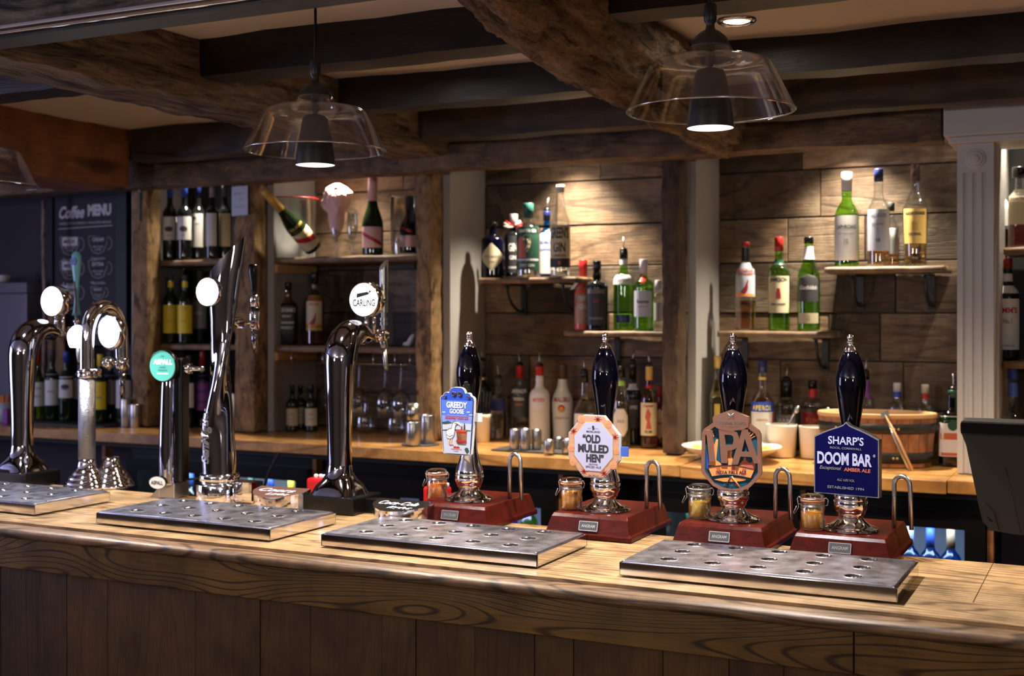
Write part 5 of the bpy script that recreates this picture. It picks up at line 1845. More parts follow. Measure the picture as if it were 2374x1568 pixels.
    if pourer:
        zt_ = H
        MB().lathe([(prof_rz[-1][0] * 1.05, zt_ - .004), (prof_rz[-1][0] * 1.0, zt_ + .008), (.004, zt_ + .014), (.0001, zt_ + .014)], 18).build('pourer', M_black, t_)
        d = pourer
        MB().tube([(0, 0, zt_ + .010), (d * .002, 0, zt_ + .022), (d * .010, 0, zt_ + .050)], [.0028, .0026, .0022], 10).build('pourer_spout', M_steel, t_)
    return t_


P = MATS
ink, paper, white, cream = P['ink'], P['paper'], P['white'], P['cream']
WG = 'wine bottles on the two upper wine shelves'

# ---- bay of wines
yw = 4.00
oval = [(.55 * cos(2 * pi * q / 20), .40 + .035 * sin(2 * pi * q / 20)) for q in range(20)]
for px, lb in ((394, 'red wine bottle with white label and dark oval, first from the left post, top shelf'),
               (428, 'red wine bottle with white label and dark oval, second from the left post, top shelf')):
    bottle(lb, px, 35, 425, yw, Z1, 'bordeaux', M_darkb, cap=P['blue'], caph=.19, labels=[(.26, .56, 1.25, white)], texts=[('VINO', .31, .02, P['grey'], .5)], extra=[(oval, P['slate'])], name='wine_bottle', group=WG)
bottle('red wine bottle with tall white label and small black hill, top wine shelf', 460, 33, 425, yw + .06, Z1, 'bordeaux', M_darkb, cap=P['navy'], caph=.19,
       labels=[(.17, .60, .85, white)], extra=[([(-.7, .53), (-.1, .53), (-.3, .565), (-.42, .555), (-.5, .575)], ink)], texts=[('RESERVA', .46, .018, P['grey'], .8)], name='wine_bottle', group=WG)
bottle('wine bottle with bright white label under the bay light, top wine shelf', 492, 33, 425, yw - .01, Z1, 'bordeaux', M_darkb, cap=P['grey'], caph=.19, labels=[(.17, .60, .80, white)], name='wine_bottle', group=WG)
bottle('wine bottle with cream label nearest the hanging card, top wine shelf', 521, 34, 425, yw + .05, Z1, 'bordeaux', M_darkb, cap=P['slate'], caph=.19, labels=[(.17, .60, 1.1, cream)], name='wine_bottle', group=WG)
for px, lb in ((396, 'wine bottle with yellow label and yellow neck band, left of its twin'), (429, 'wine bottle with yellow label and yellow neck band, right of its twin')):
    bottle(lb, px, 36, 638, yw, Z2, 'bordeaux', M_wineg, cap=P['slate'], caph=.08, labels=[(.15, .56, 1.35, P['yellow'])], texts=[('ALTO TIERRA', .51, .018, P['ochre'], 1.4), ('CASA', .32, .02, P['ochre'], .8)],
           neck=[(.84, .93, P['yellow'])], name='wine_bottle', group=WG)
bottle('dark wine bottle with grey label and red dot, lower wine shelf', 463, 36, 628, yw + .09, Z2, 'bordeaux', M_darkb, cap=P['slate'], caph=.16, labels=[(.20, .60, 1.2, P['grey'])],
       extra=[([(.10 * cos(q) + -.25, .49 + .012 * sin(q)) for q in (0, 1, 2, 3, 4, 5)], P['red'])], texts=[('NERO', .40, .03, P['chalk'], .9)], name='wine_bottle', group=WG)
bottle('dark wine bottle with white label right of the twisted font, lower wine shelf', 531, 34, 640, yw, Z2, 'bordeaux', M_darkb, cap=P['slate'], caph=.16, labels=[(.18, .58, .8, white)], name='wine_bottle', group=WG)
GC = 'wine bottles on the counter of the wine bay'
bottle('dark wine bottle with white label, on the counter beside the leftmost post', 384, 32, 830, 4.02, ZB, 'bordeaux', M_darkb, cap=P['slate'], caph=.15, labels=[(.28, .62, 1.0, paper)], name='wine_bottle', group=GC)
bottle('dark wine bottle with white label between the cider font and the purple label', 438, 33, 825, 3.96, ZB, 'bordeaux', M_darkb, cap=P['slate'], caph=.15, labels=[(.28, .62, .9, paper)], name='wine_bottle', group=GC)
bottle('dark wine bottle with purple scribbled label, on the counter', 470, 36, 815, 4.02, ZB, 'bordeaux', M_darkb, cap=P['deepred'], caph=.2, labels=[(.22, .68, 1.2, P['purple'])], texts=[('Malbec', .58, .05, P['navy'], 1.4, 0, .3), ('MENDOZA', .45, .04, P['navy'], 1.4), ('Estate', .32, .04, P['navy'], 1.2, 0, .3)], name='wine_bottle', group=GC)
bottle('dark wine bottle with short white label beside the second post, on the counter', 526, 32, 835, 4.02, ZB, 'bordeaux', M_darkb, cap=P['slate'], caph=.15, labels=[(.45, .68, .9, white)], name='wine_bottle', group=GC)

# ---- row of wines on the counter at the left
GL = 'wine bottles on the black mat at the left'
yl = 3.90
o = MB().box(XA(60, 3.95), XA(310, 3.95), 3.78, 4.06, ZB + .001, ZB + .006).build('bar_mat', P['slate'])
tag(o, 'thin black mat under the row of wine bottles at the left', 'mat')
zl = ZB + .0065
bottle('pale green white wine bottle with red cap, left end of the counter row', 88, 38, 812, yl, zl, 'burgundy', M_olive, liquid=pm('pale_wine', (.5, .6, .08), 0, trans=1, ior=1.34), level=.62, cap=P['red'], caph=.19,
       labels=[(.20, .54, 1.35, white)], texts=[('SAUVIGNON', .44, .03, P['grey'], 1.4), ('Blanc', .33, .03, P['grey'], 1.2, 0, .3)], name='wine_bottle', group=GL)
for px, w, top, gl, cp, lab, lb, ex in [
    (121, 36, 812, M_wineg, P['slate'], (.22, .66, .95, white), 'dark green wine bottle with tall white label and black hill, counter row', [([(-.75, .575), (-.1, .575), (-.3, .61), (-.42, .60), (-.5, .62)], ink)]),
    (154, 36, 815, M_wineg, P['blue'], (.34, .64, 1.1, white), 'green wine bottle with blue cap and white label with dark oval, counter row', [([(.55 * cos(2 * pi * q / 20), .50 + .035 * sin(2 * pi * q / 20)) for q in range(20)], P['slate'])]),
    (186, 36, 820, M_darkb, P['slate'], (.32, .70, 1.1, white), 'wine bottle half hidden left of the knurled column, counter row', None),
    (232, 34, 822, M_wineg, P['yellow'], (.20, .60, 1.1, P['yellow']), 'wine bottle with yellow label right of the knurled column, counter row', None),
    (256, 38, 815, M_darkb, P['slate'], (.25, .66, 1.2, P['grey']), 'dark wine bottle with dark grey label, counter row', None),
    (288, 38, 812, M_wineg, P['slate'], (.22, .68, 1.15, white), 'dark green wine bottle with big white label, right end of the counter row', None)]:
    bottle(lb, px, w, top, yl + (.07 if px in (186, 256) else -.01 if px == 154 else 0), zl, 'bordeaux', gl, cap=cp, caph=.17, labels=[lab], texts=[('VINO', (lab[0] + lab[1]) / 2 - .04, .03, P['grey'], .9)], extra=ex, name='wine_bottle', group=GL)

# ---- champagne shelf
ycs = 4.05
bottle('pink champagne bottle with pink label and red sash, on the upper shelf', 864, 52, 408, ycs, Z1, 'champagne', M_wineg, cap=P['pink'], caph=.36, capr=1.18, labels=[(.10, .36, 1.1, P['pink'])],
       extra=[([(-1.0, .31), (1.0, .17), (1.0, .12), (-1.0, .26)], P['red'])], name='champagne_bottle', group='bottles on the champagne shelf')
# gift bucket with a leaning bottle


def ice_box(px, w, ytop, lb, w2=.8):
    x = XA(px, ycs)
    H = ZA(px, ytop, ycs) - Z1
    R = MW(px, w, ycs) / 2
    t_ = thing('acrylic_bucket', lb, 'bucket', (x, ycs, Z1 + .0005))
    out = [(R * w2, .001), (R * w2, .006), (R * (w2 + .04), .02), (R, H), (R * 1.03, H)]
    inn = [(R * .985, H - .001), (R * (w2 + .02), .02), (R * (w2 - .03), .008), (.0001, .008)]
    MB().lathe([(.0001, .001)] + out + inn, 48).build('bucket_wall', M_clear, t_)
    MB().lathe([(R * 1.0, H - .002), (R * 1.04, H - .001), (R * 1.04, H + .002), (R * 1.0, H + .002), (R * 1.0, H - .002)], 48, cap=False).build('rim', P['red'] if w > 100 else M_clear, t_)
    return t_, x, H, R


ib, xb_, Hb, Rb = ice_box(680, 112, 462, 'clear acrylic ice bucket with red rim around the leaning champagne', .80)
p0, p1 = at(728, 576, 4.06), at(612, 441, 3.83)
d = (p1 - p0)
t_ = bottle('champagne bottle with gold foil neck and red sash leaning in the clear bucket', 0, 0, 0, 0, 0, 'champagne', M_wineg, cap=P['goldfoil'], caph=.36, capr=1.22, labels=[(.06, .33, 1.3, cream)],
            texts=[('G.H. MUMM', .40, .035, P['goldfoil'], 1.7, 0), ('CORDON ROUGE', .25, .02, P['rust'], 1.5)],
            extra=[([(-1.2, .30), (1.2, .18), (1.2, .10), (-1.2, .23)], P['red'])], loc=p0.copy(), H=d.length, R=.040, rz=0, name='champagne_bottle', group='bottles on the champagne shelf')
za_ = d.normalized()
fr_ = Vector((.58, -.80, 0))
fr_ = (fr_ - za_ * fr_.dot(za_)).normalized()
xa__ = (-fr_).cross(za_)
t_.rotation_euler = Matrix((xa__, -fr_, za_)).transposed().to_euler()
ib2, _, _, _ = ice_box(937, 66, 458, 'second clear acrylic bucket half hidden by the scarred post', .86)
bottle('dark champagne bottle with red ribbon inside the second clear bucket', 950, 50, 455, ycs, Z1 + .009, 'champagne', M_darkb, cap=P['slate'], caph=.25, labels=[(.10, .30, 1.2, P['pink'])],
       extra=[([(-1.2, .50), (.4, .38), (.4, .33), (-1.2, .45)], P['red'])], name='champagne_bottle', group='bottles on the champagne shelf')


def flute(px, lb, Y=ycs, H=.17):
    t_ = thing('champagne_flute', lb, 'glass', (XA(px, Y), Y, Z1 + .0005), group='flutes on the champagne shelf')
    o = chaikin([(.0001, .001), (.026, .001), (.026, .003), (.006, .006), (.0035, .012), (.0035, .045), (.006, .056), (.016, .075), (.0215, .105), (.021, .14), (.018, H)], 2)
    i = [(r - .001, z) for r, z in reversed(o) if z > .06]
    MB().lathe(o + i + [(.0001, .06)], 36).build('glass_body', M_clear, t_)
    return t_


flute(780, 'champagne flute filled with pink candy floss')
flute(817, 'empty champagne flute right of the candy floss')
# candy floss
t_ = thing('candy_floss', 'puff of pale pink candy floss standing in a champagne flute', 'candy floss', (XA(780, ycs), ycs, Z1 + .062), rz=0)
bm = bmesh.new()
bmesh.ops.create_icosphere(bm, subdivisions=6, radius=1)
pr_ = [(-1, .006), (-.8, .016), (-.5, .029), (-.2, .034), (-.02, .037), (.15, .052), (.4, .060), (.65, .058), (.85, .040), (1, .010)]
for v in bm.verts:
    z = v.co.z
    r = 0
    for (a_, ra), (b_, rb) in zip(pr_[:-1], pr_[1:]):
        if a_ <= z <= b_:
            r = ra + (rb - ra) * (z - a_) / (b_ - a_)
    h_ = max(1e-4, sqrt(max(0, 1 - z * z)))
    dx, dy = v.co.x / h_, v.co.y / h_
    if abs(z) > .999:
        dx = dy = 0
    q = Vector((dx * 1.3, dy * 1.3, z * 2.5))
    k = 1 + .25 * noise.noise(q * 1.1) + .08 * noise.noise(q * 3.5) + .02 * noise.noise(q * 12) if z > -.15 else 1
    v.co = Vector((dx * r * k + max(0, z) * .004, dy * r * k * .8, .002 + (z + 1) / 2 * .225))
me = bpy.data.meshes.new('floss')
bm.to_mesh(me)
bm.free()
me.materials.append(P['floss'])
me.polygons.foreach_set('use_smooth', [True] * len(me.polygons))
o = bpy.data.objects.new('floss', me)
COL.objects.link(o)
o.parent = t_

# ---- whiskey shelf
GW = 'whiskeys on the shelf above the glass rack'
bottle('square whiskey bottle with black label and white lettering', 668, 45, 655, 4.05, Z2, 'jd', M_brown, liquid=M_whisky, level=.66, cap=M_black, caph=.13, sq=5,
       labels=[(.17, .62, .98, ink)], texts=[("JACK DANIEL'S", .53, .055, white, 1.6), ('OLD No.7', .44, .035, white, .9), ('Tennessee', .34, .045, white, 1.4, 0, .3), ('WHISKEY', .25, .045, white, 1.3)], group=GW)
grouse = chaikin([(-.45, .30), (-.15, .27), (.05, .28), (.25, .34), (.22, .40), (.30, .43), (.22, .45), (.12, .41), (0, .37), (-.2, .34)], 1)
bottle('blended whisky bottle with cream label and red grouse, above the glass rack', 730, 43, 632, 4.05, Z2, 'spirit', M_brown, liquid=M_whisky, level=.6, cap=M_black, caph=.16,
       labels=[(.26, .68, 1.05, cream), (.20, .25, 1.05, P['gold'])], texts=[('THE FAMOUS', .60, .035, P['rust'], 1.3), ('GROUSE', .545, .035, P['rust'], 1.2)], extra=[(grouse, P['deepred']), ([(-1, .265), (1, .265), (1, .285), (-1, .31)], P['orange'])], group=GW)
t_ = thing('menu_holder', 'slanted clear acrylic menu holder behind the round lit sign', 'menu holder', (XA(868, 4.06), 4.06, Z2 + .001), rz=.35)
MB().box(-.075, .075, -.004, .0, .0, .215).box(-.075, .075, -.05, -.0, .0, .004).build('holder', M_clear, t_)
MB().box(-.070, .070, -.0005, .003, .012, .205).build('menu_sheet', P['slate'], t_)
pts = chaikin([(-.030, 0, .006), (-.01, .01, .008), (.0, .0, .012), (.012, -.006, .03), (.02, 0, .045)], 2)
o = MB().tube(pts, [.004 + .008 * sin(pi * q / (len(pts) - 1)) for q in range(len(pts))], 10).build('ornament', P['white'], None, loc=(XA(950, 4.05), 4.05, Z2 + .002))
tag(o, 'small white ornament at the right end of the whiskey shelf', 'ornament')

# ---- small wines on the counter
for px, dy, lb in ((637, 0, 'small wine bottle with cream label, first in the group below the glass rack shelf'), (655, .085, 'small wine bottle second from the left, partly hidden behind the first'),
                   (678, -.01, 'small wine bottle with wide cream label in the middle of the group'), (697, .085, 'small wine bottle behind the middle one'), (722, .02, 'small wine bottle with cream label at the right end of the group')):
    bottle(lb, px, 30, 893, 4.02 + dy, ZB, 'bordeaux', M_wineg, cap=M_black, caph=.18, labels=[(.13, .50, 1.2, cream)], texts=[('VIN', .36, .035, P['grey'], .8), ('de Pays', .26, .025, P['grey'], .9)],
           name='small_wine_bottle', group='small wine bottles below the glass rack')


# ---- hanging wine glasses
def hanging_glass(px, Y, lb):
    t_ = thing('wine_glass', lb, 'glass', (XA(px, Y), Y, Z2 - .026 - .041), group='wine glasses hanging from the rack')
    o = chaikin([(.0001, .006), (.034, .006), (.034, .0035), (.008, -.001), (.0035, -.010), (.0035, -.085), (.006, -.094), (.022, -.104), (.038, -.130), (.040, -.160), (.036, -.190), (.031, -.205)], 2)
    i = [(r - .0012, z) for r, z in reversed(o) if z < -.10]
    MB().lathe(o + i + [(.0001, -.099)], 36, cap=False).build('glass_body', M_clear, t_)


for px, Y, lb in ((832, 4.02, 'wine glass hanging upside down just right of the swan neck column'), (893, 4.04, 'wine glass hanging upside down below the tap spout'),
                  (929, 4.0, 'wine glass hanging upside down nearest the scarred post'), (762, 4.12, 'wine glass hanging upside down left of the swan neck column')):
    hanging_glass(px, Y, lb)
for px, lb in ((846, 'stemless glass on the counter behind the swan neck font'), (918, 'stemless glass on the counter left of the steel measures')):
    t_ = thing('tumbler', lb, 'glass', (XA(px, 4.08), 4.08, ZB + .0005), group='stemless glasses on the counter')
    o = chaikin([(.0001, .001), (.024, .001), (.034, .010), (.038, .03), (.037, .048), (.035, .062)], 2)
    MB().lathe(o + [(r - .0012, z) for r, z in reversed(o) if z > .006] + [(.0001, .007)], 36).build('glass_body', M_clear, t_)


# ---- steel spirit measures
def measure(px, pyb, ptop, w, lb, grp, z=ZB, flip=False):
    p = onz(px, pyb, z)
    H = (ZA(px, ptop, p.y) - z)
    R = MW(px, w, p.y) / 2
    t_ = tag(MB().lathe([(.0001, .0005), (R * .94, .0005), (R * .96, .002), (R, H * .5), (R * .98, H - .002), (R * .95, H), (R * .90, H - .001), (R * .86, H - .006), (.0001, H - .006)], 32).build('spirit_measure', M_steel, None, loc=(p.x, p.y, z)), lb, 'measure', grp)
    return p, R, H


gp = onz(975, 1032, ZB)
o = MB().lathe([(.0001, .001), (.066, .001), (.068, .003), (.066, .0045), (.0001, .004)], 48).build('round_tray', P['slate'], None, loc=(gp.x, gp.y, ZB))
tag(o, 'small round black tray under the steel measures by the scarred post', 'tray')
m1 = measure(958, 1032, 978, 36, 'steel spirit measure standing lowest on the round tray', 'steel measures by the scarred post', ZB + .005)
measure(991, 1028, 962, 34, 'tall steel spirit measure at the right of the round tray', 'steel measures by the scarred post', ZB + .005)
# stacked on the first
z2_ = ZB + .005 + m1[2] + .0005
tag(MB().lathe([(.0001, 0), (.021, 0), (.023, .03), (.022, .064), (.019, .063), (.0001, .058)], 32).build('spirit_measure', M_steel, None, loc=(m1[0].x, m1[0].y, z2_)), 'steel spirit measure stacked on top of another, by the scarred post', 'measure', 'steel measures by the scarred post')
# flat tray with measures
a_, b_ = onz(1140, 1046, ZB), onz(1335, 1058, ZB)
y0_ = a_.y
o = MB().box(a_.x, b_.x + .05, y0_ - .005, y0_ + .17, ZB + .001, ZB + .006).build('bar_tray', P['slate'])
tag(o, 'flat dark tray carrying the steel measures left of the octagonal clip', 'tray')
gm = 'steel measures on the flat dark tray'
for px, pb, pt, w, lb in ((1193, 1042, 995, 24, 'tall steel measure, first of three from the left, on the flat tray'), (1218, 1043, 994, 25, 'tall steel measure, second of three, on the flat tray'),
                          (1244, 1042, 996, 24, 'tall steel measure, third of three, on the flat tray'), (1273, 1051, 1020, 26, 'short steel measure nearest the front edge of the flat tray'),
                          (1295, 1040, 1014, 24, 'short steel measure standing behind the others on the flat tray'), (1314, 1050, 1018, 24, 'short steel measure touching the octagonal clip in view')):
    measure(px, pb, pt, w, lb, gm, ZB + .0065)
gb = 'steel measures beside the leftmost post'
for px, pb, pt, w, lb in ((292, 991, 925, 27, 'tall steel measure beside the left wine row'), (314, 992, 937, 27, 'short steel measure in front, beside the leftmost post'), (326, 985, 903, 20, 'tallest steel measure, against the leftmost post')):
    measure(px, pb, pt, w, lb, gb)
measure(541, 1000, 912, 24, 'tall dull steel measure beside the second post', gb)
gp = onz(318, 990, ZB)

# ---- gin shelf
GG = 'gins on the left floating shelf'
yg = 4.13
bottle('squat black gin bottle with cream diamond label', 1143, 58, 516, yg - .03, za, 'hend', pm('ink_blue_glass', (.0015, .0015, .008), .05), cap=M_black, caph=.10, labels=[(.12, .62, 1.05, cream, 'diamond')],
       texts=[("HENDRICK'S", .36, .035, P['grey'], 1.25), ('GIN', .27, .03, P['grey'], .5)], group=GG)
t_ = bottle('black gin bottle with white stopper and striped bow, behind the swan label gin', 1191, 46, 497, yg + .05, za, 'squat', M_darkb, cap=white, caph=.17, capr=1.25, labels=[(.08, .66, 1.1, ink)],
            texts=[('GIN', .42, .12, white, .9), ('GIN', .29, .06, P['chalk'], .7), ('LONDON', .15, .03, white, .9)], group=GG)
H_ = ZA(1191, 497, yg + .05) - za
for k_, c_ in enumerate((white, P['red'], white, P['red'], white, P['red'])):
    a_ = radians(-60 + k_ * 24 if k_ < 3 else 60 + (k_ - 3) * 24) if False else radians((-70, -50, -100, 70, 50, 100)[k_])
    MB().tube([(0, -.018, H_ * .80), (.018 * sin(a_), -.024, H_ * .80 + .012 * cos(a_)), (.036 * sin(a_), -.022, H_ * .80 + .024 * cos(a_) + .006)], [.003, .006, .004], 8).build('bow_loop', c_, t_)
bottle('clear gin bottle with green stopper and green swan label', 1225, 60, 472, yg - .045, za, 'squat', M_clear, liquid=M_water, level=.6, cap=P['teal'], caph=.20, capr=1.2,
       labels=[(.10, .68, 1.1, P['greenp'])], texts=[('LONDON GIN', .60, .04, P['chalk'], 1.5), ('2', .30, .26, cream, .8), ('DRY GIN', .14, .035, P['chalk'], 1.2)],
       extra=[([(-1.0, .22), (1.0, .22), (1.0, .245), (-1.0, .245)], P['chalk']), ([(-.8, .26), (-.1, .26), (-.2, .45), (-.5, .55), (-.8, .50)], P['rust'])], group=GG)
bottle('bright blue gin bottle with white label, tall dark pourer', 1268, 44, 490, yg + .045, za, 'spirit', M_blue, liquid=liq('blue_spirit', (.08, .3, .9)), level=.6, cap=P['navy'], caph=.14,
       labels=[(.06, .70, .82, white, 'arch')], texts=[('BOMBAY', .50, .05, P['blue'], 1.0), ('SAPPHIRE', .40, .035, P['blue'], 1.0)], pourer=.6, sq=3.5, group=GG)
bottle('tall clear gin bottle with cream label in bold black capitals', 1299, 50, 430, yg - .04, za, 'tall', M_clear, liquid=M_water, level=.08, cap=white, caph=.08, capr=1.05,
       labels=[(.10, .56, 1.25, cream)], texts=[("GREEN'S", .42, .115, ink, 1.9), ('GIN', .27, .10, ink, 1.2), ('LONDON', .215, .03, ink, 1.3)], extra=[([(-1.25, .10), (1.25, .10), (1.25, .20), (-1.25, .20)], ink), ([(.14 * cos(q * pi / 6), .15 + .022 * sin(q * pi / 6)) for q in range(12)], P['rust'])], group=GG)

GH = 'gins on the right floating shelf of the middle bay'
yh = 4.13
bottle('slim coral pink gin bottle with red neck and paper tag', 1352, 42, 603, yh + .045, zbb, 'tall', P['pinkb'] if 'pinkb' in P else M_pinkb, cap=P['red'], caph=.28, capr=1.3, labels=[(.10, .60, 1.1, P['peach'])],
       texts=[('PINK', .42, .07, white, 1.0), ('GIN', .30, .07, white, .8)], group=GH)
o = MB().prism([(-.030, -.016), (-.004, .018), (.004, .022), (.006, .014), (-.014, -.012)], -.0006, .0006).build('paper_tag', P['white'], bpy.data.objects[o.name] if False else None, loc=(XA(1338, 4.08), 4.085, ZA(1338, 662, 4.08)))
tag(o, 'white paper tag hanging off the neck of the coral pink bottle', 'tag')
bottle('wide black gin bottle with bobbled shoulders', 1384, 54, 605, yh - .02, zbb, 'hend', M_darkb, cap=M_black, caph=.26, capr=1.15, labels=[(.08, .60, 1.0, ink)], texts=[('BROCKMANS', .53, .06, P['grey'], 1.6), ('GIN', .40, .05, P['deepred'], .5), ('PREMIUM', .16, .03, P['grey'], 1.2)], group=GH)
bottle('tall green gin bottle with pourer and white band label', 1446, 50, 583, yh + .03, zbb, 'spirit', M_green, liquid=M_greenl, level=.62, cap=M_black, caph=.10, labels=[(.58, .70, 1.3, white), (.10, .20, .7, P['navy'])],
       texts=[("Gordon's", .62, .05, P['grey'], 1.2, 0, .3)], neck=[(.86, .95, white)], pourer=-.1, group=GH)
bottle('green gin bottle with white label and red wax seal', 1492, 50, 602, yh - .03, zbb, 'squat', M_green, liquid=M_greenl, level=.6, cap=P['chalk'], caph=.20, capr=1.1, labels=[(.20, .56, 1.0, P['snow']), (.66, .78, .28, P['red'], 'oval')],
       texts=[('Tanqueray', .39, .045, P['greenp'], 1.3, 0, .25), ('LONDON DRY', .33, .02, P['rust'], 1.0)], group=GH)
bottle('clear bottle with white writing half hidden by the dark post', 1526, 40, 650, yh + .06, zbb, 'squat', M_clear, liquid=M_water, level=.6, cap=P['chalk'], caph=.2, labels=[(.2, .55, .7, P['chalk'])], group=GH)

# ---- counter row of the middle bay
GM = 'spirits on the counter of the middle bay'
ym = 4.10


def cb(lb, px, w, top, prof, glass, **k):
    return bottle(lb, px, w, top, k.pop('Y', ym), ZB, prof, glass, group=k.pop('group', GM), **k)


cb('dark spirit bottle with gold neck ring and pourer, behind the goose pump handle', 1118, 44, 838, 'spirit', M_darkb, cap=P['slate'], caph=.16, neck=[(.80, .83, P['goldfoil'])], pourer=-.5, Y=4.17)
cb('clear spirit bottle with blue label and pourer, behind the straw pot', 1156, 46, 878, 'squat', M_clear, liquid=M_water, level=.5, cap=P['slate'], caph=.12, labels=[(.48, .68, .9, P['navy'])], pourer=-.5, Y=4.08)
cb('clear vodka bottle with red cap and red and white label', 1205, 46, 848, 'spirit', M_clear, liquid=M_water, level=.35, cap=P['red'], caph=.17, labels=[(.30, .72, 1.1, P['slate'])],
   texts=[('SMIRNOFF', .63, .05, white, 1.8), ('VODKA', .53, .04, P['chalk'], 1.2), ('TRIPLE', .46, .03, P['rust'], .9)], extra=[([(-1.1, .61), (1.1, .61), (1.1, .70), (-1.1, .70)], P['red'])] if False else None, pourer=-.6,
   neck=None, Y=4.15)
cb('white rum bottle with red striped neck', 1251, 50, 850, 'spirit', M_whiteb, cap=P['red'], caph=.12, labels=[(.44, .66, .75, P['chalk'], 'oval')], texts=[('MYERS', .54, .05, P['rust'], 1.2)], neck=[(.84, .90, white)], pourer=-.1, Y=4.07)
cb('white coconut rum bottle with brown cap and sunset emblem', 1304, 53, 845, 'malibu', M_whiteb, cap=P['copper_brown'], caph=.19, labels=[(.28, .62, 1.0, M_whiteb)], texts=[('MALIBU', .52, .06, P['deepred'], 1.5), ('CARIBBEAN RUM', .30, .025, P['grey'], 1.4)],
   extra=[([(.32 * cos(q * pi / 8), .435 + .050 * sin(q * pi / 8)) for q in range(16)], P['deepred']), ([(.26 * cos(q * pi / 8), .425 + .036 * sin(q * pi / 8)) for q in range(16)], P['orange']), ([(.26 * cos(q * pi / 8), .425 + .036 * sin(q * pi / 8)) for q in range(8, 17)], P['yellow'])], pourer=0, Y=4.13)
cb('round shouldered clear rum bottle with paper label, left of the octagonal clip', 1355, 54, 864, 'bulb', M_clear, liquid=M_water, level=.4, cap=M_black, caph=.14, labels=[(.18, .44, 1.0, paper)], texts=[('KRAKEN', .30, .05, ink, 1.1)], pourer=-.3, Y=4.05)
cb('pale cloudy liqueur bottle with arched label, right of the octagonal clip pump handle', 1440, 44, 850, 'tall', M_clear, liquid=M_lemonl, level=.55, cap=M_black, caph=.14, labels=[(.14, .48, .85, paper, 'hex')], texts=[('AILE', .31, .035, P['grey'], .8)], neck=[(.80, .86, P['lime'])], Y=4.05)
cb('dark liqueur bottle with black label and pourer, behind the pale cloudy one', 1467, 42, 842, 'spirit', M_darkb, cap=M_black, caph=.2, labels=[(.2, .55, .9, P['slate'])], texts=[('COFFEE', .44, .04, P['chalk'], 1.2)], neck=[(.72, .80, P['chalk'])], pourer=.5, Y=4.16)
cb('spiced rum bottle with cream pirate picture label', 1505, 42, 850, 'spirit', M_brown, liquid=M_whisky, level=.5, cap=P['gold'], caph=.17, labels=[(.16, .56, 1.15, cream)], texts=[('Captain', .51, .03, P['deepred'], 1.2, 0, .3), ('RUM', .19, .035, ink, .8)],
   extra=[([(-.3, .24), (.0, .24), (.1, .24), (.35, .24), (.15, .36), (.3, .42), (.1, .47), (-.05, .50), (-.25, .45), (-.4, .38), (-.15, .33)], P['rust'])], neck=[(.78, .82, P['red'])], pourer=-.4, Y=4.06)
cb('dark red liqueur bottle with white label beside the dark post', 1531, 40, 895, 'spirit', pm('deep_red_glass', (.10, .006, .008), .06), cap=P['deepred'], caph=.18, labels=[(.12, .62, .55, paper, 'oval')], texts=[('MARA', .36, .04, P['deepred'], .6)], Y=4.16)

# straw pot
t_ = thing('straw_pot', 'white pot holding black straws beside the goose clip', 'pot', (XA(1116, 3.98), 3.98, ZB + .0005))
sp = t_.location.copy()
MB().lathe([(.0001, .0), (.030, .0), (.034, .09), (.036, .102), (.0345, .102), (.031, .09), (.028, .006), (.0001, .006)], 32).build('pot_wall', P['ceramic'], t_)
st = MB().tube([(0, 0, 0), (0, 0, .175)], .0026, 6).build('straw', M_black)
rs_ = random.Random(8)
for k_ in range(14):
    o = st if k_ == 0 else st.copy()
    if k_:
        COL.objects.link(o)
    an = 2 * pi * k_ / 14
    o.location = (sp.x + .012 * cos(an), sp.y + .012 * sin(an), sp.z + .0075)
    o.rotation_euler = (.10 * -sin(an) * rs_.uniform(.6, 1.4), .10 * cos(an) * rs_.uniform(.6, 1.5), 0)
    tag(o, 'black drinking straw standing in the white pot', 'straw', 'black straws in the white pot')

# ---- right bay shelves
GR = 'whiskies on the lower right floating shelf'
yr = 4.13
bottle('whisky bottle with white label and red grouse, red cap, lower right shelf', 1729, 50, 562, yr, zc, 'spirit', M_clear, liquid=M_whisky, level=.34, cap=P['deepred'], caph=.05, capr=1.1, neck=[(.80, .95, M_black)],
       labels=[(.38, .78 * .98, 1.1, P['snow'])], texts=[('THE FAMOUS', .67, .03, P['rust'], 1.5), ('GROUSE', .62, .035, P['rust'], 1.4)],
       extra=[(chaikin([(-.45, .43), (-.15, .41), (.1, .42), (.28, .47), (.24, .53), (.33, .56), (.25, .58), (.14, .54), (0, .50), (-.2, .47)], 1), P['deepred']), ([(-1, .385), (1, .385), (1, .405), (-1, .43)], P['orange'])], group=GR)
bottle('green Irish whiskey bottle with cream label and red cap', 1806, 52, 550, yr, zc, 'spirit', M_green, liquid=M_greenl, level=.5, cap=P['red'], caph=.15, labels=[(.19, .58, 1.15, cream)],
       texts=[('JAMESON', .52, .045, ink, 1.7), ('IRISH WHISKEY', .27, .022, ink, 1.4)], extra=[([(-.22, .34), (.22, .34), (.20, .40), (.12, .45), (-.12, .45), (-.2, .40)], P['deepred'])], neck=[(.74, .80, P['greenp'])], group=GR)
bottle('green single malt bottle with dark arched label', 1875, 54, 550, yr, zc, 'tall', M_green, liquid=M_greenl, level=.52, cap=M_black, caph=.07, labels=[(.31, .60, 1.0, P['slate'], 'arch'), (.08, .19, 1.0, cream)],
       texts=[('Glenfiddich', .44, .04, P['chalk'], 1.6, 0, .15), ('12', .115, .05, P['ochre'], .3, 1)], neck=[(.82, .95, P['lime'])] if False else [(.78, .92, P['chalk'])], group=GR)
GS = 'malt whiskies on the upper right floating shelf'
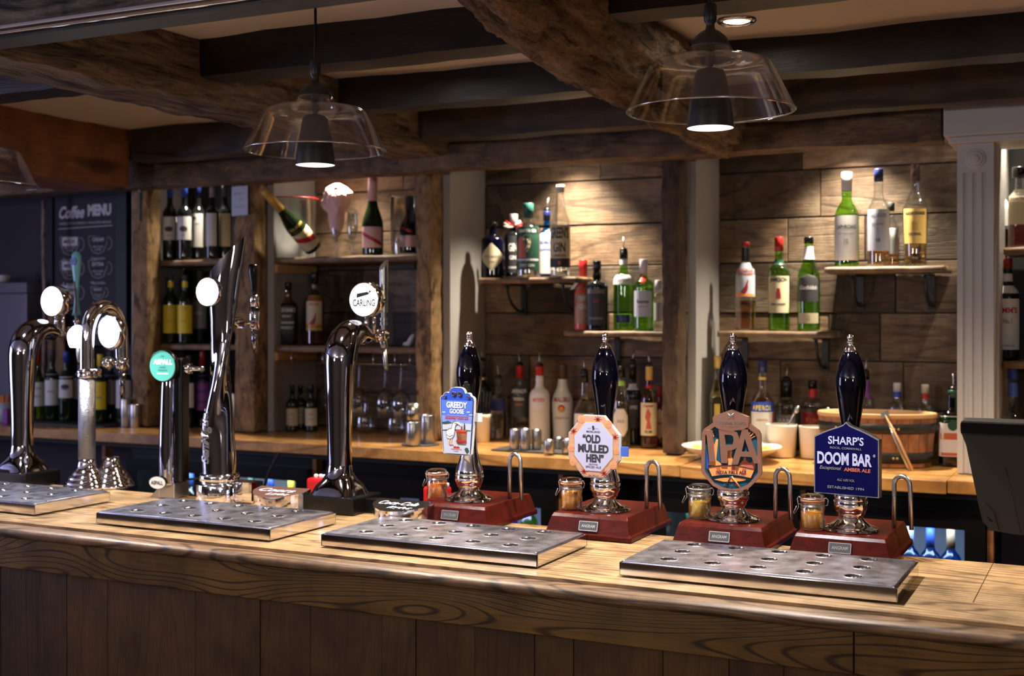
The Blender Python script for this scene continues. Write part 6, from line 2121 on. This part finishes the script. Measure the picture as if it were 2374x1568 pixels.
bottle('tall green malt bottle with white cap and long white label', 1963, 58, 400, yr, zd, 'laphroaig', M_green, liquid=M_greenl, level=.5, cap=white, caph=.20, capr=1.2, labels=[(.07, .54, 1.15, white)],
       texts=[('LAPHROAIG', .40, .04, ink, 1.7), ('10', .25, .045, P['grey'], .35), ('ISLAY SINGLE MALT', .34, .018, P['grey'], 1.3)], group=GS)
bottle('clear malt bottle with navy cap and white label, amber at the bottom', 2037, 54, 392, yr - .02, zd, 'laphroaig', M_clear, liquid=M_amber, level=.18, cap=P['navy'], caph=.13, labels=[(.16, .58, 1.15, P['snow'])],
       texts=[('TALISKER', .50, .035, P['grey'], 1.6), ('SINGLE MALT', .42, .02, P['grey'], 1.1), ('10', .25, .035, P['navy'], .35)], group=GS)
bottle('whisky bottle half hidden behind the navy capped one', 2066, 40, 470, yr + .055, zd, 'laphroaig', M_clear, liquid=M_amber, level=.45, cap=P['slate'], caph=.13, labels=[(.2, .60, .9, white)], group=GS)
bottle('shapely amber malt bottle with gold label and tan stopper', 2122, 61, 382, yr, zd, 'gmorangie', M_clear, liquid=M_gold, level=.55, cap=P['copper_brown'], caph=.16, labels=[(.22, .56, .98, P['gold'])],
       texts=[('GLENMORANGIE', .50, .03, ink, 1.6), ('ORIGINAL', .30, .025, ink, 1.0)], extra=[([(-.2, .35), (.2, .35), (.2, .43), (-.2, .43)], P['ochre'])], neck=None, group=GS)

# ---- counter of the right bay
GT = 'spirits on the counter of the right plank bay'
cb('tall ornate liqueur bottle with gold collar beside the white reveal', 1664, 42, 826, 'tall', M_clear, liquid=liq('straw_liquid', (.75, .68, .25)), level=.75, cap=P['gold'], caph=.13, sq=4, labels=[(.15, .5, .3, P['ochre'])], group=GT, Y=4.08)
cb('bitter orange aperitif bottle with blue and white label', 1768, 56, 836, 'aperol', M_clear, liquid=M_redl, level=.6, cap=P['navy'], caph=.13, labels=[(.08, .56, 1.2, paper)],
   texts=[('APEROL', .475, .05, P['yellow'], 1.8), ('APERITIVO', .36, .02, P['rust'], 1.0)], extra=[([(-1.2, .455), (1.2, .455), (1.2, .56), (-1.2, .56)], P['blue']), ([(.75, .08), (1.2, .08), (1.2, .45), (1.0, .45)], P['red'])], neck=[(.83, .86, P['gold'])], group=GT, Y=4.06)
cb('clear spirit bottle with tall pourer and ornate white print', 1823, 54, 882, 'squat', M_clear, liquid=M_water, level=.4, cap=M_black, caph=.24, capr=1.4, labels=[(.30, .52, 1.0, P['grey'])], texts=[('VVVVV', .36, .10, white, 1.7)], pourer=.5, group=GT, Y=4.18)
cb('clear spirit bottle with black cap and red neck band, behind the cups', 1884, 52, 882, 'squat', M_clear, liquid=M_water, level=.5, cap=M_black, caph=.12, neck=[(.80, .95, P['red'])], labels=[(.36, .56, 1.0, P['deepred'])], texts=[('RUM', .42, .07, P['rust'], 1.2)], group=GT, Y=4.165)
cb('spirit bottle with purple neck and pourer behind the dark blue clip pump', 2007, 44, 866, 'spirit', M_clear, liquid=M_water, level=.5, cap=M_black, caph=.08, neck=[(.72, .92, P['purple'])], pourer=.3, group=GT, Y=4.17)
cb('clear spirit bottle with white cap and blue neck, behind the wooden bucket', 2080, 46, 888, 'squat', M_clear, liquid=M_water, level=.5, cap=white, caph=.12, neck=[(.84, .955, P['blue'])], group=GT, Y=4.17)
cb('clear spirit bottle with cream cap and red neck, behind the wooden bucket', 2145, 46, 892, 'squat', M_clear, liquid=M_water, level=.5, cap=cream, caph=.12, neck=[(.84, .955, P['red'])], group=GT, Y=4.15)
cb('amber bottle between the wooden bucket and the green herbal liqueur', 2172, 30, 960, 'spirit', M_clear, liquid=M_gold, level=.6, cap=P['gold'], caph=.1, group=GT, Y=4.20)
cb('dark green herbal liqueur bottle with stag label and pourer', 2210, 66, 905, 'jd', M_dgreen, liquid=liq('herbal_liqueur', (.03, .06, .02)), level=.7, cap=P['greenp'], caph=.10, sq=5, labels=[(.13, .66, 1.0, P['chalk'])],
   texts=[('JAGER', .37, .05, P['ochre'], 1.3)], extra=[([(-.98, .355), (.98, .355), (.98, .44), (-.98, .44)], P['rust']), ([(.34 * cos(q * pi / 8), .545 + .075 * sin(q * pi / 8)) for q in range(16)], P['greenp']), ([(-.9, .14), (.9, .14), (.9, .18), (-.9, .18)], P['rust'])], pourer=-.1, group=GT, Y=4.02)

# ---- bay right of the pilaster
bottle('pale square liqueur bottle beside the pilaster, top right shelf', 2322, 40, 425, 4.13, z5a, 'squat', M_clear, liquid=M_redl, level=.30, cap=P['goldfoil'], caph=.12, labels=[(.35, .75, .9, white)], group='bottles right of the pilaster', sq=4)
bottle('square amaretto bottle with black cap at the top right corner', 2364, 52, 388, 4.04, z5a, 'jd', M_clear, liquid=M_redl, level=.42, cap=M_black, caph=.13, capr=1.9, labels=[(.28, .72, .9, cream)], texts=[('DISARONNO', .58, .035, P['deepred'], 1.5)], group='bottles right of the pilaster', sq=4)
bottle('dark fruit cup bottle with big white label in red letters', 2336, 56, 600, 4.05, z5b, 'spirit', M_darkb, cap=P['deepred'], caph=.10, labels=[(.10, .60, 1.15, white, None), (.655, .73, 1.2, white)],
       texts=[("PIMM'S", .46, .055, P['red'], 1.7), ('No.1', .36, .045, P['grey'], .7), ('THE ORIGINAL', .13, .02, P['grey'], 1.3)], neck=[(.80, .88, P['chalk'])], group='bottles right of the pilaster')
cb('clear gin bottle with blue cap and round white label behind the till', 2348, 70, 850, 'bulb', M_clear, liquid=M_water, level=.5, cap=P['blue'], caph=.13, capr=1.1, labels=[(.12, .42, .95, P['snow'], 'oval')], texts=[('GIN', .26, .06, P['rust'], .7)], neck=[(.74, .88, P['sky'])], group='bottles right of the pilaster', Y=4.0)
cb('clear bottle partly hidden left of the blue capped gin', 2318, 40, 900, 'squat', M_clear, liquid=M_water, level=.5, cap=P['greenp'], caph=.13, group='bottles right of the pilaster', Y=4.12)


# ---- ceramic cups with spoons, bowl of citrus
def cup(px, pyb, pt, w, lb):
    p = onz(px, pyb, ZB)
    H = ZA(px, pt, p.y) - ZB
    R = MW(px, w, p.y) / 2
    t_ = thing('ceramic_cup', lb, 'cup', (p.x, p.y, ZB + .0005), group='white cups on the back counter')
    MB().lathe([(.0001, 0), (R * .82, 0), (R * .86, .002), (R * .98, H * .93), (R, H), (R * .95, H), (R * .92, H * .93), (R * .80, .006), (.0001, .006)], 44).build('cup_wall', P['ceramic'], t_)
    s = thing('long_spoon', 'steel spoon leaning in the ' + lb, 'spoon', (p.x, p.y, ZB + .0075), group='spoons in the white cups')
    MB().tube([(-R * .5, 0, .0), (R * .5, .0, H), (R * .9, .0, H + .035)], [.003, .003, .0045], 10).lathe(chaikin([(.0001, 0), (.007, .006), (.009, .016), (.006, .026), (.0001, .03)], 2), 16,
        M=Matrix.Translation((R * .86, 0, H + .028)) @ Matrix.Rotation(.45, 4, 'Y')).build('spoon_body', M_steel, s)
    return p, R, H


cup(1812, 1059, 984, 72, 'white ceramic cup left of its neighbour, above the bowl')
cup(1884, 1062, 988, 64, 'white ceramic cup next to the dark blue clip')
p = onz(1696, 1068, ZB)
t_ = thing('ceramic_bowl', 'shallow white bowl of citrus behind the copper clip', 'bowl', (p.x, p.y, ZB + .0005))
Rb_ = MW(1696, 232, p.y) / 2
MB().lathe(chaikin([(.0001, 0), (Rb_ * .45, 0), (Rb_ * .50, .003), (Rb_ * .80, .028), (Rb_, .046), (Rb_ * .98, .048), (Rb_ * .78, .032), (Rb_ * .45, .008), (.0001, .007)], 1), 56).build('bowl_wall', P['ceramic'], t_)
k_ = 0
for (dx, dy, dz, c_, lb) in [(-.62, -.1, .040, 'lemon', 'lemon wedge at the left side of the white bowl'), (-.48, .30, .044, 'lemon', 'lemon wedge at the back left of the white bowl'),
                             (-.38, -.25, .042, 'lemon', 'lemon wedge at the front left of the white bowl'), (.52, -.15, .042, 'lime', 'lime wedge at the right side of the white bowl'),
                             (.38, .22, .044, 'lemon', 'pale lemon wedge at the right side of the white bowl'), (.66, .15, .044, 'lime', 'lime wedge at the far right of the white bowl'), (.0, .0, .030, 'lemon', 'lemon wedge in the middle of the white bowl')]:
    t2 = thing('citrus_wedge', lb, 'citrus', (p.x + dx * Rb_, p.y + dy * Rb_, ZB + dz - .012), rz=k_ * 1.1, group='citrus wedges in the white bowl')
    t2.rotation_euler = (.4 * sin(k_ * 2), .3 * cos(k_ * 3), k_ * 1.1)
    vs, fs = [], []
    n = 12
    for j in range(n + 1):
        u = -1 + 2 * j / n
        r = sqrt(max(0, 1 - u * u))
        for q in range(7):
            a_ = pi * q / 6
            vs.append((.030 * u, .016 * r * cos(a_), .018 * r * sin(a_)))
    for j in range(n):
        for q in range(6):
            fs.append((j * 7 + q, (j + 1) * 7 + q, (j + 1) * 7 + q + 1, j * 7 + q + 1))
    MB().add(vs, fs, 0, True).build('peel', P[c_], t2)
    MB().add([(.030 * cos(a__), .016 * sin(a__), .0004) for a__ in [2 * pi * q / 24 for q in range(24)]], [tuple(reversed(range(24)))]).add([(.026 * cos(a__), .013 * sin(a__), -.0006) for a__ in [2 * pi * q / 24 for q in range(24)]], [tuple(reversed(range(24)))]).build('flesh', P['cream'], t2)
    k_ += 1

# ---- wooden ice bucket with tongs
Yb = 3.95
R = MW(2032, 266, Yb) / 2
xb = XA(2032, Yb)
H = ZA(2032, 955, Yb) - ZB
OV = .60
t_ = thing('wooden_ice_bucket', 'oval stave built wooden ice bucket with two black iron bands', 'bucket', (xb, Yb, ZB + .0005), rz=YAW * .3)
t_.scale = (1, OV, 1)
mb = MB()
n = 26
for q in range(n):
    a0, a1 = 2 * pi * q / n + .004, 2 * pi * (q + 1) / n - .004
    mb.t = random.random()
    for (b0, b1) in ((a0, (a0 + a1) / 2), ((a0 + a1) / 2, a1)):
        vs = []
        for z, r in ((0, R * .90), (H - .004, R * .995)):
            for b_ in (b0, b1):
                vs += [(r * cos(b_), r * sin(b_), z), ((r - .014) * cos(b_), (r - .014) * sin(b_), z)]
        mb.add(vs, [(0, 2, 6, 4), (1, 5, 7, 3), (4, 6, 7, 5), (0, 1, 3, 2)])
mb.build('staves', M_bucket, t_)
MB().lathe([(R * .97, H - .016), (R * 1.0, H - .012), (R * 1.005, H - .003), (R * .99, H), (R * .90, H), (R * .90, H - .02)], 72, cap=False).build('rim', P['tan'], t_)
MB().lathe([(.0001, H * .55), (R * .93, H * .55)], 48, cap=False).build('liner', M_steel, t_)
for z0, z1 in ((.012, .045), (H * .63, H * .63 + .030)):
    f0, f1 = .9 + .095 * z0 / H, .9 + .095 * z1 / H
    bd = MB().lathe([(R * f0, z0), (R * f0 + .0025, z0), (R * f1 + .0025, z1), (R * f1, z1)], 72, cap=False)
    for an in (-1.25, -1.18, -2.3):
        bd.lathe([(.004, 0), (.003, .002), (.0001, .0025)], 10, m=1, M=Matrix.Translation(((R * (f0 + f1) / 2 + .0025) * cos(an), (R * (f0 + f1) / 2 + .0025) * sin(an), (z0 + z1) / 2)) @ Matrix.Rotation(an, 4, 'Z') @ Matrix.Rotation(pi / 2, 4, 'Y'))
    bd.build('iron_band', [M_iron, g['gold']], t_)
pt, pb_ = at(2050, 958, Yb - R * OV - .006), at(2112, 1080, Yb - R * OV - .035)
t2 = thing('ice_tongs', 'steel and wood tongs leaning against the wooden bucket', 'tongs', (pb_.x, pb_.y, ZB + .003))
dl = pt - Vector((pb_.x, pb_.y, ZB + .003))
for s_, m_ in ((-1, M_steel), (1, g['tan'])):
    o_ = Vector((.004 * s_, -.002 * s_, 0))
    MB().tube([o_ * 1.4, dl * .5 + o_ * 1.4, dl], .0038, 8).build('tong_arm', m_, t2)
MB().box(-.011, .011, -.004, .004, -.014, .004, M=Matrix.Translation(dl) @ Matrix.Rotation(-.4, 4, 'Y')).build('tong_hinge', M_steel, t2)

# ================================================================== LEFT END
yq = 4.16
xa_, xb2 = XA(112, yq), XA(297, yq)
zt_, zb_ = ZA(205, 442, yq), ZA(205, 800, yq)
t_ = thing('coffee_menu_board', 'black framed coffee menu chalkboard on the plum wall', 'menu board', ((xa_ + xb2) / 2, yq, zb_))
W_, H_ = (xb2 - xa_) / 2, zt_ - zb_
fi = W_ * .155
MB().prism([(-W_, 0), (W_, 0), (W_, H_), (-W_, H_)], -.012, .012, holes=[[(-W_ + fi, fi), (-W_ + fi, H_ - fi * .6), (W_ - fi * 1.6, H_ - fi * .6), (W_ - fi * 1.6, fi)]]).build('frame', g['frameblack'], t_, bevel=.002)
mb = MB().prism([(-W_ + fi * .9, fi * .9), (W_ - fi * 1.5, fi * .9), (W_ - fi * 1.5, H_ - fi * .5), (-W_ + fi * .9, H_ - fi * .5)], -.002, .004, 0)
cxb = -fi * .3
k = dict(y=-.003, m=1)
iw = (W_ * 2 - fi * 2.5)
mb.text('Coffee', .052, cxb - iw * .21, H_ - .120, width=iw * .40, shear=.35, bold=.03, **k)
mb.text('MENU', .046, cxb + iw * .22, H_ - .112, width=iw * .36, bold=.06, **k)
mb.text('MADE WITH FRESHLY ROASTED BEANS', .010, cxb, H_ - .150, width=iw * .80, **k)
mb.prism([(cxb - iw * .42, H_ - .170), (cxb + iw * .42, H_ - .163), (cxb + iw * .42, H_ - .160), (cxb - iw * .42, H_ - .167)], -.003, -.0022, 1)


def cupdraw(cx_, cz_, s, full, name_, inner_):
    prf = [(-s, .5 * s), (-s * .92, -.1 * s), (-s * .55, -.75 * s), (0, -.9 * s), (s * .55, -.75 * s), (s * .92, -.1 * s), (s, .5 * s)]
    if full:
        q = [(x * .82, z * .8 + .03 * s) for x, z in prf if True]
        mb.prism([(a_ + cx_, b_ + cz_) for a_, b_ in ([(-.82 * s, .45 * s), (-.76 * s, -.2 * s), (.76 * s, -.2 * s), (.82 * s, .45 * s)])], -.003, -.0022, 1)
    mb.tube([(a_ + cx_, -.003, b_ + cz_) for a_, b_ in prf] + [(cx_ - s, -.003, cz_ + .5 * s)], .0013, 5, 1)
    mb.tube([(cx_ + s + .45 * s * sin(t), -.003, cz_ - .1 * s + .5 * s * cos(t)) for t in [pi * q / 10 for q in range(11)]], .0013, 5, 1)
    mb.text(inner_, s * .28, cx_, cz_ + (.0 if full else .08 * s), y=-.0036, m=0 if full else 1, width=s * 1.2, bold=.02)
    mb.text('MILK FOAM', s * .16, cx_, cz_ - .42 * s, y=-.0036, m=1, width=s * 1.1)
    mb.text('COFFEE', s * .16, cx_, cz_ - .66 * s, y=-.0036, m=1, width=s * .7)
    mb.text(name_, s * .22, cx_, cz_ - 1.35 * s, y=-.0034, m=1, width=s * 1.5, shear=.2)


s_ = iw * .155
rowz = [H_ - .235, H_ - .345, H_ - .455]
nm = [('Flat White', 'MILK', 'Cappuccino', 'CREAM'), ('Latte', 'MILK', 'Macchiato', 'EXTRA'), ('Mocha', 'FOAM', 'Espresso', 'SHOT')]
for zz, (a_, b_, c_, d_) in zip(rowz, nm):
    cupdraw(cxb - iw * .24, zz, s_, True, a_, b_)
    cupdraw(cxb + iw * .20, zz, s_ * (.95 if zz != rowz[2] else .7), False, c_, d_)
mb.text('HOT DRINKS', .016, cxb, .05, width=iw * .6, **k)
mb.build('board_face', [g['board'], g['chalk']], t_)

x = XA(102, 4.05)
mb = MB()
pts = [(x + .004 * sin(z * 9), 4.05, z) for z in [ZB + .002 + .97 * q / 24 for q in range(25)]]
mb.tube(pts, [.0085 + (.0015 if q % 4 == 0 else 0) for q in range(25)], 10)
struct(mb.build('timber_post', wood('cane', (.10, .06, .05), (.24, .16, .13), (.32, .22, .18), axis='Z', scale=5)), 'thin knotty pole standing left of the coffee menu')
# rough studs behind the left wines
tag(rough_box(MB(), (XA(108, 4.10), XA(150, 4.10), 4.09, 4.12, ZB + .002, 1.57), (4, 2, 20), .006, 9).build('rough_board', M_post), 'short rough timber board behind the left wine bottles', 'board')

# coffee machine block at far left
t_ = thing('coffee_machine', 'grey steel coffee machine with drawers at the left edge', 'coffee machine', (XA(-40, 4.05), 4.14, ZB + .0005))
hw_ = XA(62, 4.05) - t_.location.x
zt2 = ZA(30, 655, 4.05) - ZB
lil = pm('lilac_grey_metal', (.20, .19, .24), .35, metal=.6)
MB().box(-hw_, hw_, -.09, .09, .0, zt2 - .05).build('body', lil, t_, bevel=.004)
MB().box(-hw_ - .004, hw_ + .004, -.096, .09, zt2 - .05, zt2).build('top_tray', lil, t_, bevel=.004)
t_ = thing('coffee_cup', 'white cup lying on the coffee machine', 'cup', (XA(6, 4.10), 4.10, ZB + zt2 + .001))
MB().lathe(chaikin([(.0001, 0), (.02, 0), (.034, .012), (.042, .034), (.040, .034), (.03, .013), (.0001, .004)], 1), 32).build('cup_wall', g['white'], t_)
# cup of wooden stirrers, small purple tin
t_ = thing('stirrer_cup', 'white cup of orange topped wooden stirrers at the left edge', 'cup', (XA(10, 3.80), 3.80, ZB + .0005))
MB().lathe([(.0001, 0), (.026, 0), (.032, .085), (.030, .085), (.024, .005), (.0001, .005)], 28).build('cup_wall', g['snow'], t_)
for q in range(5):
    MB().tube([(.006 * cos(q * 1.3), .006 * sin(q * 1.3), .008), (.018 * cos(q * 1.3), .018 * sin(q * 1.3), .115)], [.003, .006], 8).build('stirrer', g['orange'], t_)
o = MB().box(-.013, .013, -.013, .013, .001, .065).build('small_tin', P['purple'], None, bevel=.003, loc=(XA(17, 3.74), 3.74, ZB))
tag(o, 'small purple box at the left edge of the back counter', 'box')
o = MB().box(-.020, .020, -.012, .012, .001, .16).build('white_carton', P['white'], None, bevel=.003, loc=(XA(75, 3.98), 4.02, ZB + .0062))
tag(o, 'white carton behind the red capped wine bottle', 'carton')

# ---- things on the lintel and posts
p = at(556, 466, YP - .012)
t_ = thing('hanging_card', 'white card with handwriting hung on string from the lintel', 'card', (p.x, YP - .012, p.z))
hw_, hh = MW(556, 46, YP) / 2, .058
mb = MB().prism([(-hw_, -hh), (hw_, -hh * .96), (hw_, hh), (-hw_, hh * .98)], -.0012, .0012, 0)
k = dict(y=-.0018, m=1, bold=-.01)
mb.text('Wifi', .012, -.008, .022, width=.040, shear=.3, **k)
mb.text('bar', .010, .010, .004, width=.020, shear=.3, **k)
mb.text('guest', .010, 0, -.026, width=.046, shear=.3, **k)
mb.build('card', [g['snow'], g['grey']], t_)
MB().tube(chaikin([(-hw_ * .85, .0, hh), (-hw_ * .7, -.055, hh + .045), (0, -.072, hh + .075), (hw_ * .7, -.055, hh + .045), (hw_ * .85, .0, hh)], 2), .0008, 5).build('string', g['tan'], t_)
p = at(283, 388, 3.70)
t_ = thing('junction_box', 'small dark junction box with a white socket on the orange beam end', 'junction box', (p.x, 3.60, p.z))
MB().box(-.035, .035, -.03, .03, -.045, .05).build('box_body', g['slate'], t_, bevel=.003)
MB().box(-.004, .018, -.034, -.03, -.015, .020).build('socket', g['grey'], t_)
p = at(325, 478, YP - .004)
t_ = thing('wall_thermometer', 'thin green glass thermometer on the leftmost post', 'thermometer', (p.x, YP - .006, p.z))
MB().box(-.004, .004, -.003, .003, -.062, .055).build('tube', g['teal'], t_, bevel=.002)
MB().lathe([(.0001, -.006), (.005, -.003), (.006, 0), (.005, .003), (.0001, .006)], 14).build('bulb', g['chalk'], t_, loc=(0, 0, .062))
p = at(1279, 118, 2.50)
t_ = MB().tube([(0, 0, .018), (0, 0, .010)] + [(.007 - .007 * cos(a_), 0, -.002 - .008 * sin(a_)) for a_ in [pi * q / 8 for q in range(8)]], .0016, 8).build('ceiling_hook', M_iron, None, loc=(p.x, 2.52, 2.155))
tag(t_, 'small black iron hook screwed under the black joist left of the gnarled beam', 'hook')
# cable on the drinks gun behind the bar
o = MB().tube(chaikin([(XA(640, 3.6), 3.62, ZA(640, 1050, 3.6)), (XA(623, 3.6), 3.60, ZA(623, 1095, 3.6)), (XA(612, 3.6), 3.60, ZA(612, 1130, 3.6))], 2), .006, 8).build('drinks_hose', M_blackm)
tag(o, 'thin black hose hanging under the back counter', 'hose')

# ---- bottles inside the coolers
seed = random.Random(2)
cnt = 0
for (a, b, zz, cols, desc) in [(372, 745, .681, ['greenp', 'sky', 'teal', 'chalk', 'greenp', 'blue', 'yellow', 'chalk'], 'wide cooler behind the tall fonts'),
                               (1110, 1250, .681, ['snow', 'sky', 'blue'], 'cooler behind the first hand pump'), (1578, 1700, .681, ['greenp', 'snow', 'greenp'], 'cooler behind the second hand pump'),
                               (2085, 2228, .681, ['snow', 'sky', 'tan'], 'cooler below the ice bucket')]:
    n = len(cols)
    for q in range(n):
        x = XA(a + (b - a) * (q + .5) / n, 3.84)
        first = q == 0
        H = .262 if a != 2085 else .250
        c_ = P[cols[q]]
        R = .031
        t_ = thing('chilled_bottle', '%s bottle from the left in the %s' % (('first', 'second', 'third', 'fourth', 'fifth', 'sixth', 'seventh', 'eighth')[q], desc), 'bottle', (x, 3.84, zz), group='chilled bottles in the %s' % desc)
        pr_ = chaikin([(z * H, r * R) for z, r in PROF['bordeaux']], 1)
        MB().lathe([(.0001, .0005)] + [(r, z) for z, r in pr_] + [(.0001, H)], 20).build('glass_body', [M_olive, M_clear, M_blue, M_green][(q + (a > 1000)) % 4] if a < 2000 else M_blue, t_)
        MB().lathe([(R + .0008, H * .25), (R + .0008, H * .55)], 20, cap=False).build('label_sheet', c_, t_)
        MB().lathe([(R * .40, H * .78), (R * .40, H), (.0001, H + .001)], 16).build('cap', c_, t_)

# ---- spotlights recessed in the bay tops
for px, pw, lb, yy in ((492, 30, 'recessed spotlight over the wine shelves', 4.03), (790, 60, 'recessed spotlight over the champagne shelf', 4.06), (1300, 140, 'recessed spotlight over the gin shelf', 4.09), (1965, 140, 'recessed spotlight over the malt whiskies', 4.08),
                   (2352, 40, 'recessed spotlight right of the pilaster', 4.05)):
    x = XA(px, yy)
    t_ = thing('bay_spotlight', lb, 'spotlight', (x, yy, 2.255), group='spotlights in the bay tops')
    MB().lathe([(.030, .0), (.030, -.006), (.024, -.004), (.022, .0)], 28, cap=False).build('bezel', M_chrome, t_)
    MB().lathe([(.021, -.001), (.0001, -.002)], 24, cap=False).build('bulb', M_spot, t_)
    lamp('SPOT', (x, yy, 2.240), pw, (1.0, .86, .66), radius=.015, angle=92, blend=1.0, target=(x, yy - .01, 0))
